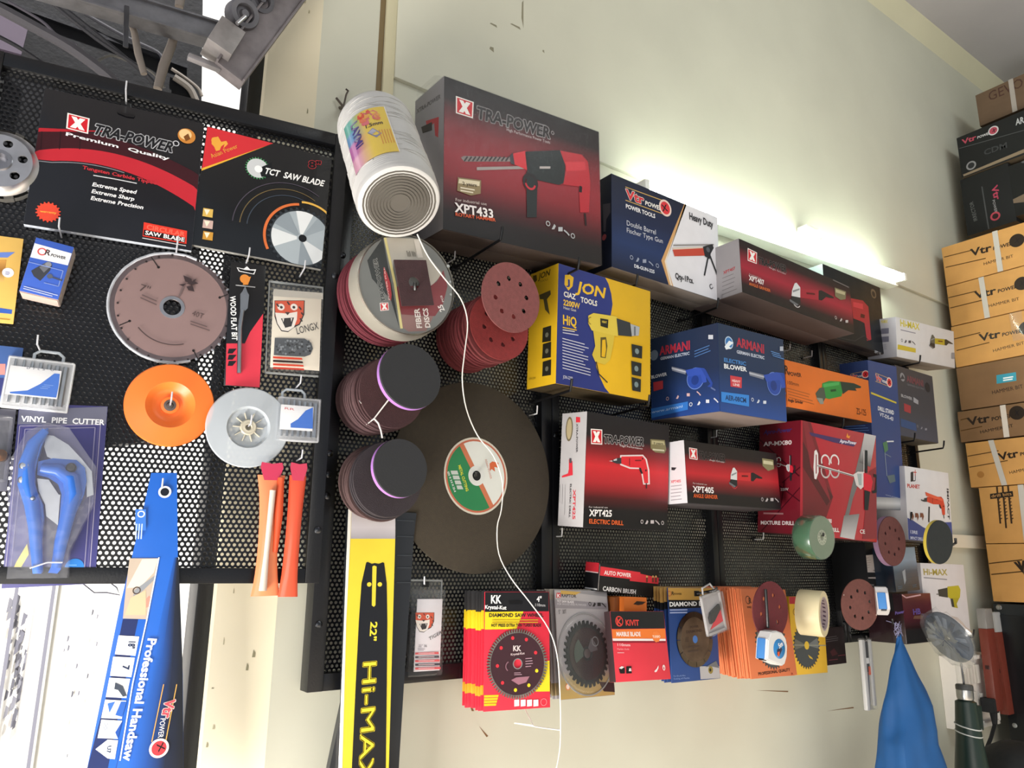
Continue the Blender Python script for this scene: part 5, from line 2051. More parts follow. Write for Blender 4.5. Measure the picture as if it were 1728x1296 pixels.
# --- short angle grinder carton
t, F, S = carton([1.21, -0.133, 1.623, 0.059, -0.013, -0.01, 0.345, 0.1, 0.131], 'power_tool_carton', 'black and red angle grinder carton with a white side, next to the electric drill carton', 'carton',
                 dict(front='18161a', left='cfccd0', right='28181c', top='1c1a1e', bottom='4a4648', back='5a504c'))
xtra_front(F, [(0, '1c191c'), (.2, '21171a'), (.38, 'a4222c'), (.52, 'c42832'), (.66, '7e1d24'), (.84, '19151a'), (1, '151417')])
F.view(900, 680, 3.41)
xlogo(F, (895, 256), (942, 264), (945, 328), (898, 320))
F.text('TRA-POWER', (950, 322), (1102, 340), 44, '1c1719', 1, .15, outline='6a6264')
F.text('Angle Grinder', (1012, 332), (1100, 346), 10, 'd0c4c4', 0)
F.poly([(1315, 318), (1380, 328), (1384, 380), (1350, 392), (1318, 362)], '8a8460', 'picture')
F.poly([(1322, 330), (1376, 338), (1378, 358), (1322, 350)], 'd0cba8', 'picture')
pic_grinder(F, (1205, 425), 82, body='cc3034', head='dcdee0', edge='c84048', slope=.06)
F.text('For industrial use', (916, 466), (996, 474), 9, 'd8d0d0', 0)
F.text('XPT405', (918, 512), (1038, 520), 34, 'f4f0f0', 1)
F.text('ANGLE GRINDER', (920, 544), (1058, 552), 22, 'd8602c', 1)
icons(F, (1315, 555), (1398, 560), 4, 11, 'c0b8ba')
S.view(900, 680, 3.41)
S.poly([(795, 370), (825, 372), (812, 388), (795, 386)], '2a2a2e', 'picture')
S.text('XPT405', (792, 462), (850, 456), 16, 'd06068', 1)
S.lines((792, 480), (860, 472), (0, 20), 5, 4, '9a969c')
t.done()

# --- white drill carton, lower right
t, F, S = carton([2.121, -0.112, 1.571, -0.09, 0.03, 0.038, 0.212, 0.1, 0.204], 'power_tool_carton', 'white and blue carton with a red-orange impact drill at the right end of the panel', 'carton',
                 dict(front='d9d7da', left='c6c4c8', right='c6c4c8', top='d9d7da', bottom='6a6460', back='6a6460'))
F.view(1410, 590, 3.81)
F.poly([(455, 1080), (500, 1100), (560, 1140), (600, 1160), (640, 1130), (700, 1110), (760, 1110), (760, 1300), (450, 1300)], '3a4a8a')
F.poly([(490, 785), (500, 785), (500, 845), (482, 850), (482, 790)], '2a2a30', 'logo')
F.line([(486, 788), (486, 846), (512, 842), (512, 800)], 6, '2a2a30', 'logo')
F.line([(500, 788), (520, 790)], 6, 'c03a34', 'logo')
F.line([(511, 772), (511, 812)], 6, 'c03a34', 'logo')
F.text('PLANET', (460, 886), (542, 894), 24, 'c0392f', 1)
F.text('IMPACT', (714, 890), (722, 1090), 20, '2c2c30', 1)
pic_drill(F, (630, 980), 78, body='c8422e', edge=None)
F.line([(600, 1010), (598, 1110)], 14, '2a2c30', 'picture')
F.poly([(575, 915), (690, 960), (685, 975), (580, 940)], 'd85a40', 'picture')
for i in range(3):
    F.poly([(478 + i * 32, 1050), (496 + i * 32, 1052), (502 + i * 32, 1072), (494 + i * 32, 1100), (490 + i * 32, 1075), (478 + i * 32, 1080)], '7a4a38', 'picture')
F.text('13RE', (475, 1180), (525, 1186), 20, 'c8d0e8', 1)
F.text('IMPACT DRILL', (478, 1218), (560, 1226), 18, 'c8d0e8', 1)
t.done()

# --- white cordless drill carton, lowest right
t, F, S = carton([2.163, -0.112, 1.321, -0.015, 0.014, 0.012, 0.243, 0.1, 0.189], 'power_tool_carton', 'white carton with a yellow-green cordless drill at the lower right end of the panel', 'carton',
                 dict(front='d8d4d8', left='c4c0c4', right='c4c0c4', top='d8d4d8', bottom='6a6460', back='6a6460'))
F.view(1400, 900, 5.892)
F.text('Hi-MAX', (932, 412), (1168, 416), 60, 'a89a4a', 1)
F.lines((935, 440), (1172, 460), (0, 10), 1, 10, '8a8a92', jag=.05)
d_ = 'picture'
F.poly([(1170, 530), (1280, 518), (1300, 560), (1295, 640), (1200, 650), (1172, 630)], 'b8ac2e', d_)
F.poly([(1200, 645), (1290, 640), (1262, 700), (1275, 745), (1215, 730)], 'a89c28', d_)
F.poly([(1075, 560), (1170, 540), (1175, 640), (1085, 625)], '3a3d3a', d_)
F.line([(1060, 605), (1085, 605)], 10, '6a6a66', d_)
F.poly([(1200, 650), (1225, 650), (1240, 735), (1215, 730)], '3a3d3a', d_)
t.done()

# --- carbon brush box
t, F, S = carton([1.016, -0.068, 1.449, 0.103, 0.085, 0.062, 0.188, 0.036, 0.053], 'carbon_brush_box', 'small long black and red carbon brush box lying above the blade packs', 'carton',
                 dict(front='161618', left='18181b', right='161618', top='1c1c20', bottom='161618', back='161618'))
F.view(920, 930, 4.985)
F.poly([(465, 128), (800, 178), (800, 190), (960, 225), (958, 278), (710, 250), (715, 235), (460, 205)], 'd8323e')
F.text('AUTO POWER', (495, 196), (720, 220), 34, 'f4e6e6', 1)
F.text('CARBON BRUSH', (482, 332), (762, 362), 38, 'ecebea', 1)
for x in (855, 905, 930):
    F.circ((x, 218), 14, 'd8a868', 'picture')
    F.rect((x - 7, 222), (x + 7, 262), '6a3a2c', 'picture')
S.view(920, 930, 4.985)
S.poly([(335, 78), (455, 98), (450, 185), (335, 172)], 'd8323e')
S.line([(340, 168), (445, 182)], 9, 'e8c8c8')
S.line([(335, 308), (440, 322)], 12, 'd8d8da')
F.line([(446, 110), (442, 345)], 6, 'b8b4b2')
t.done()


# ================================================================== twine, discs and wheels
def rpx(x, y, Y, px):
    return (wall(x, y + px * .5, Y) - wall(x, y - px * .5, Y)).length


def mixn(p, k):
    return (V((0, -1, 0)) * (1 - k) + tocam(p) * k).normalized()


# --- nail and twine spool
A, B = wall(674, 343, -.215), wall(631, 208, -.075)
ax = (A - B)
L = ax.length
ax.normalize()
R = .0665
mx = axisframe(B, ax, up=(1, 0, 0.2))
t = T('twine_spool', 'large white plastic twine spool with a rainbow label hanging from a nail', 'twine', mx)
b = t.part('wound_twine')
b.m('thread', 'c9c8c6')
prof = [(.020, -.004), (R * .80, -.004), (R * .93, .004), (R * .985, .014)]
n = 46
for i in range(n):
    z = .018 + (L - .026) * i / n
    prof += [(R, z), (R * .985, z + (L - .026) / n * .6)]
prof += [(R * .99, L - .006), (R * .96, L - .001), (R * .90, L + .001), (.006, L - .002), (0, L - .001)]
b.lathe(prof, 56)
rnd = random.Random(5)
for k in range(46):                               # strands crossing on the winding
    a0, s_ = rnd.uniform(0, 2 * PI), rnd.choice((-1, 1))
    z0 = rnd.uniform(.02, L - .05)
    b.tube([(R * 1.004 * math.cos(a0 + s_ * q * .16), R * 1.004 * math.sin(a0 + s_ * q * .16), z0 + q * .0016) for q in range(14)], .0008, 4)
c = t.part('wound_end')
c.m('thread', '5e5a54')
for k in range(9):
    r = R * (.25 + .075 * k)
    c.tube([(r * math.cos(2 * PI * q / 30), r * math.sin(2 * PI * q / 30), L + .0006) for q in range(30)], .0016, 5, closed=True)
c.lathe([(R * .88, L + .0004), (0, L + .0004)], 40)
b = t.part('label')
b.m('gloss')
# find where the label faces: direction towards the camera around the axis
im = mx.inverted()
cl = im @ CAM
ac = math.atan2(cl.y, cl.x)
flip = (mx.to_3x3() @ V((-math.sin(ac), math.cos(ac), 0))).dot(ROT @ V((1, 0, 0))) < 0


def labcol(u, v):
    k = [lin(c_) for c_ in ('4fa79c', '5b8fc0', 'b86aa8', 'd8a0b8')]
    kk = min(3, int(v * 4))
    e = k[kk]
    y = lin('e8c84a')
    w = min(1, max(0, (u - .22) * 3.2))
    return tuple(e[i] + (y[i] - e[i]) * w for i in range(3)) + (1,)


def lab(u, v, dr=.0012):
    a = ac + (.24 if flip else -.24) - .62 + 1.24 * (u)
    z = .075 + (L - .112) * v
    return (R * (1.0 + dr / R) * math.cos(a), R * (1 + dr / R) * math.sin(a), z)


U = (lambda u: 1 - u) if flip else (lambda u: u)
NU, NV = 20, 14
for i in range(NU):
    for j in range(NV):
        q = [(i / NU, j / NV), ((i + 1) / NU, j / NV), ((i + 1) / NU, (j + 1) / NV), (i / NU, (j + 1) / NV)]
        b.f([lab(U(u), v, .0014) for u, v in q], [labcol(u, v) for u, v in q], sm=True)


def labpoly(pts, col, dr):
    b.c = lin(col)
    for k in range(1, len(pts) - 1):
        b.f([lab(U(pts[m_][0]), pts[m_][1], dr) for m_ in (0, k, k + 1)])


for e_ in (((0, 0), (1, 0), (1, .02), (0, .02)), ((0, .98), (1, .98), (1, 1), (0, 1)), ((0, 0), (.02, 0), (.02, 1), (0, 1)), ((.98, 0), (1, 0), (1, 1), (.98, 1))):
    labpoly(e_, 'ece6e0', .0016)
for k in range(16):
    u, v, s_ = .52 + rnd.uniform(-.14, .28), .16 + rnd.uniform(-.10, .14), rnd.uniform(.04, .09)
    labpoly([(u + s_ * math.cos(q) * rnd.uniform(.5, 1.3), v + s_ * .8 * math.sin(q)) for q in (0, .9, 1.9, 2.8, 3.8, 5)], rnd.choice(['d8503c', 'e07850', 'd86a70', 'e8a04a']), .0016 + .00002 * k)
labpoly([(.52, .50), (.64, .44), (.78, .60), (.66, .66)], '8a88a0', .0019)
labpoly([(.54, .50), (.64, .46), (.70, .53), (.60, .57)], 'b0b0c0', .0020)
for k in range(5):
    labpoly([(.74 + .05 * k, .52), (.755 + .05 * k, .52), (.755 + .05 * k, .82), (.74 + .05 * k, .82)], 'd8883a', .0018)
for k in range(2):
    txt, u0, v0, hh, v1, col = (('LAYMI', .22, .12, .17, .66, '4a3c80'), ('1.5mm', .70, .40, .08, .0, '4a3a20'))[k]
    b.c = lin(col)
    wtx = textw(txt, 1)
    if k == 0:
        fn = lambda x, y: lab(U(u0 + y / GL[1]['_cap'] * hh), v0 + x / wtx * (v1 - v0), .0021)
    else:
        fn = lambda x, y: lab(U(.50 + x / wtx * .36), v0 - y / GL[1]['_cap'] * .07, .0021)
    b.glyphs(txt, fn, 1)
t.done()
p = wall(575, 178, WY)
t = T('wall_nail', 'old bent nail in the cream wall holding the twine spool', 'nail')
b = t.part('nail')
b.m('roughsteel', '6a6058')
b.tube([p + V((0, .01, 0)), wall(585, 182, -.02), wall(604, 186, -.055), B + ax * .01], .0032, 8)
b.tube([p + V((-.004, -.008, -.03)), p + V((.002, -.012, .0)), p + V((.004, -.014, .018)), p + V((.008, -.012, .028)), p + V((.003, -.012, .030))], .0018, 7)
b.tube([p + V((-.012, -.006, .008)), p + V((.004, -.012, -.012)), p + V((.018, -.01, -.022))], .0022, 7)
t.done()


# --- sanding discs
def stack(front, n, step, r, name, cat, label, group, mat, cols, make, jit=.0015, axis=None, seed=1):
    rr = random.Random(seed)
    root = None
    axis = axis or V((0, 1, 0))
    for i in range(n):
        p = front + axis * (step * i) + V((rr.uniform(-jit, jit), 0, rr.uniform(-jit, jit)))
        nn_ = V((rr.uniform(-.03, .03), -1, rr.uniform(-.03, .03)))
        m = axisframe(p, nn_) @ M4.Rotation(rr.uniform(0, 6), 4, 'Z')
        if root is None or i in (3,):
            t = T(name, label(i), cat, m, group)
            b = t.part('disc')
            b.m(mat, cols[i % len(cols)])
            make(b)
            root = t.done()
        else:
            copy_thing(root, m, label(i))


def solid_disc(r, th, hole=.010):
    def f(b):
        b.lathe([(hole, th / 2), (r - .001, th / 2), (r, 0), (r - .001, -th / 2), (hole, -th / 2), (hole, th / 2)], 56)
    return f


def holed(r, th, nh=8):
    def f(b):
        disc_holes(b, r, nh, r * .075, r * .54, -th / 2, th / 2, rot=.2)
    return f


# fibre disc pack, upper left
Yf = -.150
cf = wall(689, 479, Yf)
rf = rpx(689, 479, Yf, 168) / 2
nf = V((-.06, -1, -.03))
stack(wall(689, 479, Yf) + V((.0, .046, 0)), 12, .0048, rf, 'fibre_disc', 'disc', lambda i: 'dark red fibre sanding disc threaded on the hook behind the clear disc pack', 'fibre discs behind the clear pack', 'grit', ['7a3440', '6a2c36'], solid_disc(rf * .985, .0036), seed=2)
t = T('fibre_disc_pack', 'clear round pack of fibre discs with a printed front, below the twine spool', 'disc pack', axisframe(cf, nf))
b = t.part('disc_block')
b.m('card', '9a8f84')
b.lathe([(0, -.004), (rf * .97, -.004), (rf * .985, -.036), (0, -.036)], 56, cols=['8a8680', '94897c', '94897c'])
F = discface(t, rf, -.0035, 'front_card')
F.view(580, 400, 7.2)
inr = lambda pts: pts
c_ = (800, 570)


def segpoly(a0, a1, n, extra, col):
    pts = []
    for i in range(n + 1):
        a = math.radians(a0 + (a1 - a0) * i / n)
        pts.append((rf * .96 * math.cos(a), rf * .96 * math.sin(a)))
    return pts


def dpoly(F, uv, col, d):
    F._poly([(rf + x, rf - y) for x, y in uv], col, d)


dpoly(F, segpoly(0, 360, 60, 0, 0), '6f716f', 'front_card')
# black segment at the left, pale and red halves at the right of the gold line
g0, g1 = F.P((490, 10)), F.P((705, 1115))
gx0, gy0, gx1, gy1 = g0[0] - rf, rf - g0[1], g1[0] - rf, rf - g1[1]
dpoly(F, [(gx0 - .002, gy0), (gx0 - .026, gy0 - .045), (gx0 - .016, (gy0 + gy1) * .5), (gx1 - .022, gy1 + .045), (gx1 - .004, gy1)], '1c2020', 'front_card')
F.poly([(510, 5), (900, 20), (1000, 200), (1200, 450), (1060, 600), (1000, 300), (600, 290), (600, 560)], 'b9b2a6', 'front_card')
F.poly([(1060, 590), (1130, 540), (1210, 400), (1260, 600), (1200, 830), (1110, 960), (950, 960), (700, 940), (640, 700), (650, 600)], '7a242c', 'front_card')
F.poly([(700, 940), (950, 965), (1090, 960), (1000, 1140), (790, 1150), (710, 1100)], '8a6460', 'front_card')
F.line([(500, 8), (620, 560), (702, 1112)], 32, 'd8cc8a', 'front_card')
F.text('TRA-POWER', (508, 785), (400, 262), 50, '2a2c2c', 1, 0, outline='c9c9c4')
xlogo(F, (436, 800), (540, 796), (548, 890), (444, 900))
F.poly([(482, 365), (520, 430), (565, 560), (580, 700), (572, 780), (520, 640), (485, 470)], 'b02a34', 'picture')
F.text('POWER FULL', (560, 770), (495, 370), 16, 'e8b8b4', 1)
F.text('FIBER', (950, 1110), (915, 870), 70, 'e6ded8', 1)
F.text('DISCS', (1050, 1105), (1015, 865), 66, 'e6ded8', 1)
F.text('25', (1225, 895), (1190, 815), 66, 'e8e4e0', 1)
F.text('PCS', (1215, 790), (1190, 710), 24, 'd0c8c4', 1)
F.poly([(850, 35), (910, 30), (960, 250), (895, 255)], 'd8d0c6', 'picture')
for x in (780, 840):
    F.lines((x, 240), (x - 20, 165), (16, 0), 3, 8, '5a544c')
F.circ((1265, 355), 20, 'b4bab8', 'picture')
for x, y in ((1290, 545), (1296, 700)):
    F.circ((x, y), 14, 'a8aeac', 'picture')
b = t.part('clear_cup')
b.m('clear', 'd8dcd8')
b.lathe([(0, .001), (rf * .985, .001), (rf * 1.01, -.003), (rf * 1.02, -.036)], 56)
b = t.part('cup_rim')
b.m('frost', 'a8a498')
b.lathe([(rf * 1.0, -.001), (rf * 1.012, -.004), (rf * 1.022, -.035), (rf * 1.03, -.038), (rf * .98, -.040)], 56)
t.done()
mxq, w, h = quadframe(lambda x, y, o: wall(x, y, Yf - .010), (663.5, 439), (718.5, 439), (731.5, 515.5), (678, 516.5))
t = T('sanding_sheet', 'square brown sanding sheet with a centre hole, hanging before the fibre disc pack', 'sanding sheet', mxq)
b = t.part('sheet')
b.m('grit', '4a3538')
n = 32
sq = []
for i in range(n):
    a = 2 * PI * i / n + PI / 4
    x, y = math.cos(a), math.sin(a)
    k = 1 / max(abs(x), abs(y))
    sq.append((x * k, y * k))
b.X = M4.Translation((w / 2, 0, h / 2)) @ M4.Rotation(PI / 2, 4, 'X')
b.ring([(p_[0] * w / 2, p_[1] * h / 2) for p_ in sq], [(p_[0] * .010 / k_ if False else .010 * math.cos(math.atan2(p_[1], p_[0])), .010 * math.sin(math.atan2(p_[1], p_[0]))) for p_ in sq for k_ in (1,)], 0, .0016)
t.done()
p = wall(703, 498, -.002)
hook(p, wall(700, 487, Yf - .02), 'black wire hook through the fibre discs and the square sheet', tip=.010, r=.003)

# reddish stack with holed discs
Y2 = -.145
c2 = wall(843, 551, Y2)
r2 = rpx(843, 551, Y2, 112) / 2
stack(c2 + V((0, .012, 0)), 16, .0072, r2, 'sanding_disc', 'sanding disc', lambda i: 'reddish sanding disc in the thick stack left of the yellow heat gun carton', 'reddish discs stacked left of the heat gun carton', 'grit', ['7a3a3c', '6a2c30'], solid_disc(r2, .0052), seed=4, jit=.003)
t = T('sanding_disc', 'glossy red sanding disc with holes at the front of the thick stack', 'sanding disc', axisframe(c2, V((-.02, -1, .02))))
b = t.part('disc')
b.m('grit', '8a3434')
holed(r2, .003)(b)
t.done()
c3 = wall(862.5, 502, Y2 - .035)
r3 = rpx(862.5, 502, Y2 - .035, 115) / 2
t = T('sanding_disc', 'pinkish brown disc with eight holes hung highest, in front of the thick reddish stack', 'sanding disc', axisframe(c3, V((0.02, -1, -.05))))
b = t.part('disc')
b.m('grit', '86504f')
holed(r3, .0022)(b)
t.done()
p = wall(845, 500, -.002)
hook(wall(800, 560, -.002), c3 + V((0, .004, .0)), 'black wire hook through the thick reddish disc stack', tip=.004, r=.003, bend=.012)


# backing pads with stacks
def pad(label, c, px, n, rim='b07cc8', face='2c2d30', cat='pad', th=.011):
    p = wall(c[0], c[1], c[2])
    r = rpx(c[0], c[1], c[2], px) / 2
    t = T('backing_pad', label, cat, axisframe(p, n))
    b = t.part('hook_face')
    b.m('rubber', face)
    b.lathe([(0, 0), (r * .985, 0), (r, -.0018), (r, -.003)], 56)
    b = t.part('foam_rim')
    b.m('plastic', rim)
    b.lathe([(r * 1.002, -.003), (r * 1.004, -th), (r * .93, -th - .002), (.012, -th - .002)], 56)
    b = t.part('spindle')
    b.m('powder', '151517')
    b.lathe([(.012, -th - .002), (.012, -th - .012), (.006, -th - .014), (.006, -th - .030), (0, -th - .030)], 20)
    return t, r, p


stack(wall(660, 664, -.105), 12, .0075, .06, 'sanding_disc', 'sanding disc', lambda i: 'dark brown sanding disc tied in the stack behind the larger purple-rimmed pad', 'brown discs behind the larger purple-rimmed pad', 'grit', ['4c3436', '5c4446'], solid_disc(rpx(660, 664, -.105, 120) / 2, .0042), seed=6, jit=.0025)
t, r_, p_ = pad('larger black backing pad with a purple rim, above the smaller one', (694, 634, -.165), 112, V((-.02, -1, .10)))
t.done()
hook(wall(650, 676, -.002), wall(690, 640, -.150), 'black wire hook behind the larger purple-rimmed pad', tip=.004, r=.003)
rs = rpx(654, 808, -.10, 128) / 2
stack(wall(656, 812, -.105), 8, .0075, .06, 'sanding_disc', 'sanding disc', lambda i: 'dark grey-brown sanding disc behind the smaller purple-rimmed pad', 'grey-brown discs behind the smaller purple-rimmed pad', 'grit', ['3a3438', '54403f'], solid_disc(rs, .0046), seed=8, jit=.003)
t, r_, p_ = pad('smaller black backing pad with a purple rim, beside the large cut-off wheel', (677, 789, -.150), 100, V((-.02, -1, .08)))
b = t.part('red_washer')
b.m('plastic', '8a1c2c')
b.lathe([(.030, -.014), (.030, -.022), (.012, -.024)], 32)
t.done()
hook(wall(640, 818, -.002), wall(672, 795, -.135), 'black wire hook behind the smaller purple-rimmed pad', tip=.004, r=.003)
t = T('white_tie_string', 'short white string tying the brown sanding discs, end hanging loose', 'string')
b = t.part('string')
b.m('thread', 'd8d4d0')
q = lambda x, y, Y: wall(540 + x / 4.32, 560 + y / 4.32, Y)
b.tube([q(520, 470, -.135), q(450, 560, -.122), q(395, 632, -.118), q(340, 675, -.075)], .0012, 6)
b.tube([q(395, 632, -.118), q(425, 665, -.12), q(445, 720, -.12), q(455, 775, -.12)], .0014, 6)
b.tube([q(205, 418, -.03), q(250, 455, -.07), q(300, 520, -.112)], .0007, 5)
t.done()

# --- large cut-off wheel
YW = -.030
cw = wall(803, 803, YW)
rw = rpx(803, 803, YW, 322) / 2
nw = V((.03, -1, .02))
t = T('cutting_wheel', 'very large dark cut-off wheel with a green and white round label', 'cutting wheel', axisframe(cw, nw))
b = t.part('wheel')
b.m('grit', '40392f')
b.lathe([(.0125, .002), (rw * .33, .002), (rw - .0015, .002), (rw, .0012), (rw, -.0012), (rw - .0015, -.002), (.0125, -.002), (.0125, .002)], 96)
F = discface(t, rw, .0022, 'label')
F.view(540, 560, 4.32)
rl = rw * .405
up_ = lambda pts, col, d='label': F._poly([(rw + x * rl, rw - y * rl) for x, y in pts], col, d)
o_ = (0.0, 0.0)
up_([(math.cos(a), math.sin(a)) for a in [2 * PI * k / 48 for k in range(48)]], 'c8c2b4')
up_([(.95 * math.cos(a), .95 * math.sin(a)) for a in [2 * PI * k / 48 for k in range(48)]], 'b8664e')
up_([(.90 * math.cos(a), .90 * math.sin(a)) for a in [2 * PI * k / 48 for k in range(48)]], 'd4d6d0')
A0 = math.radians(122)
up_([(.90 * math.cos(a), .90 * math.sin(a)) for a in [A0 + PI * k / 32 for k in range(33)]], '2d7a4c')
ca, sa = math.cos(A0), math.sin(A0)
up_([(.90 * ca + .07 * sa, .90 * sa - .07 * ca), (.90 * ca - .07 * sa, .90 * sa + .07 * ca), (-.90 * ca - .07 * sa, -.90 * sa + .07 * ca), (-.90 * ca + .07 * sa, -.90 * sa - .07 * ca)], 'c07050')
up_([(.26 * math.cos(a), .26 * math.sin(a)) for a in [2 * PI * k / 32 for k in range(32)]], 'd0d2ce')
up_([(.13 * math.cos(a), .13 * math.sin(a)) for a in [2 * PI * k / 24 for k in range(24)]], '1c1c1c', 'bore')
F.poly([(1235, 960), (1255, 945), (1300, 955), (1295, 990), (1270, 985), (1275, 1020), (1250, 1000), (1238, 1015)], 'c8623c', 'logo')
F.text('ASIAN POWER', (1200, 930), (1240, 1075), 18, 'c88a78', 0)
F.text('METAL CUTTING', (1005, 975), (1065, 1165), 24, 'c8c83c', 1)
for k in range(4):
    F.poly([(950 + 14 * k, 1012 + 36 * k), (1000 + 10 * k, 1012 + 36 * k), (1008 + 12 * k, 1040 + 36 * k), (958 + 14 * k, 1040 + 36 * k)], 'b8beb8', 'picture')
F.text('355 X 3.0 X 25.4', (925, 1020), (978, 1170), 16, 'd8dcd8', 1)
t.done()
hook(wall(800, 796, -.0025), wall(803, 803, YW - .02), 'short black hook in the bore of the large cut-off wheel', tip=.006, r=.003)

# --- chain bar sleeve
YB = -.050
pts = [(595.5, 768), (668, 850), (667, 908), (657, 1296), (650, 1560), (566, 1560), (575, 1296)]
P = [wall(*q, YB) for q in ((595, 768), (664, 768), (667, 908), (656, 1296), (649, 1560), (566, 1560), (575, 1296))]
mx = frame(P[5].copy(), V((1, 0, 0)), V((0, 0, 1)))
loc = [mx.inverted() @ p for p in P]
t = T('chain_bar_sleeve', 'long yellow and black chainsaw bar sleeve marked 22 inches, hanging down the wall', 'chainsaw bar', mx)
b = t.part('sleeve')
b.m('gloss', 'e9d23a')
b.prism([(p.x, p.z) for p in loc], 0, .009, side='e8e4dc')
H_ = max(p.z for p in loc)
W2 = max(p.x for p in loc)
F = Face(t, (0, 0, H_), (1, 0, 0), (0, 0, -1), W2, H_, (0, -1, 0), body='sleeve', clamp=False)
F.view(560, 860, 2.972)
F.mb('sleeve').m('gloss')
F.grad(((104, -270), (310, -270), (318, 5), (98, 5)), [(0, 'd8a83a'), (1, 'dcb040')])
F.grad(((98, 5), (318, 5), (318, 146), (94, 146)), [(0, 'b9b2b4'), (.6, 'c8c2c6'), (1, 'a8a2a8')])
F.poly([(98, -270), (106, -270), (92, 146), (72, 560), (52, 1296), (20, 2080), (14, 2080), (42, 1296), (60, 560), (82, 146)], 'ece8e0')
F.poly([(172, 265), (180, 262), (200, 272), (215, 268), (235, 272), (255, 264), (262, 268), (275, 370), (278, 560), (275, 900), (270, 1296), (262, 2080), (90, 2080), (100, 1296), (118, 900), (135, 560), (148, 370)], '17171a')
F.poly([(203, 285), (212, 280), (224, 285), (218, 480), (210, 488), (200, 480)], 'e9d23a')
for x in (187, 240):
    F.circ((x, 375), 11, 'e9d23a', sx=1.15)
F.text('22"', (195, 562), (188, 660), 38, 'f0d83c', 1)
F.text('Hi-MAX', (158, 755), (135, 1390), 74, 'f0d83c', 0, outline='f0d83c')
b = t.part('dark_pouch')
b.m('gloss', '26282c')
Q_ = [mx.inverted() @ wall(*q, YB + .012) for q in ((588, 860), (702, 866), (698, 900), (681, 1150), (672, 1296), (655, 1560), (535, 1560), (555, 1296), (578, 1187), (584, 978))]
b.prism([(p.x, p.z) for p in Q_], .010, .022)
for k, y in enumerate((878, 905, 937, 958, 983)):
    A, B = [mx.inverted() @ wall(x, y + (x - 667) * .03, YB + .0115) for x in (668, 697 - k)]
    b.m('gloss', '3c4046')
    b.box(A.x, B.x, .0085, .0100, A.z - .0008, A.z + .0008, .0002)
t.done()
hook(wall(605, 786, -.002), wall(606, 786, YB - .012), 'wire hook through the top of the yellow chain bar sleeve', tip=.008, r=.002)

# --- second tiger chain pack
t, F = chain_pack('tall clear saw chain clamshell with a white tiger card beside the chain bar sleeve', wallo, ((695, 978), (754, 978), (752, 1145), (684, 1149)), .026, 'TIGER', (680, 960, 6.48), dict(inset=(.22, .90, .08, .80)))
animal_head(F, (235, 560), 135)
F.text('TIGER', (285, 785), (425, 705), 36, '2a2426', 0, .1)
F.text('22" 36', (165, 855), (260, 855), 26, '6a6470', 0)
F.lines((160, 872), (250, 876), (0, 14), 2, 5, '9a94a0')
for i in range(5):
    y = 915 + 41 * i
    F.poly([(130, y), (385 + 5 * i, y - 8), (388 + 5 * i, y + 16), (130, y + 22)], ('e0575c', '46404c', 'e0575c', '3c3844', 'e0575c')[i], 'picture')
    F.line([(165, y + 8), (340, y + 4)], 8, 'e8c8cc', 'picture')
t.done()
hook(wall(717, 986, -.002), wall(716, 985, -.05), 'wire prong above the white tiger chain pack', tip=.012, r=.0014, col='b8bac0')

# --- the twine running down from the spool
TW = ((704, 395, -.24), (722, 432, -.23), (750, 470, -.22), (778, 505, -.20), (789, 545, -.17), (784, 595, -.165), (780, 640, -.15), (787, 690, -.13), (806, 735, -.11), (833, 770, -.10), (848, 815, -.09), (846, 860, -.085), (839, 890, -.085), (842, 935, -.09), (862, 975, -.11), (893, 1015, -.125), (925, 1060, -.13), (940, 1105, -.13), (945, 1170, -.13), (946, 1232, -.12), (944, 1270, -.12), (934, 1320, -.12))
t = T('hanging_twine', 'white twine trailing from the spool down past the large cut-off wheel', 'twine')
b = t.part('strand')
b.m('thread', 'e4e0da')
P = [wall(*q) for q in TW]
sm = []
for k in range(len(P) - 1):
    for s in range(4):
        tt = s / 4
        a, bb, cc, d = P[max(k - 1, 0)], P[k], P[k + 1], P[min(k + 2, len(P) - 1)]
        sm.append(.5 * ((2 * bb) + (cc - a) * tt + (2 * a - 5 * bb + 4 * cc - d) * tt ** 2 + (3 * bb - a - 3 * cc + d) * tt ** 3))
sm.append(P[-1])
b.tube(sm, .0011, 6)
b.tube([wall(946, 1232, -.12), wall(915, 1228, -.10), wall(868, 1220, -.09)], .0012, 6)
b.tube([wall(868, 1220, -.09), wall(900, 1224, -.11), wall(880, 1185, -.06)], .0008, 5)
t.done()


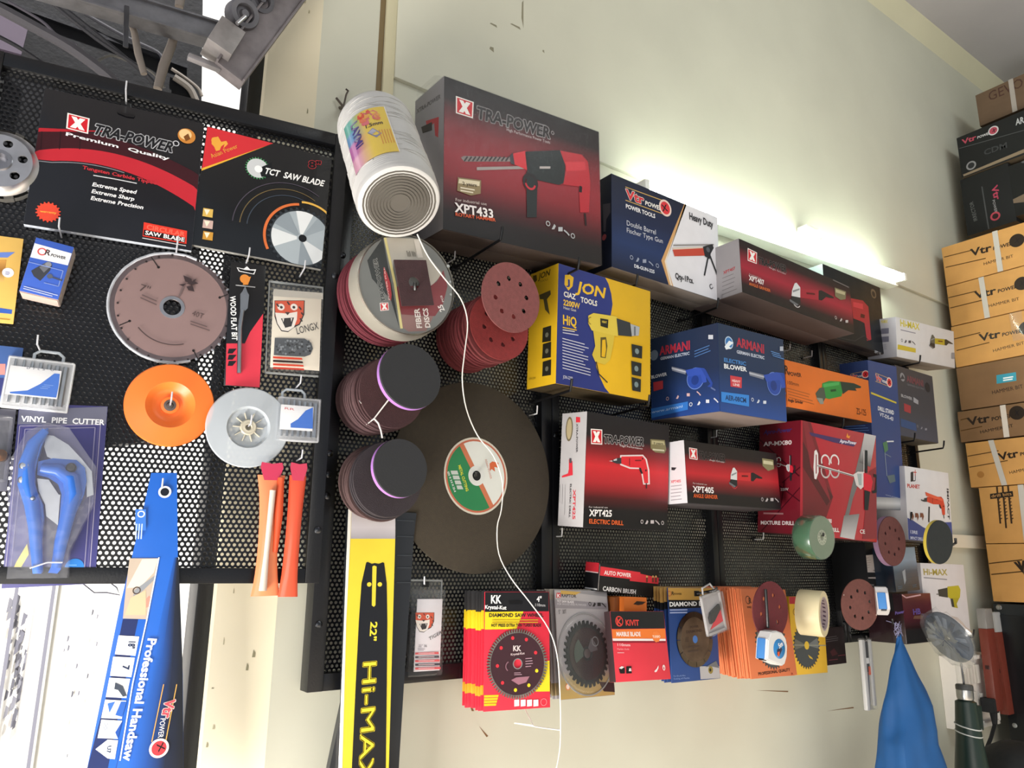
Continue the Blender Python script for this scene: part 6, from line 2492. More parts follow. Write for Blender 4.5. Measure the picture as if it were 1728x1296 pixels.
# ================================================================== blade packs along the bottom
def cards(pf, n, step, name, cat, front_label, stack_label, group, col, bands, shell=False, d=.0022, jit=.002, seed=3, off0=None):
    """front pack built in full; the ones behind it are copies of a plainer one"""
    m, w, _, h = fitm(pf)
    t = T(name, front_label, cat, m)
    b = t.part('backing_card')
    b.m('card', col)
    b.box(0, w, 0, d, 0, h, .0004)
    F = Face(t, (0, 0, h), (1, 0, 0), (0, 0, -1), w, h, (0, -1, 0), body='backing_card')
    rr = random.Random(seed)
    root = None
    for i in range(1, n):
        mm = M4.Translation((rr.uniform(-jit, jit), step * i + rr.uniform(-step, step) * .2, rr.uniform(-jit, jit) + (off0 or 0))) @ m @ M4.Rotation(rr.uniform(-.02, .02), 4, 'Y')
        if root is None:
            k = T(name, stack_label, cat, mm, group)
            kb = k.part('backing_card')
            kb.m('card', col)
            kb.box(0, w, 0, d, 0, h, .0004)
            for z0, z1, c in bands:
                kb.m('card', c)
                kb.box(-.00015, w * .999, -.00015, d + .0001, h * (1 - z1), h * (1 - z0), .0003)
            if shell:
                s = k.part('bubble')
                s.m('frost', 'b0b2b2')
                s.X = axisframe(V((w * .5, -.0002, h * .45)), (0, -1, 0))
                s.lathe([(w * .47, 0), (w * .46, .003), (w * .40, .004), (0, .004)], 36)
            root = k.done()
        else:
            copy_thing(root, mm)
    return t, F, w, h


# red and yellow diamond wheels
t, F, w, h = cards([0.746, -0.085, 1.26, -0.207, 0.006, -0.033, 0.123, 0.06, 0.191], 9, .0080, 'diamond_wheel_pack', 'blade pack', 'frontmost red and yellow card holding a turbo diamond wheel', 'red and yellow diamond wheel card stacked behind the frontmost one', 'red and yellow diamond wheel cards', 'd42c40', [(0, .17, '2a292a'), (.17, .33, 'e6c822'), (.80, .88, 'e2a42c')], seed=11)
F.view(760, 980, 5.4)
F.poly([(290, 90), (905, 100), (900, 278), (290, 285)], '17171a')
F.poly([(280, 285), (665, 280), (600, 440), (280, 445)], 'e6cc22')
for i in range(4):
    F.poly([(280, 1045 + 26 * i), (440 - 7 * i, 1040 + 26 * i), (435 - 7 * i, 1060 + 26 * i), (280, 1066 + 26 * i)], 'e6c022')
F.poly([(800, 735), (905, 728), (905, 1008), (760, 1010), (830, 920)], 'e2cc28')
F.text('KK', (365, 205), (460, 205), 74, 'f0f0f0', 1)
F.text('Krystal-Kut', (312, 255), (508, 262), 34, 'f0f0f0', 1)
F.poly([(530, 180), (620, 175), (660, 185), (655, 212), (540, 214)], '060608', 'hang_slot')
F.text('4"', (785, 190), (830, 192), 50, 'd8d8da', 1)
F.text('110mm', (765, 232), (865, 236), 26, 'c8c8ca', 0)
F.text('DIAMOND SAW WHEEL', (348, 330), (845, 330), 34, '2a2222', 1)
F.lines((380, 358), (820, 356), (0, 22), 2, 8, 'b89a20', jag=.1)
F.text('HOT PRESS EXTRA THIN TURBO BLADE', (370, 420), (825, 418), 28, '241c1c', 1)
for i in range(4):
    F.poly([(580 + 58 * i, 1085), (625 + 58 * i, 1082), (625 + 58 * i, 1140), (580 + 58 * i, 1146)], 'efe6e6', 'picture')
F.arc((848, 1105), 34, 0, 360, 5, 'e88a90', 'picture')
cu, cv_ = F.P((608, 755))
R = F.rad((608, 755), 318)
b = t.part('diamond_wheel')
b.X = M4.Translation((cu, -.0012, h - cv_)) @ M4.Rotation(PI / 2, 4, 'X')
b.m('roughsteel', '8c8882')
op = gearpts(R, 72, .10)
b.ring(op, cpts(R * .88, len(op)), -.001, .0014)
b.m('gloss', '3c2024')
b.ring(cpts(R * .9, 72), cpts(R * .13, 72), -.0008, .0010)
b.m('steel', 'd8d4cc')
b.ring(cpts(R * .155, 32), cpts(R * .128, 32), -.001, .0014)
F2 = Face(t, (0, -.0024, h), (1, 0, 0), (0, 0, -1), w, h, (0, -1, 0), body='wheel_print')
F2.view(760, 980, 5.4)
for x, y, c_ in ((568, 522, 'd0303c'), (692, 536, 'd0303c'), (462, 612, 'd0303c'), (776, 655, 'd0303c'), (428, 776, 'd0303c'), (786, 820, 'e2cc28'), (474, 930, 'd0303c'), (714, 952, 'e2cc28'), (592, 996, 'e2cc28')):
    F2.circ((x, y), 17, c_, 'wheel_print')
F2.text('KK', (568, 640), (640, 640), 50, 'd8c8c8', 1)
F2.text('Krystal-Kut', (548, 682), (675, 668), 20, 'c8b4b6', 1)
F2.poly([(552, 905), (600, 880), (720, 870), (690, 925), (620, 948)], '9a6a78', 'wheel_print')
F2.lines((580, 840), (650, 838), (0, 16), 2, 7, 'a88490')
F2.lines((682, 710), (750, 704), (0, 24), 4, 8, 'a88490')
F2.arc((540, 780), 48, 120, 250, 10, '8a6470', 'wheel_print')
t.done()

# grey blade blisters
t, F, w, h = cards([0.903, -0.093, 1.265, 0.085, 0.035, -0.116, 0.142, 0.04, 0.189], 6, .0100, 'saw_blade_blister', 'blade pack', 'frontmost grey blister holding a toothed saw blade', 'grey saw blade blister stacked behind the frontmost one', 'grey saw blade blisters', '9a979a', [(0, .10, 'a8a094'), (.86, .97, '8a7a58')], shell=True, seed=12)
F.view(920, 930, 4.985)
F.grad(((80, 330), (515, 385), (590, 1215), (130, 1260)), [(0, 'b4afb0'), (.2, 'aaa6aa'), (.75, '9c989c'), (.84, 'a89468'), (1, 'c0a060')])
F.poly([(130, 330), (300, 345), (250, 372), (130, 362)], 'c8a458')
F.poly([(95, 350), (130, 350), (130, 395), (92, 392)], 'c8454a', 'logo')
F.text('K', (98, 388), (126, 391), 30, 'f0e8e8', 1, d='logo')
F.text('RAPTOR', (135, 385), (260, 392), 26, '4a4446', 1)
F.poly([(85, 405), (515, 440), (520, 490), (85, 480)], '8f8a90')
F.text('TCT SAW BLADE', (98, 428), (240, 438), 18, 'e0dcde', 1)
F.text('FOR WOOD AND PLYWOOD', (100, 452), (345, 462), 16, 'd0ccd0', 0)
icons(F, (375, 445), (490, 455), 4, 18, '2a2628')
F.text('5"  30T', (112, 530), (178, 525), 34, '5a5658', 0)
F.circ((188, 1142), 30, 'd88a5a', 'logo')
F.circ((188, 1142), 20, 'f0d8c8', 'logo')
F.poly([(450, 1100), (590, 1105), (590, 1185), (490, 1180)], '3a2428')
cu, cv_ = F.P((345, 862))
R = F.rad((345, 862), 300)
b = t.part('saw_blade')
b.X = M4.Translation((cu, -.0016, h - cv_)) @ M4.Rotation(PI / 2, 4, 'X')
b.m('roughsteel', '44484a')
op = gearpts(R * .93, 32, .11)
b.ring(op, cpts(R * .12, len(op)), -.001, .0010)
b.m('gloss', '3a3032')
b.ring(cpts(R * .72, 48), cpts(R * .2, 48), -.001, .0014)
b.m('steel', 'b8b4b4')
b.ring(cpts(R * .13, 32), cpts(.0005, 32), -.001, .0012)
F2 = Face(t, (0, -.0034, h), (1, 0, 0), (0, 0, -1), w, h, (0, -1, 0), body='blade_print')
F2.view(920, 930, 4.985)
F2.arc((345, 862), 150, 150, 235, 110, '55605a', 'blade_print')
F2.arc((345, 862), 150, 300, 350, 100, '5a5458', 'blade_print')
F2.arc((420, 760), 42, 0, 360, 8, '8a8a8e', 'blade_print')
b = t.part('bubble')
b.m('clear', 'd8dad8')
b.X = M4.Translation((cu, -.0002, h - cv_)) @ M4.Rotation(PI / 2, 4, 'X')
b.lathe([(R * 1.14, 0), (R * 1.10, .004), (R * 1.02, .006), (R * .55, .0066), (R * .5, .005), (0, .005)], 56)
b = t.part('blister_rim')
b.m('frost', 'a8a8a8')
b.X = M4.Translation((cu, -.0002, h - cv_)) @ M4.Rotation(PI / 2, 4, 'X')
b.lathe([(R * 1.15, 0), (R * 1.15, .0015), (R * 1.11, .0015), (R * 1.11, 0)], 56)
t.done()

# marble blade box
t, F, S = carton([1.005, -0.127, 1.291, -0.05, 0.026, -0.137, 0.136, 0.018, 0.124], 'blade_box', 'red and black marble blade box with an orange stripe, below the carbon brush box', 'blade box',
                 dict(front='d93a48', left='3a2a2c', right='c83442', top='232325', bottom='c83442', back='c83442'), flap=False)
F.view(920, 930, 4.985)
F.poly([(545, 505), (1000, 505), (1008, 650), (555, 655)], '1f1f21')
F.poly([(558, 660), (1008, 652), (1012, 735), (562, 735)], 'e87a34')
F.poly([(562, 735), (1012, 738), (1013, 755), (563, 755)], 'efe6e4')
F.poly([(563, 757), (1013, 757), (1013, 772), (563, 770)], '8a2030')
F.arc((622, 590), 44, 0, 360, 9, 'd8443c', 'logo')
F.text('K', (600, 622), (645, 622), 56, 'd8443c', 1, d='logo')
F.text('KIVIT', (675, 625), (790, 626), 48, 'd8443c', 1)
F.text('MARBLE BLADE', (598, 715), (802, 715), 36, 'f4ece8', 1)
F.gear((933, 720), 48, 8, .08, 'ec8240', 'picture')
F.text('TURBO', (902, 730), (968, 728), 20, 'f6dcc8', 1)
F.text('110mm', (600, 798), (715, 800), 22, 'f4c0c4', 1)
F.text('Marble blade', (603, 832), (705, 832), 16, 'f0a8ae', 0)
F.lines((605, 855), (665, 855), (0, 10), 1, 7, 'f0a8ae')
F.poly([(617, 985), (640, 970), (668, 985), (668, 1030), (628, 1030)], '1f1a1c', 'picture')
F.poly([(617, 985), (640, 968), (662, 975), (640, 992)], 'efe6e4', 'picture')
F.poly([(680, 970), (722, 968), (726, 1028), (680, 1030)], '1f1a1c', 'picture')
F.poly([(705, 985), (718, 985), (724, 1010), (700, 1010)], 'e8d8d8', 'picture')
F.poly([(915, 1010), (935, 990), (950, 960), (950, 985), (935, 1015), (920, 1020)], 'efe0e0', 'picture')
F.circ((995, 980), 24, 'e8d0d0', 'picture', sx=.7)
F.circ((995, 985), 12, 'b0303c', 'picture', sx=.5)
t.done()
mx, w, h = quadframe(wallo, (1051, 1007), (1089, 1009), (1094, 1034), (1055, 1034), off=.085)
t = T('blade_box', 'small orange carton end peeking out above the marble blade box', 'blade box', mx)
b = t.part('carton')
b.m('card', 'e0762c')
b.box(0, w, 0, .075, -.01, h, .001)
b = t.part('tuck_slot')
b.m('card', '3a2418')
b.prism([(w * .4, h * .55), (w * .55, h * .75), (w * .95, h * .72), (w * .8, h * .55), (w * .6, h * .50)], -.0006, .0004)
b = t.part('side_panel')
b.m('card', '7a4420')
b.box(-.014, -.0006, .012, .07, -.01, h * .96, .0006)
t.done()

# diamond blade pack
t, F, w, h = cards([1.184, -0.096, 1.272, 0.008, 0.015, -0.027, 0.146, 0.03, 0.182], 5, .0095, 'diamond_blade_pack', 'blade pack', 'frontmost blue and tan card holding a segmented diamond blade', 'blue and tan diamond blade card stacked behind the frontmost one', 'blue and tan diamond blade cards', '24427e', [(0, .16, 'b08a4e'), (.16, .24, '17191e')], seed=13)
F.view(1100, 970, 6.48)
F.poly([(60, 110), (660, 115), (665, 275), (80, 275)], 'b58c46')
F.poly([(80, 275), (665, 275), (665, 355), (80, 375)], '17191e')
F.arc((190, 205), 32, 0, 360, 9, 'b0583a', 'logo')
F.text('R', (212, 222), (240, 222), 40, '3a2a1c', 1, .1, d='logo')
F.text('POWER', (240, 220), (325, 220), 22, '5a4020', 1)
F.text('DIAMOND BLADE', (190, 346), (690, 332), 48, 'f0f0f0', 1)
F.lines((195, 385), (392, 382), (0, 30), 2, 14, '9aa8d0', jag=.05)
F.text('For Dry & Wet', (235, 1115), (365, 1108), 16, '8aa0cc', 0)
F.text('Cutting all Marble', (236, 1145), (410, 1135), 16, '8aa0cc', 0)
F.poly([(520, 1000), (742, 1000), (742, 1138), (530, 1142)], 'b0aeb0', 'picture')
F.poly([(580, 1010), (700, 940), (735, 1020), (640, 1000)], '6a6c70', 'picture')
F.circ((640, 1040), 42, '8a7a3c', 'picture')
F.circ((636, 1040), 18, '2a2418', 'picture')
cu, cv_ = F.P((465, 705))
R = F.rad((465, 705), 300)
b = t.part('diamond_blade')
b.X = M4.Translation((cu, -.0012, h - cv_)) @ M4.Rotation(PI / 2, 4, 'X')
b.m('steel', '8a7866')
for k in range(12):
    a0, a1 = 2 * PI * (k + .03) / 12, 2 * PI * (k + .97) / 12
    ar = [a0 + (a1 - a0) * i / 6 for i in range(7)]
    o_ = [(R * math.cos(a), R * math.sin(a)) for a in ar]
    i_ = [(R * .80 * math.cos(a), R * .80 * math.sin(a)) for a in ar]
    for i in range(6):
        for z in (-.0004, .0012):
            b.f([(o_[i][0], o_[i][1], z), (o_[i + 1][0], o_[i + 1][1], z), (i_[i + 1][0], i_[i + 1][1], z), (i_[i][0], i_[i][1], z)])
b.m('roughsteel', '7a6654')
b.ring(cpts(R * .82, 60), cpts(R * .14, 60), -.0004, .0010)
b.m('plastic', '4a78c0')
b.ring(cpts(R * .15, 28), cpts(.0004, 28), -.0004, .0008)
F2 = Face(t, (0, -.0023, h), (1, 0, 0), (0, 0, -1), w, h, (0, -1, 0), body='blade_print')
F2.view(1100, 970, 6.48)
F2.text('POWER', (420, 585), (510, 575), 24, '4a3a30', 1)
F2.text('DIAMOND', (375, 640), (550, 620), 30, '4a3a30', 1)
F2.lines((395, 840), (530, 825), (0, -50), 2, 16, '4a3a30')
F2.lines((375, 680), (375, 750), (20, 0), 2, 10, '4a3a30')
t.done()
# small clear case hanging before it
mx, w, h = quadframe(wallo, (1184, 999), (1214, 992), (1231, 1059), (1198, 1077), off=.145)
t = T('clear_bit_case', 'small tilted clear case with black and red contents hanging before the diamond blade cards', 'small case', mx)
b = t.part('card')
b.m('card', 'a8a4a6')
b.box(w * .08, w * .95, .007, .008, h * .05, h * .88, .0002)
b.m('card', 'cc3440')
b.prism([(w * .22, h * .12), (w * .92, h * .20), (w * .9, h * .52)], .0060, .0072)
b = t.part('black_adaptor')
b.m('powder', '202224')
b.prism([(w * .2, h * .40), (w * .3, h * .50), (w * .8, h * .62), (w * .82, h * .50), (w * .4, h * .28), (w * .22, h * .25)], .001, .0062)
b = t.part('clear_shell')
b.m('clear', 'e0e0e0')
b.box(w * .02, w * .98, -.006, .008, 0, h * .9, .003)
b = t.part('shell_rim')
b.m('frost', 'b8b6b6')
for a in ((0, .07, 0, .92), (.93, 1, 0, .92), (0, 1, 0, .06), (0, 1, .86, .92)):
    b.box(w * a[0], w * a[1], .003, .009, h * a[2], h * a[3], .001)
b.tube([(w * .15, .006, h * .9), (w * .18, .006, h * 1.08), (w * .6, .006, h * 1.12), (w * .8, .006, h * .92)], .002, 8)
t.done()
hook(wall(1175, 1002, -.11), wall(1208, 996, -.155), 'black prong through the tilted clear case', tip=.006, r=.0028)

# salmon cards
t, F, w, h = cards([1.389, -0.128, 1.268, 0.006, 0.019, -0.096, 0.16, 0.09, 0.182], 22, .0046, 'saw_blade_card', 'blade card', 'frontmost salmon card with a large printed saw blade, marked professional quality', 'salmon saw blade card packed edge-on behind the frontmost one', 'salmon saw blade cards packed in a thick stack', 'd6784e', [], seed=14, jit=.0035, d=.0034)
F.view(1200, 930, 5.184)
F.arc((322, 428), 36, 0, 360, 7, '5a3a2c', 'logo')
F.text('R', (328, 455), (352, 455), 46, '3a2418', 1, .1, d='logo')
F.text('POWER', (316, 500), (352, 500), 18, '5a3a2c', 1)
F.gear((525, 800), 228, 36, .08, '4a4a4c', 'picture')
F.circ((525, 800), 200, '5a5c60', 'picture')
F.arc((525, 800), 200, 150, 210, 170, '85888a', 'picture')
F.arc((525, 800), 200, 20, 50, 170, '76787a', 'picture')
F.text('PROFESSIONAL QUALITY', (412, 1088), (690, 1048), 26, '3a2620', 1)
F.text('R', (700, 1085), (720, 1082), 18, '9a3a2c', 0)
t.done()

# holed red disc, tape measure, yellow card, tape roll
Yd = -.175
c4 = wall(1300, 1030, Yd)
r4 = rpx(1300, 1030, Yd, 99) / 2
t = T('sanding_disc', 'dark red holed sanding disc with a black hook across it, before the salmon cards', 'sanding disc', axisframe(c4, V((.0, -1, -.04))))
b = t.part('disc')
b.m('grit', '6a2e34')
holed(r4, .0022, 6)(b)
t.done()
hook(wall(1296, 1055, -.12), wall(1296, 1058, Yd - .008), 'thick black prong standing up across the dark red holed disc', tip=.075, r=.0032, lean=.05)


def tape_measure(label, mx, s, body, label_cols):
    t = T('tape_measure', label, 'tape measure', mx)
    b = t.part('case')
    b.m('plastic', body)
    o = [(-.5, -.42), (.30, -.5), (.44, -.42), (.52, -.2), (.52, .15), (.42, .38), (.2, .52), (-.1, .54), (-.36, .46), (-.5, .2)]
    b.prism([(x * s, z * s) for x, z in o], 0, s * .42)
    b.prism([(x * s * .93, z * s * .93) for x, z in o], -.002, .0005)
    c = t.part('side_band')
    c.m('plastic', '4a86c8')
    c.prism([(-.505 * s, -.40 * s), (-.49 * s, -.40 * s), (-.49 * s, .2 * s), (-.505 * s, .2 * s)], .006, s * .36)
    c.box(-.51 * s, -.49 * s, .005, s * .38, -.42 * s, .22 * s, .002)
    l = t.part('round_label')
    l.m('gloss', label_cols[0])
    l.X = axisframe(V((.08 * s, -.0022, .0)), (0, -1, 0))
    l.lathe([(0, .0004), (.30 * s, .0004), (.31 * s, 0)], 32)
    l.X = M4.Identity(4)
    F = Face(t, (-.5 * s, -.0027, .5 * s), (1, 0, 0), (0, 0, -1), s, s, (0, -1, 0), body='round_label', clamp=False).frac()
    F.poly([(.45, .55), (.62, .42), (.72, .5), (.58, .74), (.46, .70)], label_cols[1], 'round_label')
    F.poly([(.48, .62), (.58, .58), (.6, .72), (.5, .74)], label_cols[2], 'round_label')
    F.text('5m', (.56, .50), (.76, .36), .16, 'f2f2f4', 1)
    k = t.part('tape_hook')
    k.m('steel', '6a6c70')
    k.box(-.52 * s, -.36 * s, s * .1, s * .3, -.46 * s, -.41 * s, .001)
    return t


m0 = frame(wall(1311, 1094, -.205), V((.98, .0, -.20)), V((.0, 0, 1)))
tape_measure('white tape measure with a blue round label hanging before the salmon cards', m0, .062, 'dcdcdc', ('2f7fc0', '2a2a48', 'e0562c')).done()
t, F, w, h = flat('blade_card', 'yellow blade card with a printed dark saw blade below the masking tape roll', 'blade card', wallo, ((1327, 1007), (1388, 1007), (1397, 1135), (1343, 1139)), .060, .010, 'd2a832', body='card')
F.view(1200, 930, 5.184)
F.poly([(655, 395), (980, 395), (980, 460), (665, 462)], 'a83038')
F.circ((758, 447), 16, '1a1416', 'hang_hole')
F.arc((735, 532), 32, 0, 360, 6, '5a3c28', 'logo')
F.text('R', (735, 560), (762, 560), 40, '4a3020', 1, .1, d='logo')
F.gear((835, 825), 205, 34, .09, '3a3c3a', 'picture')
F.circ((835, 825), 182, '444848', 'picture')
F.arc((835, 825), 182, -20, 10, 150, '6a6e6c', 'picture')
F.arc((835, 825), 182, 170, 200, 150, '66665c', 'picture')
F.line([(640, 825), (1010, 825)], 8, '8a8a7c', 'picture')
F.circ((835, 825), 36, 'd2b03c', 'picture')
F.poly([(845, 905), (880, 930), (890, 948), (860, 935)], 'c8a83c', 'picture')
t.done()
t, F, w, h = flat('blade_card', 'dark maroon card hanging behind the yellow blade card', 'blade card', wallo, ((1388, 1060), (1421, 1058), (1431, 1118), (1398, 1123)), .030, .008, '231417', body='card')
F.view(1200, 930, 5.184)
F.poly([(1040, 880), (1075, 850), (1110, 900), (1060, 920)], '4a1c22', 'picture')
F.lines((1110, 915), (1190, 905), (-80, 40), 2, 7, '6a3038')
F.lines((985, 760), (1120, 740), (0, 18), 3, 6, '5a5456')
t.done()

# masking tape roll: axis across the view
a0, a1 = wall(1368, 1034, -.155), wall(1391, 1036, -.195)
ax = V((.35, -1, -.05)).normalized()
c5 = wall(1391, 1036, -.20)
r5 = rpx(1391, 1036, -.20, 78) / 2
t = T('masking_tape_roll', 'cream masking tape roll showing its printed cardboard core', 'tape roll', axisframe(c5, ax))
wd = .050
b = t.part('tape')
b.m('card', 'dccfa8')
b.lathe([(r5 * .74, 0), (r5 * .985, 0), (r5, -.001), (r5, -wd + .001), (r5 * .985, -wd), (r5 * .74, -wd)], 56)
b = t.part('core')
b.m('card', 'b4a6a8')
b.lathe([(r5 * .74, .0002), (r5 * .68, .0002), (r5 * .68, -wd - .0002), (r5 * .74, -wd - .0002)], 56)
b.m('ink', '5c4a5c')
for k in range(22):
    a = 2 * PI * k / 22
    for z in range(4):
        P4 = [(r5 * .677 * math.cos(a + q[0]), r5 * .677 * math.sin(a + q[0]), -.004 - .011 * z + q[1]) for q in ((0, 0), (.12, -.001), (.16, -.007), (.04, -.006))]
        b.f(P4[::-1])
t.done()
hook(wall(1375, 1030, -.005), wall(1388, 1012, -.18), 'prong carrying the masking tape roll', tip=.006, r=.0028)

# brown disc and the second tape measure
c6 = wall(1451, 1020, -.135)
r6 = rpx(1451, 1020, -.135, 86) / 2
t = T('sanding_disc', 'brown eight-hole sanding disc with staple dots, right of the masking tape roll', 'sanding disc', axisframe(c6, V((-.22, -1, -.06))))
b = t.part('disc')
b.m('grit', '744a44')
holed(r6, .0024)(b)
for x, y in ((-.86, .38), (.86, -.42)):
    s = t.part('staple_dot', new=True)
    s.m('steel', 'd8d0c8')
    s.X = M4.Translation((x * r6, y * r6, .0014))
    s.lathe([(.0016, 0), (.0012, .0006), (0, .0008)], 10)
t.done()
hook(wall(1440, 1015, -.004), c6 + V((0, .004, .012)), 'prong behind the brown eight-hole disc', tip=.004, r=.0026)
m0 = frame(wall(1497, 1014, -.17), V((.80, .55, -.22)), V((.0, 0, 1)))
tape_measure('white tape measure with a red label beside the brown eight-hole disc', m0, .062, 'dcd8d8', ('d8d0cc', 'c0452e', 'c8502c')).done()


# green tape roll, purple-rim pad, yellow-rim pad
c7 = wall(1387, 907, -.20)
r7 = rpx(1387, 907, -.20, 74) / 2
t = T('green_tape_roll', 'plastic wrapped roll of green tape hanging before the red mixer drill carton', 'tape roll', axisframe(c7, V((-.02, -1, -.05))))
b = t.part('tape')
b.m('plastic', '2c5a3a')
b.lathe([(r7 * .34, 0), (r7 * .96, .0), (r7, -.003), (r7, -.040), (r7 * .96, -.043), (r7 * .34, -.043)], 48)
b = t.part('core')
b.m('card', 'a8b09a')
b.lathe([(r7 * .34, .0004), (r7 * .15, .0004), (r7 * .14, -.04), (r7 * .34, -.0434)], 36)
for k in range(12):
    b.m('ink', '5a6a58')
    a = 2 * PI * k / 12
    b.f([(r7 * .2 * math.cos(a), r7 * .2 * math.sin(a), .0007), (r7 * .31 * math.cos(a), r7 * .31 * math.sin(a), .0007), (r7 * .31 * math.cos(a + .22), r7 * .31 * math.sin(a + .22), .0007), (r7 * .2 * math.cos(a + .22), r7 * .2 * math.sin(a + .22), .0007)])
b = t.part('wrap')
b.m('film', 'cfe0d0')
b.lathe([(r7 * .05, .001), (r7 * .97, .0012), (r7 * 1.015, -.002), (r7 * 1.015, -.041), (r7 * .97, -.045)], 40)
t.done()
hook(wall(1375, 905, -.01), c7 + V((0, -.004, .004)), 'prong carrying the green tape roll', tip=.006, r=.0022)
c8 = wall(1505, 913, -.165)
r8 = rpx(1505, 913, -.165, 82) / 2
t = T('backing_pad', 'pinkish brown eight-hole pad with a thick lilac rim beside the planet carton', 'pad', axisframe(c8, V((-.03, -1, -.03))))
b = t.part('holed_face')
b.m('grit', '6c4240')
holed(r8 * .99, .003)(b)
b = t.part('foam_rim')
b.m('rubber', '9a7a98')
b.lathe([(r8, -.0006), (r8, -.014), (r8 * .9, -.017), (.01, -.017)], 48)
t.done()
hook(wall(1490, 915, -.006), c8 + V((0, .02, .0)), 'prong behind the lilac-rimmed pad', tip=.004, r=.0026)
t, r_, p_ = pad('black backing pad with a yellow rim hanging before the white impact drill carton', (1587, 915, -.245), 72, V((-.10, -1, -.12)), rim='c8b44a', face='23292b')
t.done()
hook(wall(1600, 925, -.02), wall(1613, 916, -.20), 'black prong sticking out right of the white impact drill carton', tip=.012, r=.0034)
hook(wall(1570, 912, -.02), wall(1584, 917, -.20), 'prong behind the yellow-rimmed pad', tip=.004, r=.0026)

# black cartons between
t, F, S = carton([1.92, -.10, 1.385, 0, 0, 0, .19, .098, .175], 'power_tool_carton', 'black carton with a white spec label behind the brown eight-hole disc', 'carton', dict(front='17181a', left='141517', right='1a1a1c', top='1c1c1e', bottom='141416', back='141416'))
F.view(1400, 900, 5.892)
F.poly([(225, 215), (455, 208), (480, 390), (240, 388)], 'c4bcb8', 'sticker')
F.lines((245, 245), (435, 240), (3, 24), 5, 4, '8c8480')
F.poly([(242, 438), (485, 435), (485, 452), (242, 450)], 'b0a8a6', 'sticker')
F.text('550W', (430, 376), (476, 376), 12, '4a4444', 1)
F.poly([(495, 215), (540, 300), (560, 390), (510, 390)], 'c4bcb8', 'sticker')
F.poly([(518, 438), (585, 432), (585, 450), (520, 452)], 'b0a8a6', 'sticker')
F.text('650W', (380, 520), (440, 522), 16, '8a8486', 1)
t.done()
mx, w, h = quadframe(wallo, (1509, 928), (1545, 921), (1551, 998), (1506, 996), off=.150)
t = T('glossy_tool_box', 'small shiny dark blue box with a painted-on bright reflection beside the cordless drill carton', 'carton', mx)
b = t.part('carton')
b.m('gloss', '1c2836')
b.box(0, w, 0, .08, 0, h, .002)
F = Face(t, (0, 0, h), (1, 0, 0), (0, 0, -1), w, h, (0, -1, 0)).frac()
F.grad(((0, 0), (1, 0), (1, 1), (0, 1)), [(0, '6a88a0'), (.3, '7a94b0'), (.55, '2c4660'), (1, '131c28')])  # bright reflection near the top is painted into the front colours
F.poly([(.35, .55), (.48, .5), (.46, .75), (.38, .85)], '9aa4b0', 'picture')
F.lines((.1, .88), (.3, .87), (0, .04), 2, .02, '4a5a6a')
F.lines((.7, .88), (.9, .87), (0, .04), 2, .02, '4a5a6a')
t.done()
t, F, S = carton([2.03, -.125, 1.305, 0, 0, 0, .150, .10, .125], 'power_tool_carton', 'dark maroon carton with purple print above the tip of the blue bag', 'carton', dict(front='4a1620', left='241418', right='3a141c', top='5a1c28', bottom='1a1416', back='1a1416'), mat='gloss')
xtra_front(F, [(0, '58182a'), (.5, '4c1522'), (.68, '2a1216'), (.75, '181416'), (1, '151416')])
F.view(1400, 900, 5.892)
F.line([(620, 615), (760, 640), (905, 612)], 14, 'd0a8b0', 'picture')
F.text('Power', (650, 810), (740, 790), 30, '6a5aa8', 1, .2)
F.text('HB', (830, 810), (905, 800), 56, '5c4ea0', 1)
F.poly([(840, 820), (935, 815), (925, 850), (830, 850)], '6a4a3c', 'picture')
t.done()

# utility knife in a clear sleeve
mx, w, h = quadframe(wallo, (1451, 1077), (1473, 1077), (1480, 1197), (1466, 1200), off=.120)
t = T('knife_pack', 'slim clear hanging pack holding a black snap-off knife', 'knife', mx)
b = t.part('knife')
b.m('powder', '1c1c20')
b.box(w * .3, w * .7, .003, .009, h * .52, h * .95, .002)
b.m('plastic', 'd8d8d8')
b.box(w * .34, w * .66, .002, .004, h * .64, h * .72, .001)
b.m('plastic', 'c85a3c')
b.box(w * .55, w * .75, .002, .004, h * .48, h * .60, .001)
b = t.part('blade')
b.m('steel', 'b0b0b4')
b.prism([(w * .38, h * .04), (w * .46, h * .0), (w * .60, h * .52), (w * .40, h * .52)], .004, .0055)
b = t.part('clear_sleeve')
b.m('frost', 'c4c4c4')
b.box(w * .05, w * .35, .0, .010, 0, h * .98, .003)
b.box(w * .70, w * .95, .0, .010, h * .05, h * .98, .003)
b.m('clear', 'e8e8e8')
b.box(0, w, -.001, .011, 0, h, .004)
t.done()
hook(wall(1452, 1070, -.006), wall(1462, 1078, -.125), 'short prong above the slim knife pack', tip=.008, r=.0024)


# ================================================================== lower right corner
def ppm(p):
    return FPX / -((ROT.transposed() @ (p - CAM)).z)


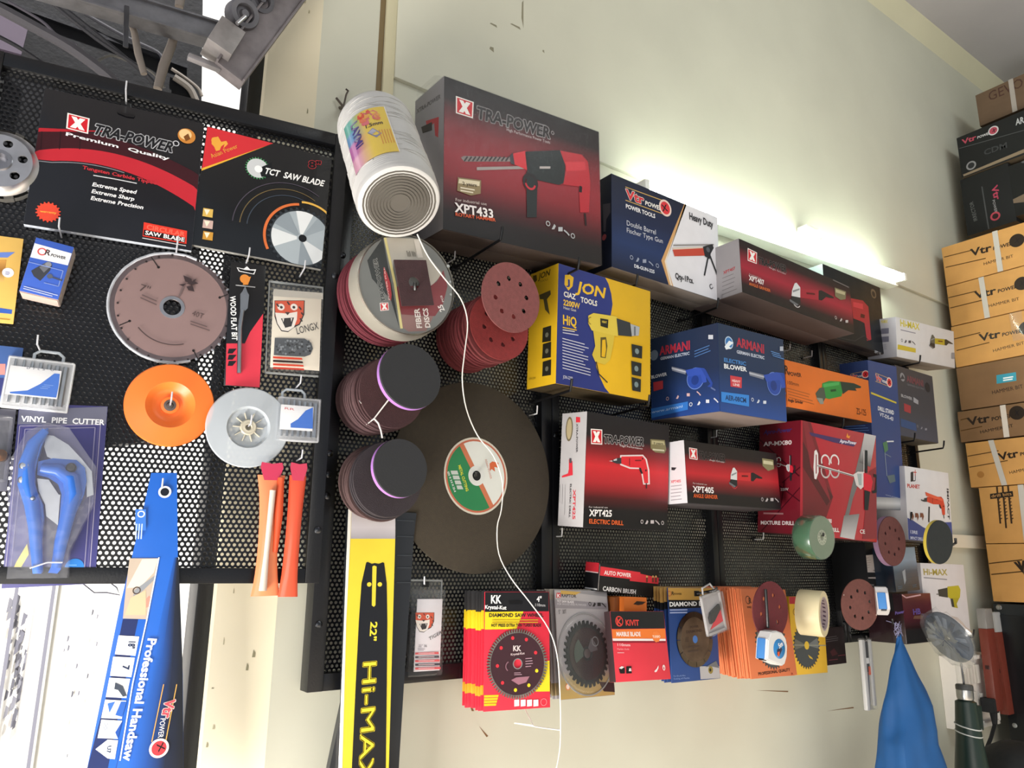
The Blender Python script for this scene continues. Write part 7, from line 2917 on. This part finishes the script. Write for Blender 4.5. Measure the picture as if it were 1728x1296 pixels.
# blue bag
t = T('cloth_bag', 'blue cloth bag hanging in folds below the right end of the panel', 'bag')
b = t.part('bag')
b.m('cloth', '17508a')
LV = ((1072, 1514, 1521), (1085, 1512, 1525), (1100, 1508, 1531), (1130, 1500, 1546), (1160, 1494, 1561), (1190, 1488, 1576), (1225, 1483, 1583), (1252, 1480, 1584), (1296, 1477, 1598), (1400, 1470, 1625), (1520, 1466, 1640))
n = 40
vs, fs = [], []
rows = []
for k in range(len(LV) - 1):
    for s in range(4):
        tt = s / 4
        rows.append([LV[k][i] + (LV[k + 1][i] - LV[k][i]) * tt for i in range(3)])
rows.append(LV[-1])
for i, (y, x0, x1) in enumerate(rows):
    c = wall((x0 + x1) / 2, y, -.17)
    r = (x1 - x0) / 2 / ppm(c)
    u = i / len(rows)
    for j in range(n):
        a = 2 * PI * j / n
        k = 1 + .10 * u * math.sin(5 * a + 3 * u) + .05 * u * math.sin(9 * a - 8 * u) + .03 * math.sin(14 * u + 3 * a)
        vs.append(c + V((r * k * math.cos(a), r * k * math.sin(a) * .8, .004 * math.sin(3 * a + i * .6))))
for i in range(len(rows) - 1):
    for j in range(n):
        fs.append((i * n + j, i * n + (j + 1) % n, (i + 1) * n + (j + 1) % n, (i + 1) * n + j))
fs.append(tuple(range(n))[::-1])
fs.append(tuple((len(rows) - 1) * n + j for j in range(n)))
b.mesh(vs, fs[:-2], sm=True)
b.mesh([vs[i] for i in fs[-2]], [tuple(range(n))])
b.mesh([vs[i] for i in fs[-1]], [tuple(range(n))])
b = t.part('tie_wire')
b.m('thread', '8a88a8')
tp = wall(1517, 1075, -.17)
rnd = random.Random(9)
for k in range(7):
    a = rnd.uniform(0, 6)
    b.tube([tp + V((.010 * math.cos(a + q * .9) * (1 + .4 * (q % 3)), .008 * math.sin(a + q), .004 + .0055 * q + .006 * math.sin(q * 2.1 + k))) for q in range(6)], .0007, 5)
b.tube([tp, tp + V((0, 0, .03)), tp + V((.004, .03, .036))], .001, 5)
t.done()
hook(wall(1510, 1056, -.005), tp + V((0, .012, .032)), 'prong holding the blue cloth bag', tip=.01, r=.0024)

# plastic wrapped disc
c9 = wall(1599, 1076, -.235)
R = 46 / ppm(c9)
n9 = (tocam(c9) * .42 + (ROT @ V((-.84, -.54, 0))) * .90).normalized()
t = T('wrapped_disc', 'dark grinding disc in crumpled clear plastic hanging before the cordless drill carton', 'disc', axisframe(c9, n9))
b = t.part('disc')
b.m('rubber', '3a424c')
b.lathe([(.008, .002), (R * .4, .003), (R * .9, .002), (R * .96, -.001), (R * .96, -.006), (.008, -.006)], 40)
for k in range(16):
    b.m('rubber', random.choice(['4a525c', '2c333c', '5a626c']))
    a = 2 * PI * k / 16
    b.X = M4.Rotation(a, 4, 'Z')
    b.box(R * .45, R * .88, -.006, .005, .002, .0045, .001)
b.X = M4.Identity(4)
b = t.part('plastic_wrap')
b.m('film', 'd8dde2')
rnd = random.Random(21)
prof = [(.002, .012), (R * .5, .014), (R * .95, .008), (R * 1.12, .0), (R * .95, -.014), (R * .4, -.016), (.002, -.015)]
n = 30
vs = []
for r, z in prof:
    for j in range(n):
        a = 2 * PI * j / n
        k = 1 + rnd.uniform(-.07, .09)
        vs.append((r * k * math.cos(a), r * k * math.sin(a), z + rnd.uniform(-.003, .003)))
fs = [(i * n + j, i * n + (j + 1) % n, (i + 1) * n + (j + 1) % n, (i + 1) * n + j) for i in range(len(prof) - 1) for j in range(n)]
b.mesh(vs, fs, sm=False)
im = t.mx.inverted()
tail = [im @ (c9 + ROT @ V((x / ppm(c9), -y / ppm(c9), 0))) for x, y in ((18, 30), (25, 42), (24, 52), (32, 54), (34, 40), (26, 26))]
b.f(tail)
b.f([p + V((0, 0, .004)) for p in tail[::-1]])
t.done()
hook(wall(1590, 1040, -.01), c9 + n9 * -.004, 'prong behind the plastic wrapped disc', tip=.004, r=.0024)

# white switch box on the wall
X0 = wall(1583, 1105, WY).x
Yb = endw(1624, 1160, X0).y
Zt, Zb_ = endw(1583, 1106, X0).z, endw(1596, 1229, X0).z
X1 = hit(1673, 1089, V((0, Yb, 0)), YN).x
t = T('switch_box', 'white plastic switch box with a recessed moulded front on the wall behind the green drill', 'switch box', M4.Translation((X0, Yb, Zb_)))
W, H, D = X1 - X0, Zt - Zb_, WY - Yb
b = t.part('body')
b.m('plastic', 'e4ded6')
b.box(0, W, .014, D, 0, H, .003)
b = t.part('front_rim')
b.m('plastic', 'dcd8d0')
for a in ((0, W, 0, .012), (0, W, H - .012, H), (0, .010, 0, H), (W - .010, W, 0, H)):
    b.box(a[0], a[1], 0, .015, a[2], a[3], .002)
for k, (x0, x1, z0, z1) in enumerate(((.18, .26, .58, .84), (.36, .44, .60, .86), (.54, .62, .60, .86), (.15, .25, .28, .52), (.36, .46, .24, .50), (.58, .66, .28, .46), (.40, .48, .06, .2))):
    c = t.part('moulded_slot', new=True)
    c.m('plastic', 'd2cec6')
    c.box(W * x0, W * x1, .006, .0145, H * z0, H * z1, .002)
for x, z in ((.10, .80), (.82, .80), (.5, .05)):
    c = t.part('screw_boss', parent='front_rim', new=True)
    c.m('plastic', 'e8e4dc')
    c.X = axisframe(V((W * x, .002, H * z)), (0, -1, 0))
    c.lathe([(.008, -.012), (.008, 0), (.004, .001), (.003, -.003), (0, -.003)], 16)
t.done()

# spirit levels
for i, (tp_, bt, lab, c0) in enumerate((((1654, 1027), (1675, 1200), 'red-brown spirit level with a grey end, left one behind the white switch box', '7a382c'), ((1670, 1033), (1695, 1206), 'red-brown spirit level with a pale end, right one beside the black cabinet', '7c3a2e'))):
    X = 2.62 + .10 * i
    A, B = endw(tp_[0], tp_[1], X), endw(bt[0], bt[1], X)
    m = frame(B, V((0, -1, 0)) - (A - B).normalized() * V((0, -1, 0)).dot((A - B).normalized()), A - B)
    Lh = (A - B).length
    t = T('spirit_level', lab, 'spirit level', m)
    b = t.part('body')
    b.m('plastic', c0)
    b.box(-.013, .013, 0, .05, 0, Lh * .80, .002)
    c = t.part('end_piece')
    c.m('plastic', '8c8a88' if i == 0 else 'b4b6b8')
    c.box(-.013, .013, 0, .05, Lh * .80, Lh, .002)
    d = t.part('vial_window')
    d.m('gloss', '3a1a18')
    d.box(-.006, .006, -.0008, .002, Lh * .40, Lh * .44, .0006)
    t.done()

# green drill standing chuck up
YD = -.19
A, B = wall(1650, 1400, YD), wall(1627, 1157, YD)
ax = (B - A).normalized()
L = (B - A).length
m = axisframe(A, ax, up=(0, 1, 0))
k = 1 / ppm(B)
t = T('power_drill', 'dark green power drill pointing chuck up beside the white switch box', 'drill', m)
b = t.part('body')
b.m('plastic', '1f3029')
b.lathe([(0, 0), (26 * k, .002), (28 * k, L * .18), (25 * k, L * .42), (20 * k, L * .62), (18 * k, L * .76), (16 * k, L * .885), (10 * k, L * .90)], 28)
b.box(8 * k, 30 * k, -12 * k, 12 * k, L * .68, L * .86, .004)
b = t.part('white_stripe')
b.m('plastic', 'd0d4d2')
for s in (0, 1):
    b.tube([(19.5 * k * math.cos(q), 19.5 * k * math.sin(q), L * (.66 + .05 * s) + q_ * .006) for q, q_ in [(2 * PI * j / 20, math.sin(2 * PI * j / 20)) for j in range(20)]], .0016, 6, closed=True)
b.tube([(27 * k * math.cos(q), 27 * k * math.sin(q), L * .42) for q in [.2 * j for j in range(8)]], .0014, 6)
b = t.part('chuck')
b.m('steel', 'b8b8b6')
b.lathe([(9 * k, L * .895), (12 * k, L * .90), (13 * k, L * .92), (13 * k, L * .97)], 28)
b.m('powder', '4a4a48')
b.lathe([(13.4 * k, L * .972), (13.4 * k, L * 1.0), (12 * k, L * 1.01), (0, L * 1.01)], 28)
b = t.part('drill_bit')
b.m('steel', '5a5a5c')
bp = m.inverted() @ wall(1622, 1119, YD)
b.tube([(0, 0, L), bp], .0024, 8)
t.done()

# plug and flex
p = V((wall(1675, 1192, Yb - .02)))
t = T('power_plug', 'black power plug with a flex hanging on the front of the white switch box', 'plug')
b = t.part('plug')
b.m('rubber', '1c1e20')
kk = 1 / ppm(p)
b.X = M4.Translation(p)
b.box(-8 * kk, 8 * kk, -7 * kk, 16 * kk, -10 * kk, 13 * kk, .004)
b.lathe([(6 * kk, -10 * kk), (4 * kk, -28 * kk), (0, -28 * kk)], 14)
c = t.part('flex')
c.m('rubber', '1a1c1e')
Y_ = Yb - .02
c.tube([wall(1677, 1208, Y_), wall(1678, 1225, Y_), wall(1672, 1246, Y_ - .01), wall(1664, 1265, Y_ - .03), wall(1661, 1300, Y_ - .05)], .0055, 8)
t.done()

# ================================================================== stacked stock against the end wall
XS = wall(1589, 418, -.02).x
EX, EZ = V((0, -1, 0)), V((0, 0, 1))


def stock(name, label, cat, tl, bl, wid, dep, cols, dx=0.0, mat='kraft', group=None):
    A, B = endw(tl[0], tl[1], XS + dx), endw(bl[0], bl[1], XS + dx)
    y = (A.y + B.y) / 2
    h = A.z - B.z - .0012
    m = frame(V((XS + dx, y, B.z + .0006)), EX, EZ)
    t = T(name, label, cat, m, group)
    b = t.part('carton')
    b.m(mat)
    b.box(0, wid, 0, dep, 0, h, .002, {k: lin(v) for k, v in cols.items()})
    return t, Face(t, (0, 0, h), (1, 0, 0), (0, 0, -1), wid, h, (0, -1, 0)), wid, h, dep


def strap(t, F, a, c, col='c4c0b8', wd=13):
    s = t.part('packing_strap')
    s.m('plastic', col)
    (u0, v0), (u1, v1) = F.P(a, False), F.P(c, False)
    hw = .0085
    H = F.h
    s.mesh([(u0 - hw, -.0012, H + .001), (u0 + hw, -.0012, H + .001), (u1 + hw, -.0012, 0), (u1 - hw, -.0012, 0), (u0 - hw, .12, H + .001), (u0 + hw, .12, H + .001)], [(3, 2, 1, 0), (0, 1, 5, 4)])


KR = dict(front='d29f5e', left='a87c48', right='b98b52', top='c89858', bottom='b58850', back='b58850')
KB = dict(front='86684a', left='6e553c', right='6e553c', top='7c6046', bottom='6a523a', back='6a523a')


def hammer(F, v, V0, V1, H0, H1, l1, l2, h, col='2a2018', badge=True):
    F.view(*v)
    for l in (l1, l2):
        F.line(l, 5, '5a4020')
    vtrlogo(F, V0, V1, h, red=col, tx=col, rail=None, badge=badge)
    F.text('HAMMER BIT', H0, H1, h * .42, col, 0)


E1, E2 = (1540, 360, 3.24), (1540, 720, 3.24)
nm = 'stock_carton'
t, F, w, h, d = stock(nm, 'tan hammer bit carton at the top of the tan stack, under the black cartons', 'stock carton', (1588, 418.6), (1597, 483.5), .52, .40, KR)
hammer(F, E1, (320, 235), (598, 160), (388, 285), (552, 240), [(172, 240), (330, 200)], [(180, 296), (400, 246)], 38)
strap(t, F, (450, 100), (480, 310))
t.done()
t, F, w, h, d = stock(nm, 'tan hammer bit carton second from the top of the tan stack, strap left of centre', 'stock carton', (1597.3, 484), (1605, 551), .52, .40, KR)
hammer(F, E1, (345, 468), (625, 395), (415, 515), (585, 474), [(195, 462), (350, 425)], [(205, 518), (400, 470)], 38)
strap(t, F, (375, 355), (410, 575))
t.done()
t, F, w, h, d = stock(nm, 'tan hammer bit carton third in the tan stack, with clear tape on its front', 'stock carton', (1605.3, 551.5), (1612.5, 621), .52, .40, KR)
hammer(F, E1, (368, 700), (650, 640), (440, 760), (612, 715), [(215, 690), (370, 652)], [(240, 750), (420, 706)], 38)
s = t.part('clear_tape')
s.m('clear', 'f0f0f0')
u0, u1 = F.P((535, 600))[0], F.P((605, 600))[0]
s.box(u0, u1, -.0008, -.0002, h * .35, h, .0001)
t.done()
t, F, w, h, d = stock(nm, 'brown hammer bit carton with a small turquoise sticker', 'stock carton', (1613, 621.5), (1622, 693), .52, .40, KB)
F.view(*E1)
F.poly([(458, 885), (565, 868), (568, 915), (460, 932)], '3a9ab0', 'sticker')
F.lines((495, 902), (552, 893), (0, 12), 2, 7, 'e6f2f4', jag=.2)
F.text('HAMMER BIT', (435, 990), (605, 955), 20, '2a2018', 0)
t.done()
t, F, w, h, d = stock(nm, 'darker brown hammer bit carton just below the one with the turquoise sticker', 'stock carton', (1615.6, 695), (1621, 747), .52, .40, KB)
hammer(F, E1, (305, 1160), (600, 1105), (370, 1205), (552, 1168), [(262, 1130), (310, 1118)], [(262, 1190), (380, 1165)], 40)
strap(t, F, (490, 1030), (515, 1220), 'd8d0c4')
t.done()
t, F, w, h, d = stock(nm, 'tan hammer bit carton with a slanting grey strap, below the brown cartons', 'stock carton', (1628, 748), (1639, 823), .52, .40, KR, dx=.0)
hammer(F, E2, (475, 185), (740, 130), (530, 260), (690, 228), [(300, 162), (470, 132)], [(310, 222), (520, 185)], 38, badge=False)
strap(t, F, (430, 90), (500, 300))
F.circ((372, 262), 18, 'b07c40', 'carton')
t.done()
t, F, w, h, d = stock(nm, 'tan carton printed with three drill bits on its front', 'stock carton', (1651, 823), (1663.5, 917.5), .50, .40, KR)
F.view(*E2)
for i, (x, y1) in enumerate(((460, 530), (492, 555), (522, 530))):
    F.line([(x, 322), (x + 20, y1)], 9, '3a2818', 'picture')
    for k in range(7):
        F.line([(x + 2 + k * 2, 400 + k * 18), (x + 18 + k * 2, 392 + k * 18)], 5, '3a2818', 'picture')
F.poly([(424, 368), (548, 352), (552, 382), (426, 396)], '241c16', 'picture')
F.text('drill bits', (432, 388), (544, 374), 16, 'd29f5e', 0)
strap(t, F, (590, 315), (600, 450))
t.done()
t, F, w, h, d = stock(nm, 'lowest tan carton, standing on the black cabinet', 'stock carton', (1663.8, 918), (1676, 1015), .50, .40, KR)
F.view(*E2)
F.line([(418, 748), (600, 728)], 6, '4a3418')
F.line([(430, 808), (600, 792)], 6, '4a3418')
F.poly([(570, 735), (585, 735), (609, 790), (609, 810)], '2a2018', 'logo')
F.text('Vtr', (575, 800), (700, 780), 60, '2a2018', 1, d='logo')
t.done()
# black cabinet under the stack
A = endw(1675, 1018, XS)
t = T('metal_cabinet', 'black metal cabinet at the lower right corner under the tan cartons', 'cabinet', frame(V((XS, A.y, 0)), EX, EZ))
b = t.part('body')
b.m('powder', '20262b')
b.box(0, .6, 0, .45, 0, A.z, .004)
for x, z in ((1685.6, 1025), (1713, 1224)):
    q = endw(x, z, XS)
    c = t.part('rivet', parent='body', new=True)
    c.m('steel', 'b8bcc0')
    c.X = axisframe(V((A.y - q.y, -.0005, q.z)), (0, -1, 0))
    c.lathe([(.009, 0), (.007, .003), (0, .004)], 16)
c = t.part('door_edge')
c.m('powder', '181c20')
c.box(.004, .596, -.003, .001, .05, A.z - .035, .001)
t.done()
# black rounded case at the corner
p = endw(1722, 1300, XS - .35)
t = T('round_case', 'black rounded case at the bottom right corner of the photo', 'case', M4.Translation((p.x, p.y, p.z - .2)))
b = t.part('shell')
b.m('rubber', '15181a')
b.lathe([(0, .27), (.04, .268), (.075, .25), (.10, .22), (.112, .18), (.115, 0), (0, 0)], 40)
c = t.part('seam_ring')
c.m('rubber', '24282a')
c.tube([(.1155 * math.cos(q), .1155 * math.sin(q), .15) for q in [2 * PI * k / 40 for k in range(40)]], .003, 6, closed=True)
t.done()

# black cartons and the brown one above
BK = dict(front='1b1d1e', left='4a3a2a', right='202224', top='1c1e20', bottom='6a5c4a', back='202224')
D8 = (1500, 0, 3.24)
DXB = wall(1616, 270, -.035).x - XS
xb_ = 0.0
t, F, w, h, d = stock('black_carton', 'upright black carton with a red logo printed sideways, lower left of the black group', 'stock carton', (1620, 304), (1632.7, 399), .168, .34, BK, mat='card', dx=DXB)
F.view(*D8)
F.poly([(505, 1020), (512, 1020), (550, 1252), (542, 1252)], '4a4c4e')
F.text('IRRECTOR', (485, 1205), (460, 1100), 18, '6a6c6c', 0)
F.text('Vtr', (560, 1025), (578, 1095), 30, 'b0405a', 1, d='logo')
F.text('POWER', (565, 1095), (580, 1165), 12, 'a8a8aa', 0, d='logo')
F.circ((582, 1182), 24, 'b84858', 'logo')
F.circ((582, 1182), 15, '2a1a1c', 'logo')
t.done()
Aq = endw(1699, 278, XS)
t, F, w, h, d = stock('black_carton', 'upright black carton at the right photo edge, beside the sideways-logo one', 'stock carton', (1700, 281), (1714, 366), .20, .34, BK, mat='card', dx=DXB)
F.view(*D8)
F.poly([(605, 1115), (739, 1060), (739, 1105), (640, 1125)], '7a6a58')
F.circ((735, 870), 12, '5a5c5e')
t.done()
t, F, w, h, d = stock('black_carton', 'wide black carton with red and white logo lying on the two upright black ones', 'stock carton', (1614, 233), (1623, 301), .50, .34, BK, mat='card', dx=DXB)
F.view(*D8)
F.line([(385, 812), (739, 712)], 4, '4a4c4e')
vtrlogo(F, (402, 790), (590, 720), 26, red='b0485a', tx='c8c8ca', rail=None)
F.circ((450, 905), 24, '8a8a8c', 'logo')
F.circ((450, 905), 16, '2a2c2e', 'logo')
F.text('CDM', (520, 850), (650, 805), 30, '3a3c3e', 1)
F.text('AR', (695, 685), (739, 670), 34, 'b8babc', 1)
F.poly([(405, 955), (739, 815), (739, 835), (410, 965)], '8a7a64')
t.done()
t, F, w, h, d = stock('stock_carton', 'dull brown carton with faint red lettering at the very top of the end wall stack', 'stock carton', (1646.6, 160.5), (1652.5, 214), .44, .34, dict(front='6e5a48', left='5a4838', right='5a4838', top='6a5644', bottom='5a4838', back='5a4838'), dx=DXB + .10)
F.view(*D8)
F.text('GEVO', (545, 555), (739, 470), 50, '4a3028', 0)
strap(t, F, (665, 430), (690, 610), 'a8a098')
t.done()

# ================================================================== prongs under and beside the cartons
HK = ((790, 420, 845, 385, -.16, 'black prong over the lower front edge of the hammer drill carton'), (945, 455, 975, 436, -.145, 'black prong at the lower right of the hammer drill carton'),
      (1052, 482, 1073, 464, -.115, 'black prong under the left half of the navy and white carton'), (1195, 515, 1209, 504, -.115, 'black prong at the lower right corner of the navy and white carton'),
      (945, 656, 962, 640, -.125, 'black prong at the lower left of the yellow heat gun carton'), (1075, 676, 1093, 667, -.125, 'black prong at the lower right of the yellow heat gun carton'),
      (1400, 715, 1420, 707, -.158, 'black prong under the orange grinder carton'), (1500, 872, 1535, 864, -.115, 'black prong under the blue tower carton'),
      (1522, 738, 1541, 731, -.105, 'black prong at the left under the dark grey blower carton'), (1562, 752, 1590, 744, -.11, 'black prong at the right under the dark grey blower carton'),
      (1530, 610, 1550, 600, -.125, 'black prong under the white grinder carton'), (1617, 1069, 1640, 1062, -.14, 'dark prong right of the cordless drill carton'))
for x0, y0, x1, y1, Y, lab in HK:
    p1 = wall(x1, y1, Y) - V((0, 0, .022))
    p0 = V((p1.x, -.002, p1.z - .004))
    hook(p0, p1, lab, tip=.022, r=.0026, lean=.25)
for x, y, lab in ((1333, 590, 'pale prong tip left above the orange grinder carton'), (1370, 601, 'pale prong tip right above the orange grinder carton'), (1209, 737, 'pale prong under the cube-like blower carton'), (1288, 910, 'pale prong under the red mixer drill carton'), (767, 437, 'pale prong under the hammer drill carton, left end'), (948, 905, 'pale prong under the electric drill carton'), (906, 698, 'pale prong right above the large cut-off wheel')):
    p = wall(x, y, -.03)
    hook(V((p.x, -.002, p.z)), p, lab, tip=.016, r=.0014, col='c8c8c8', lean=.1)
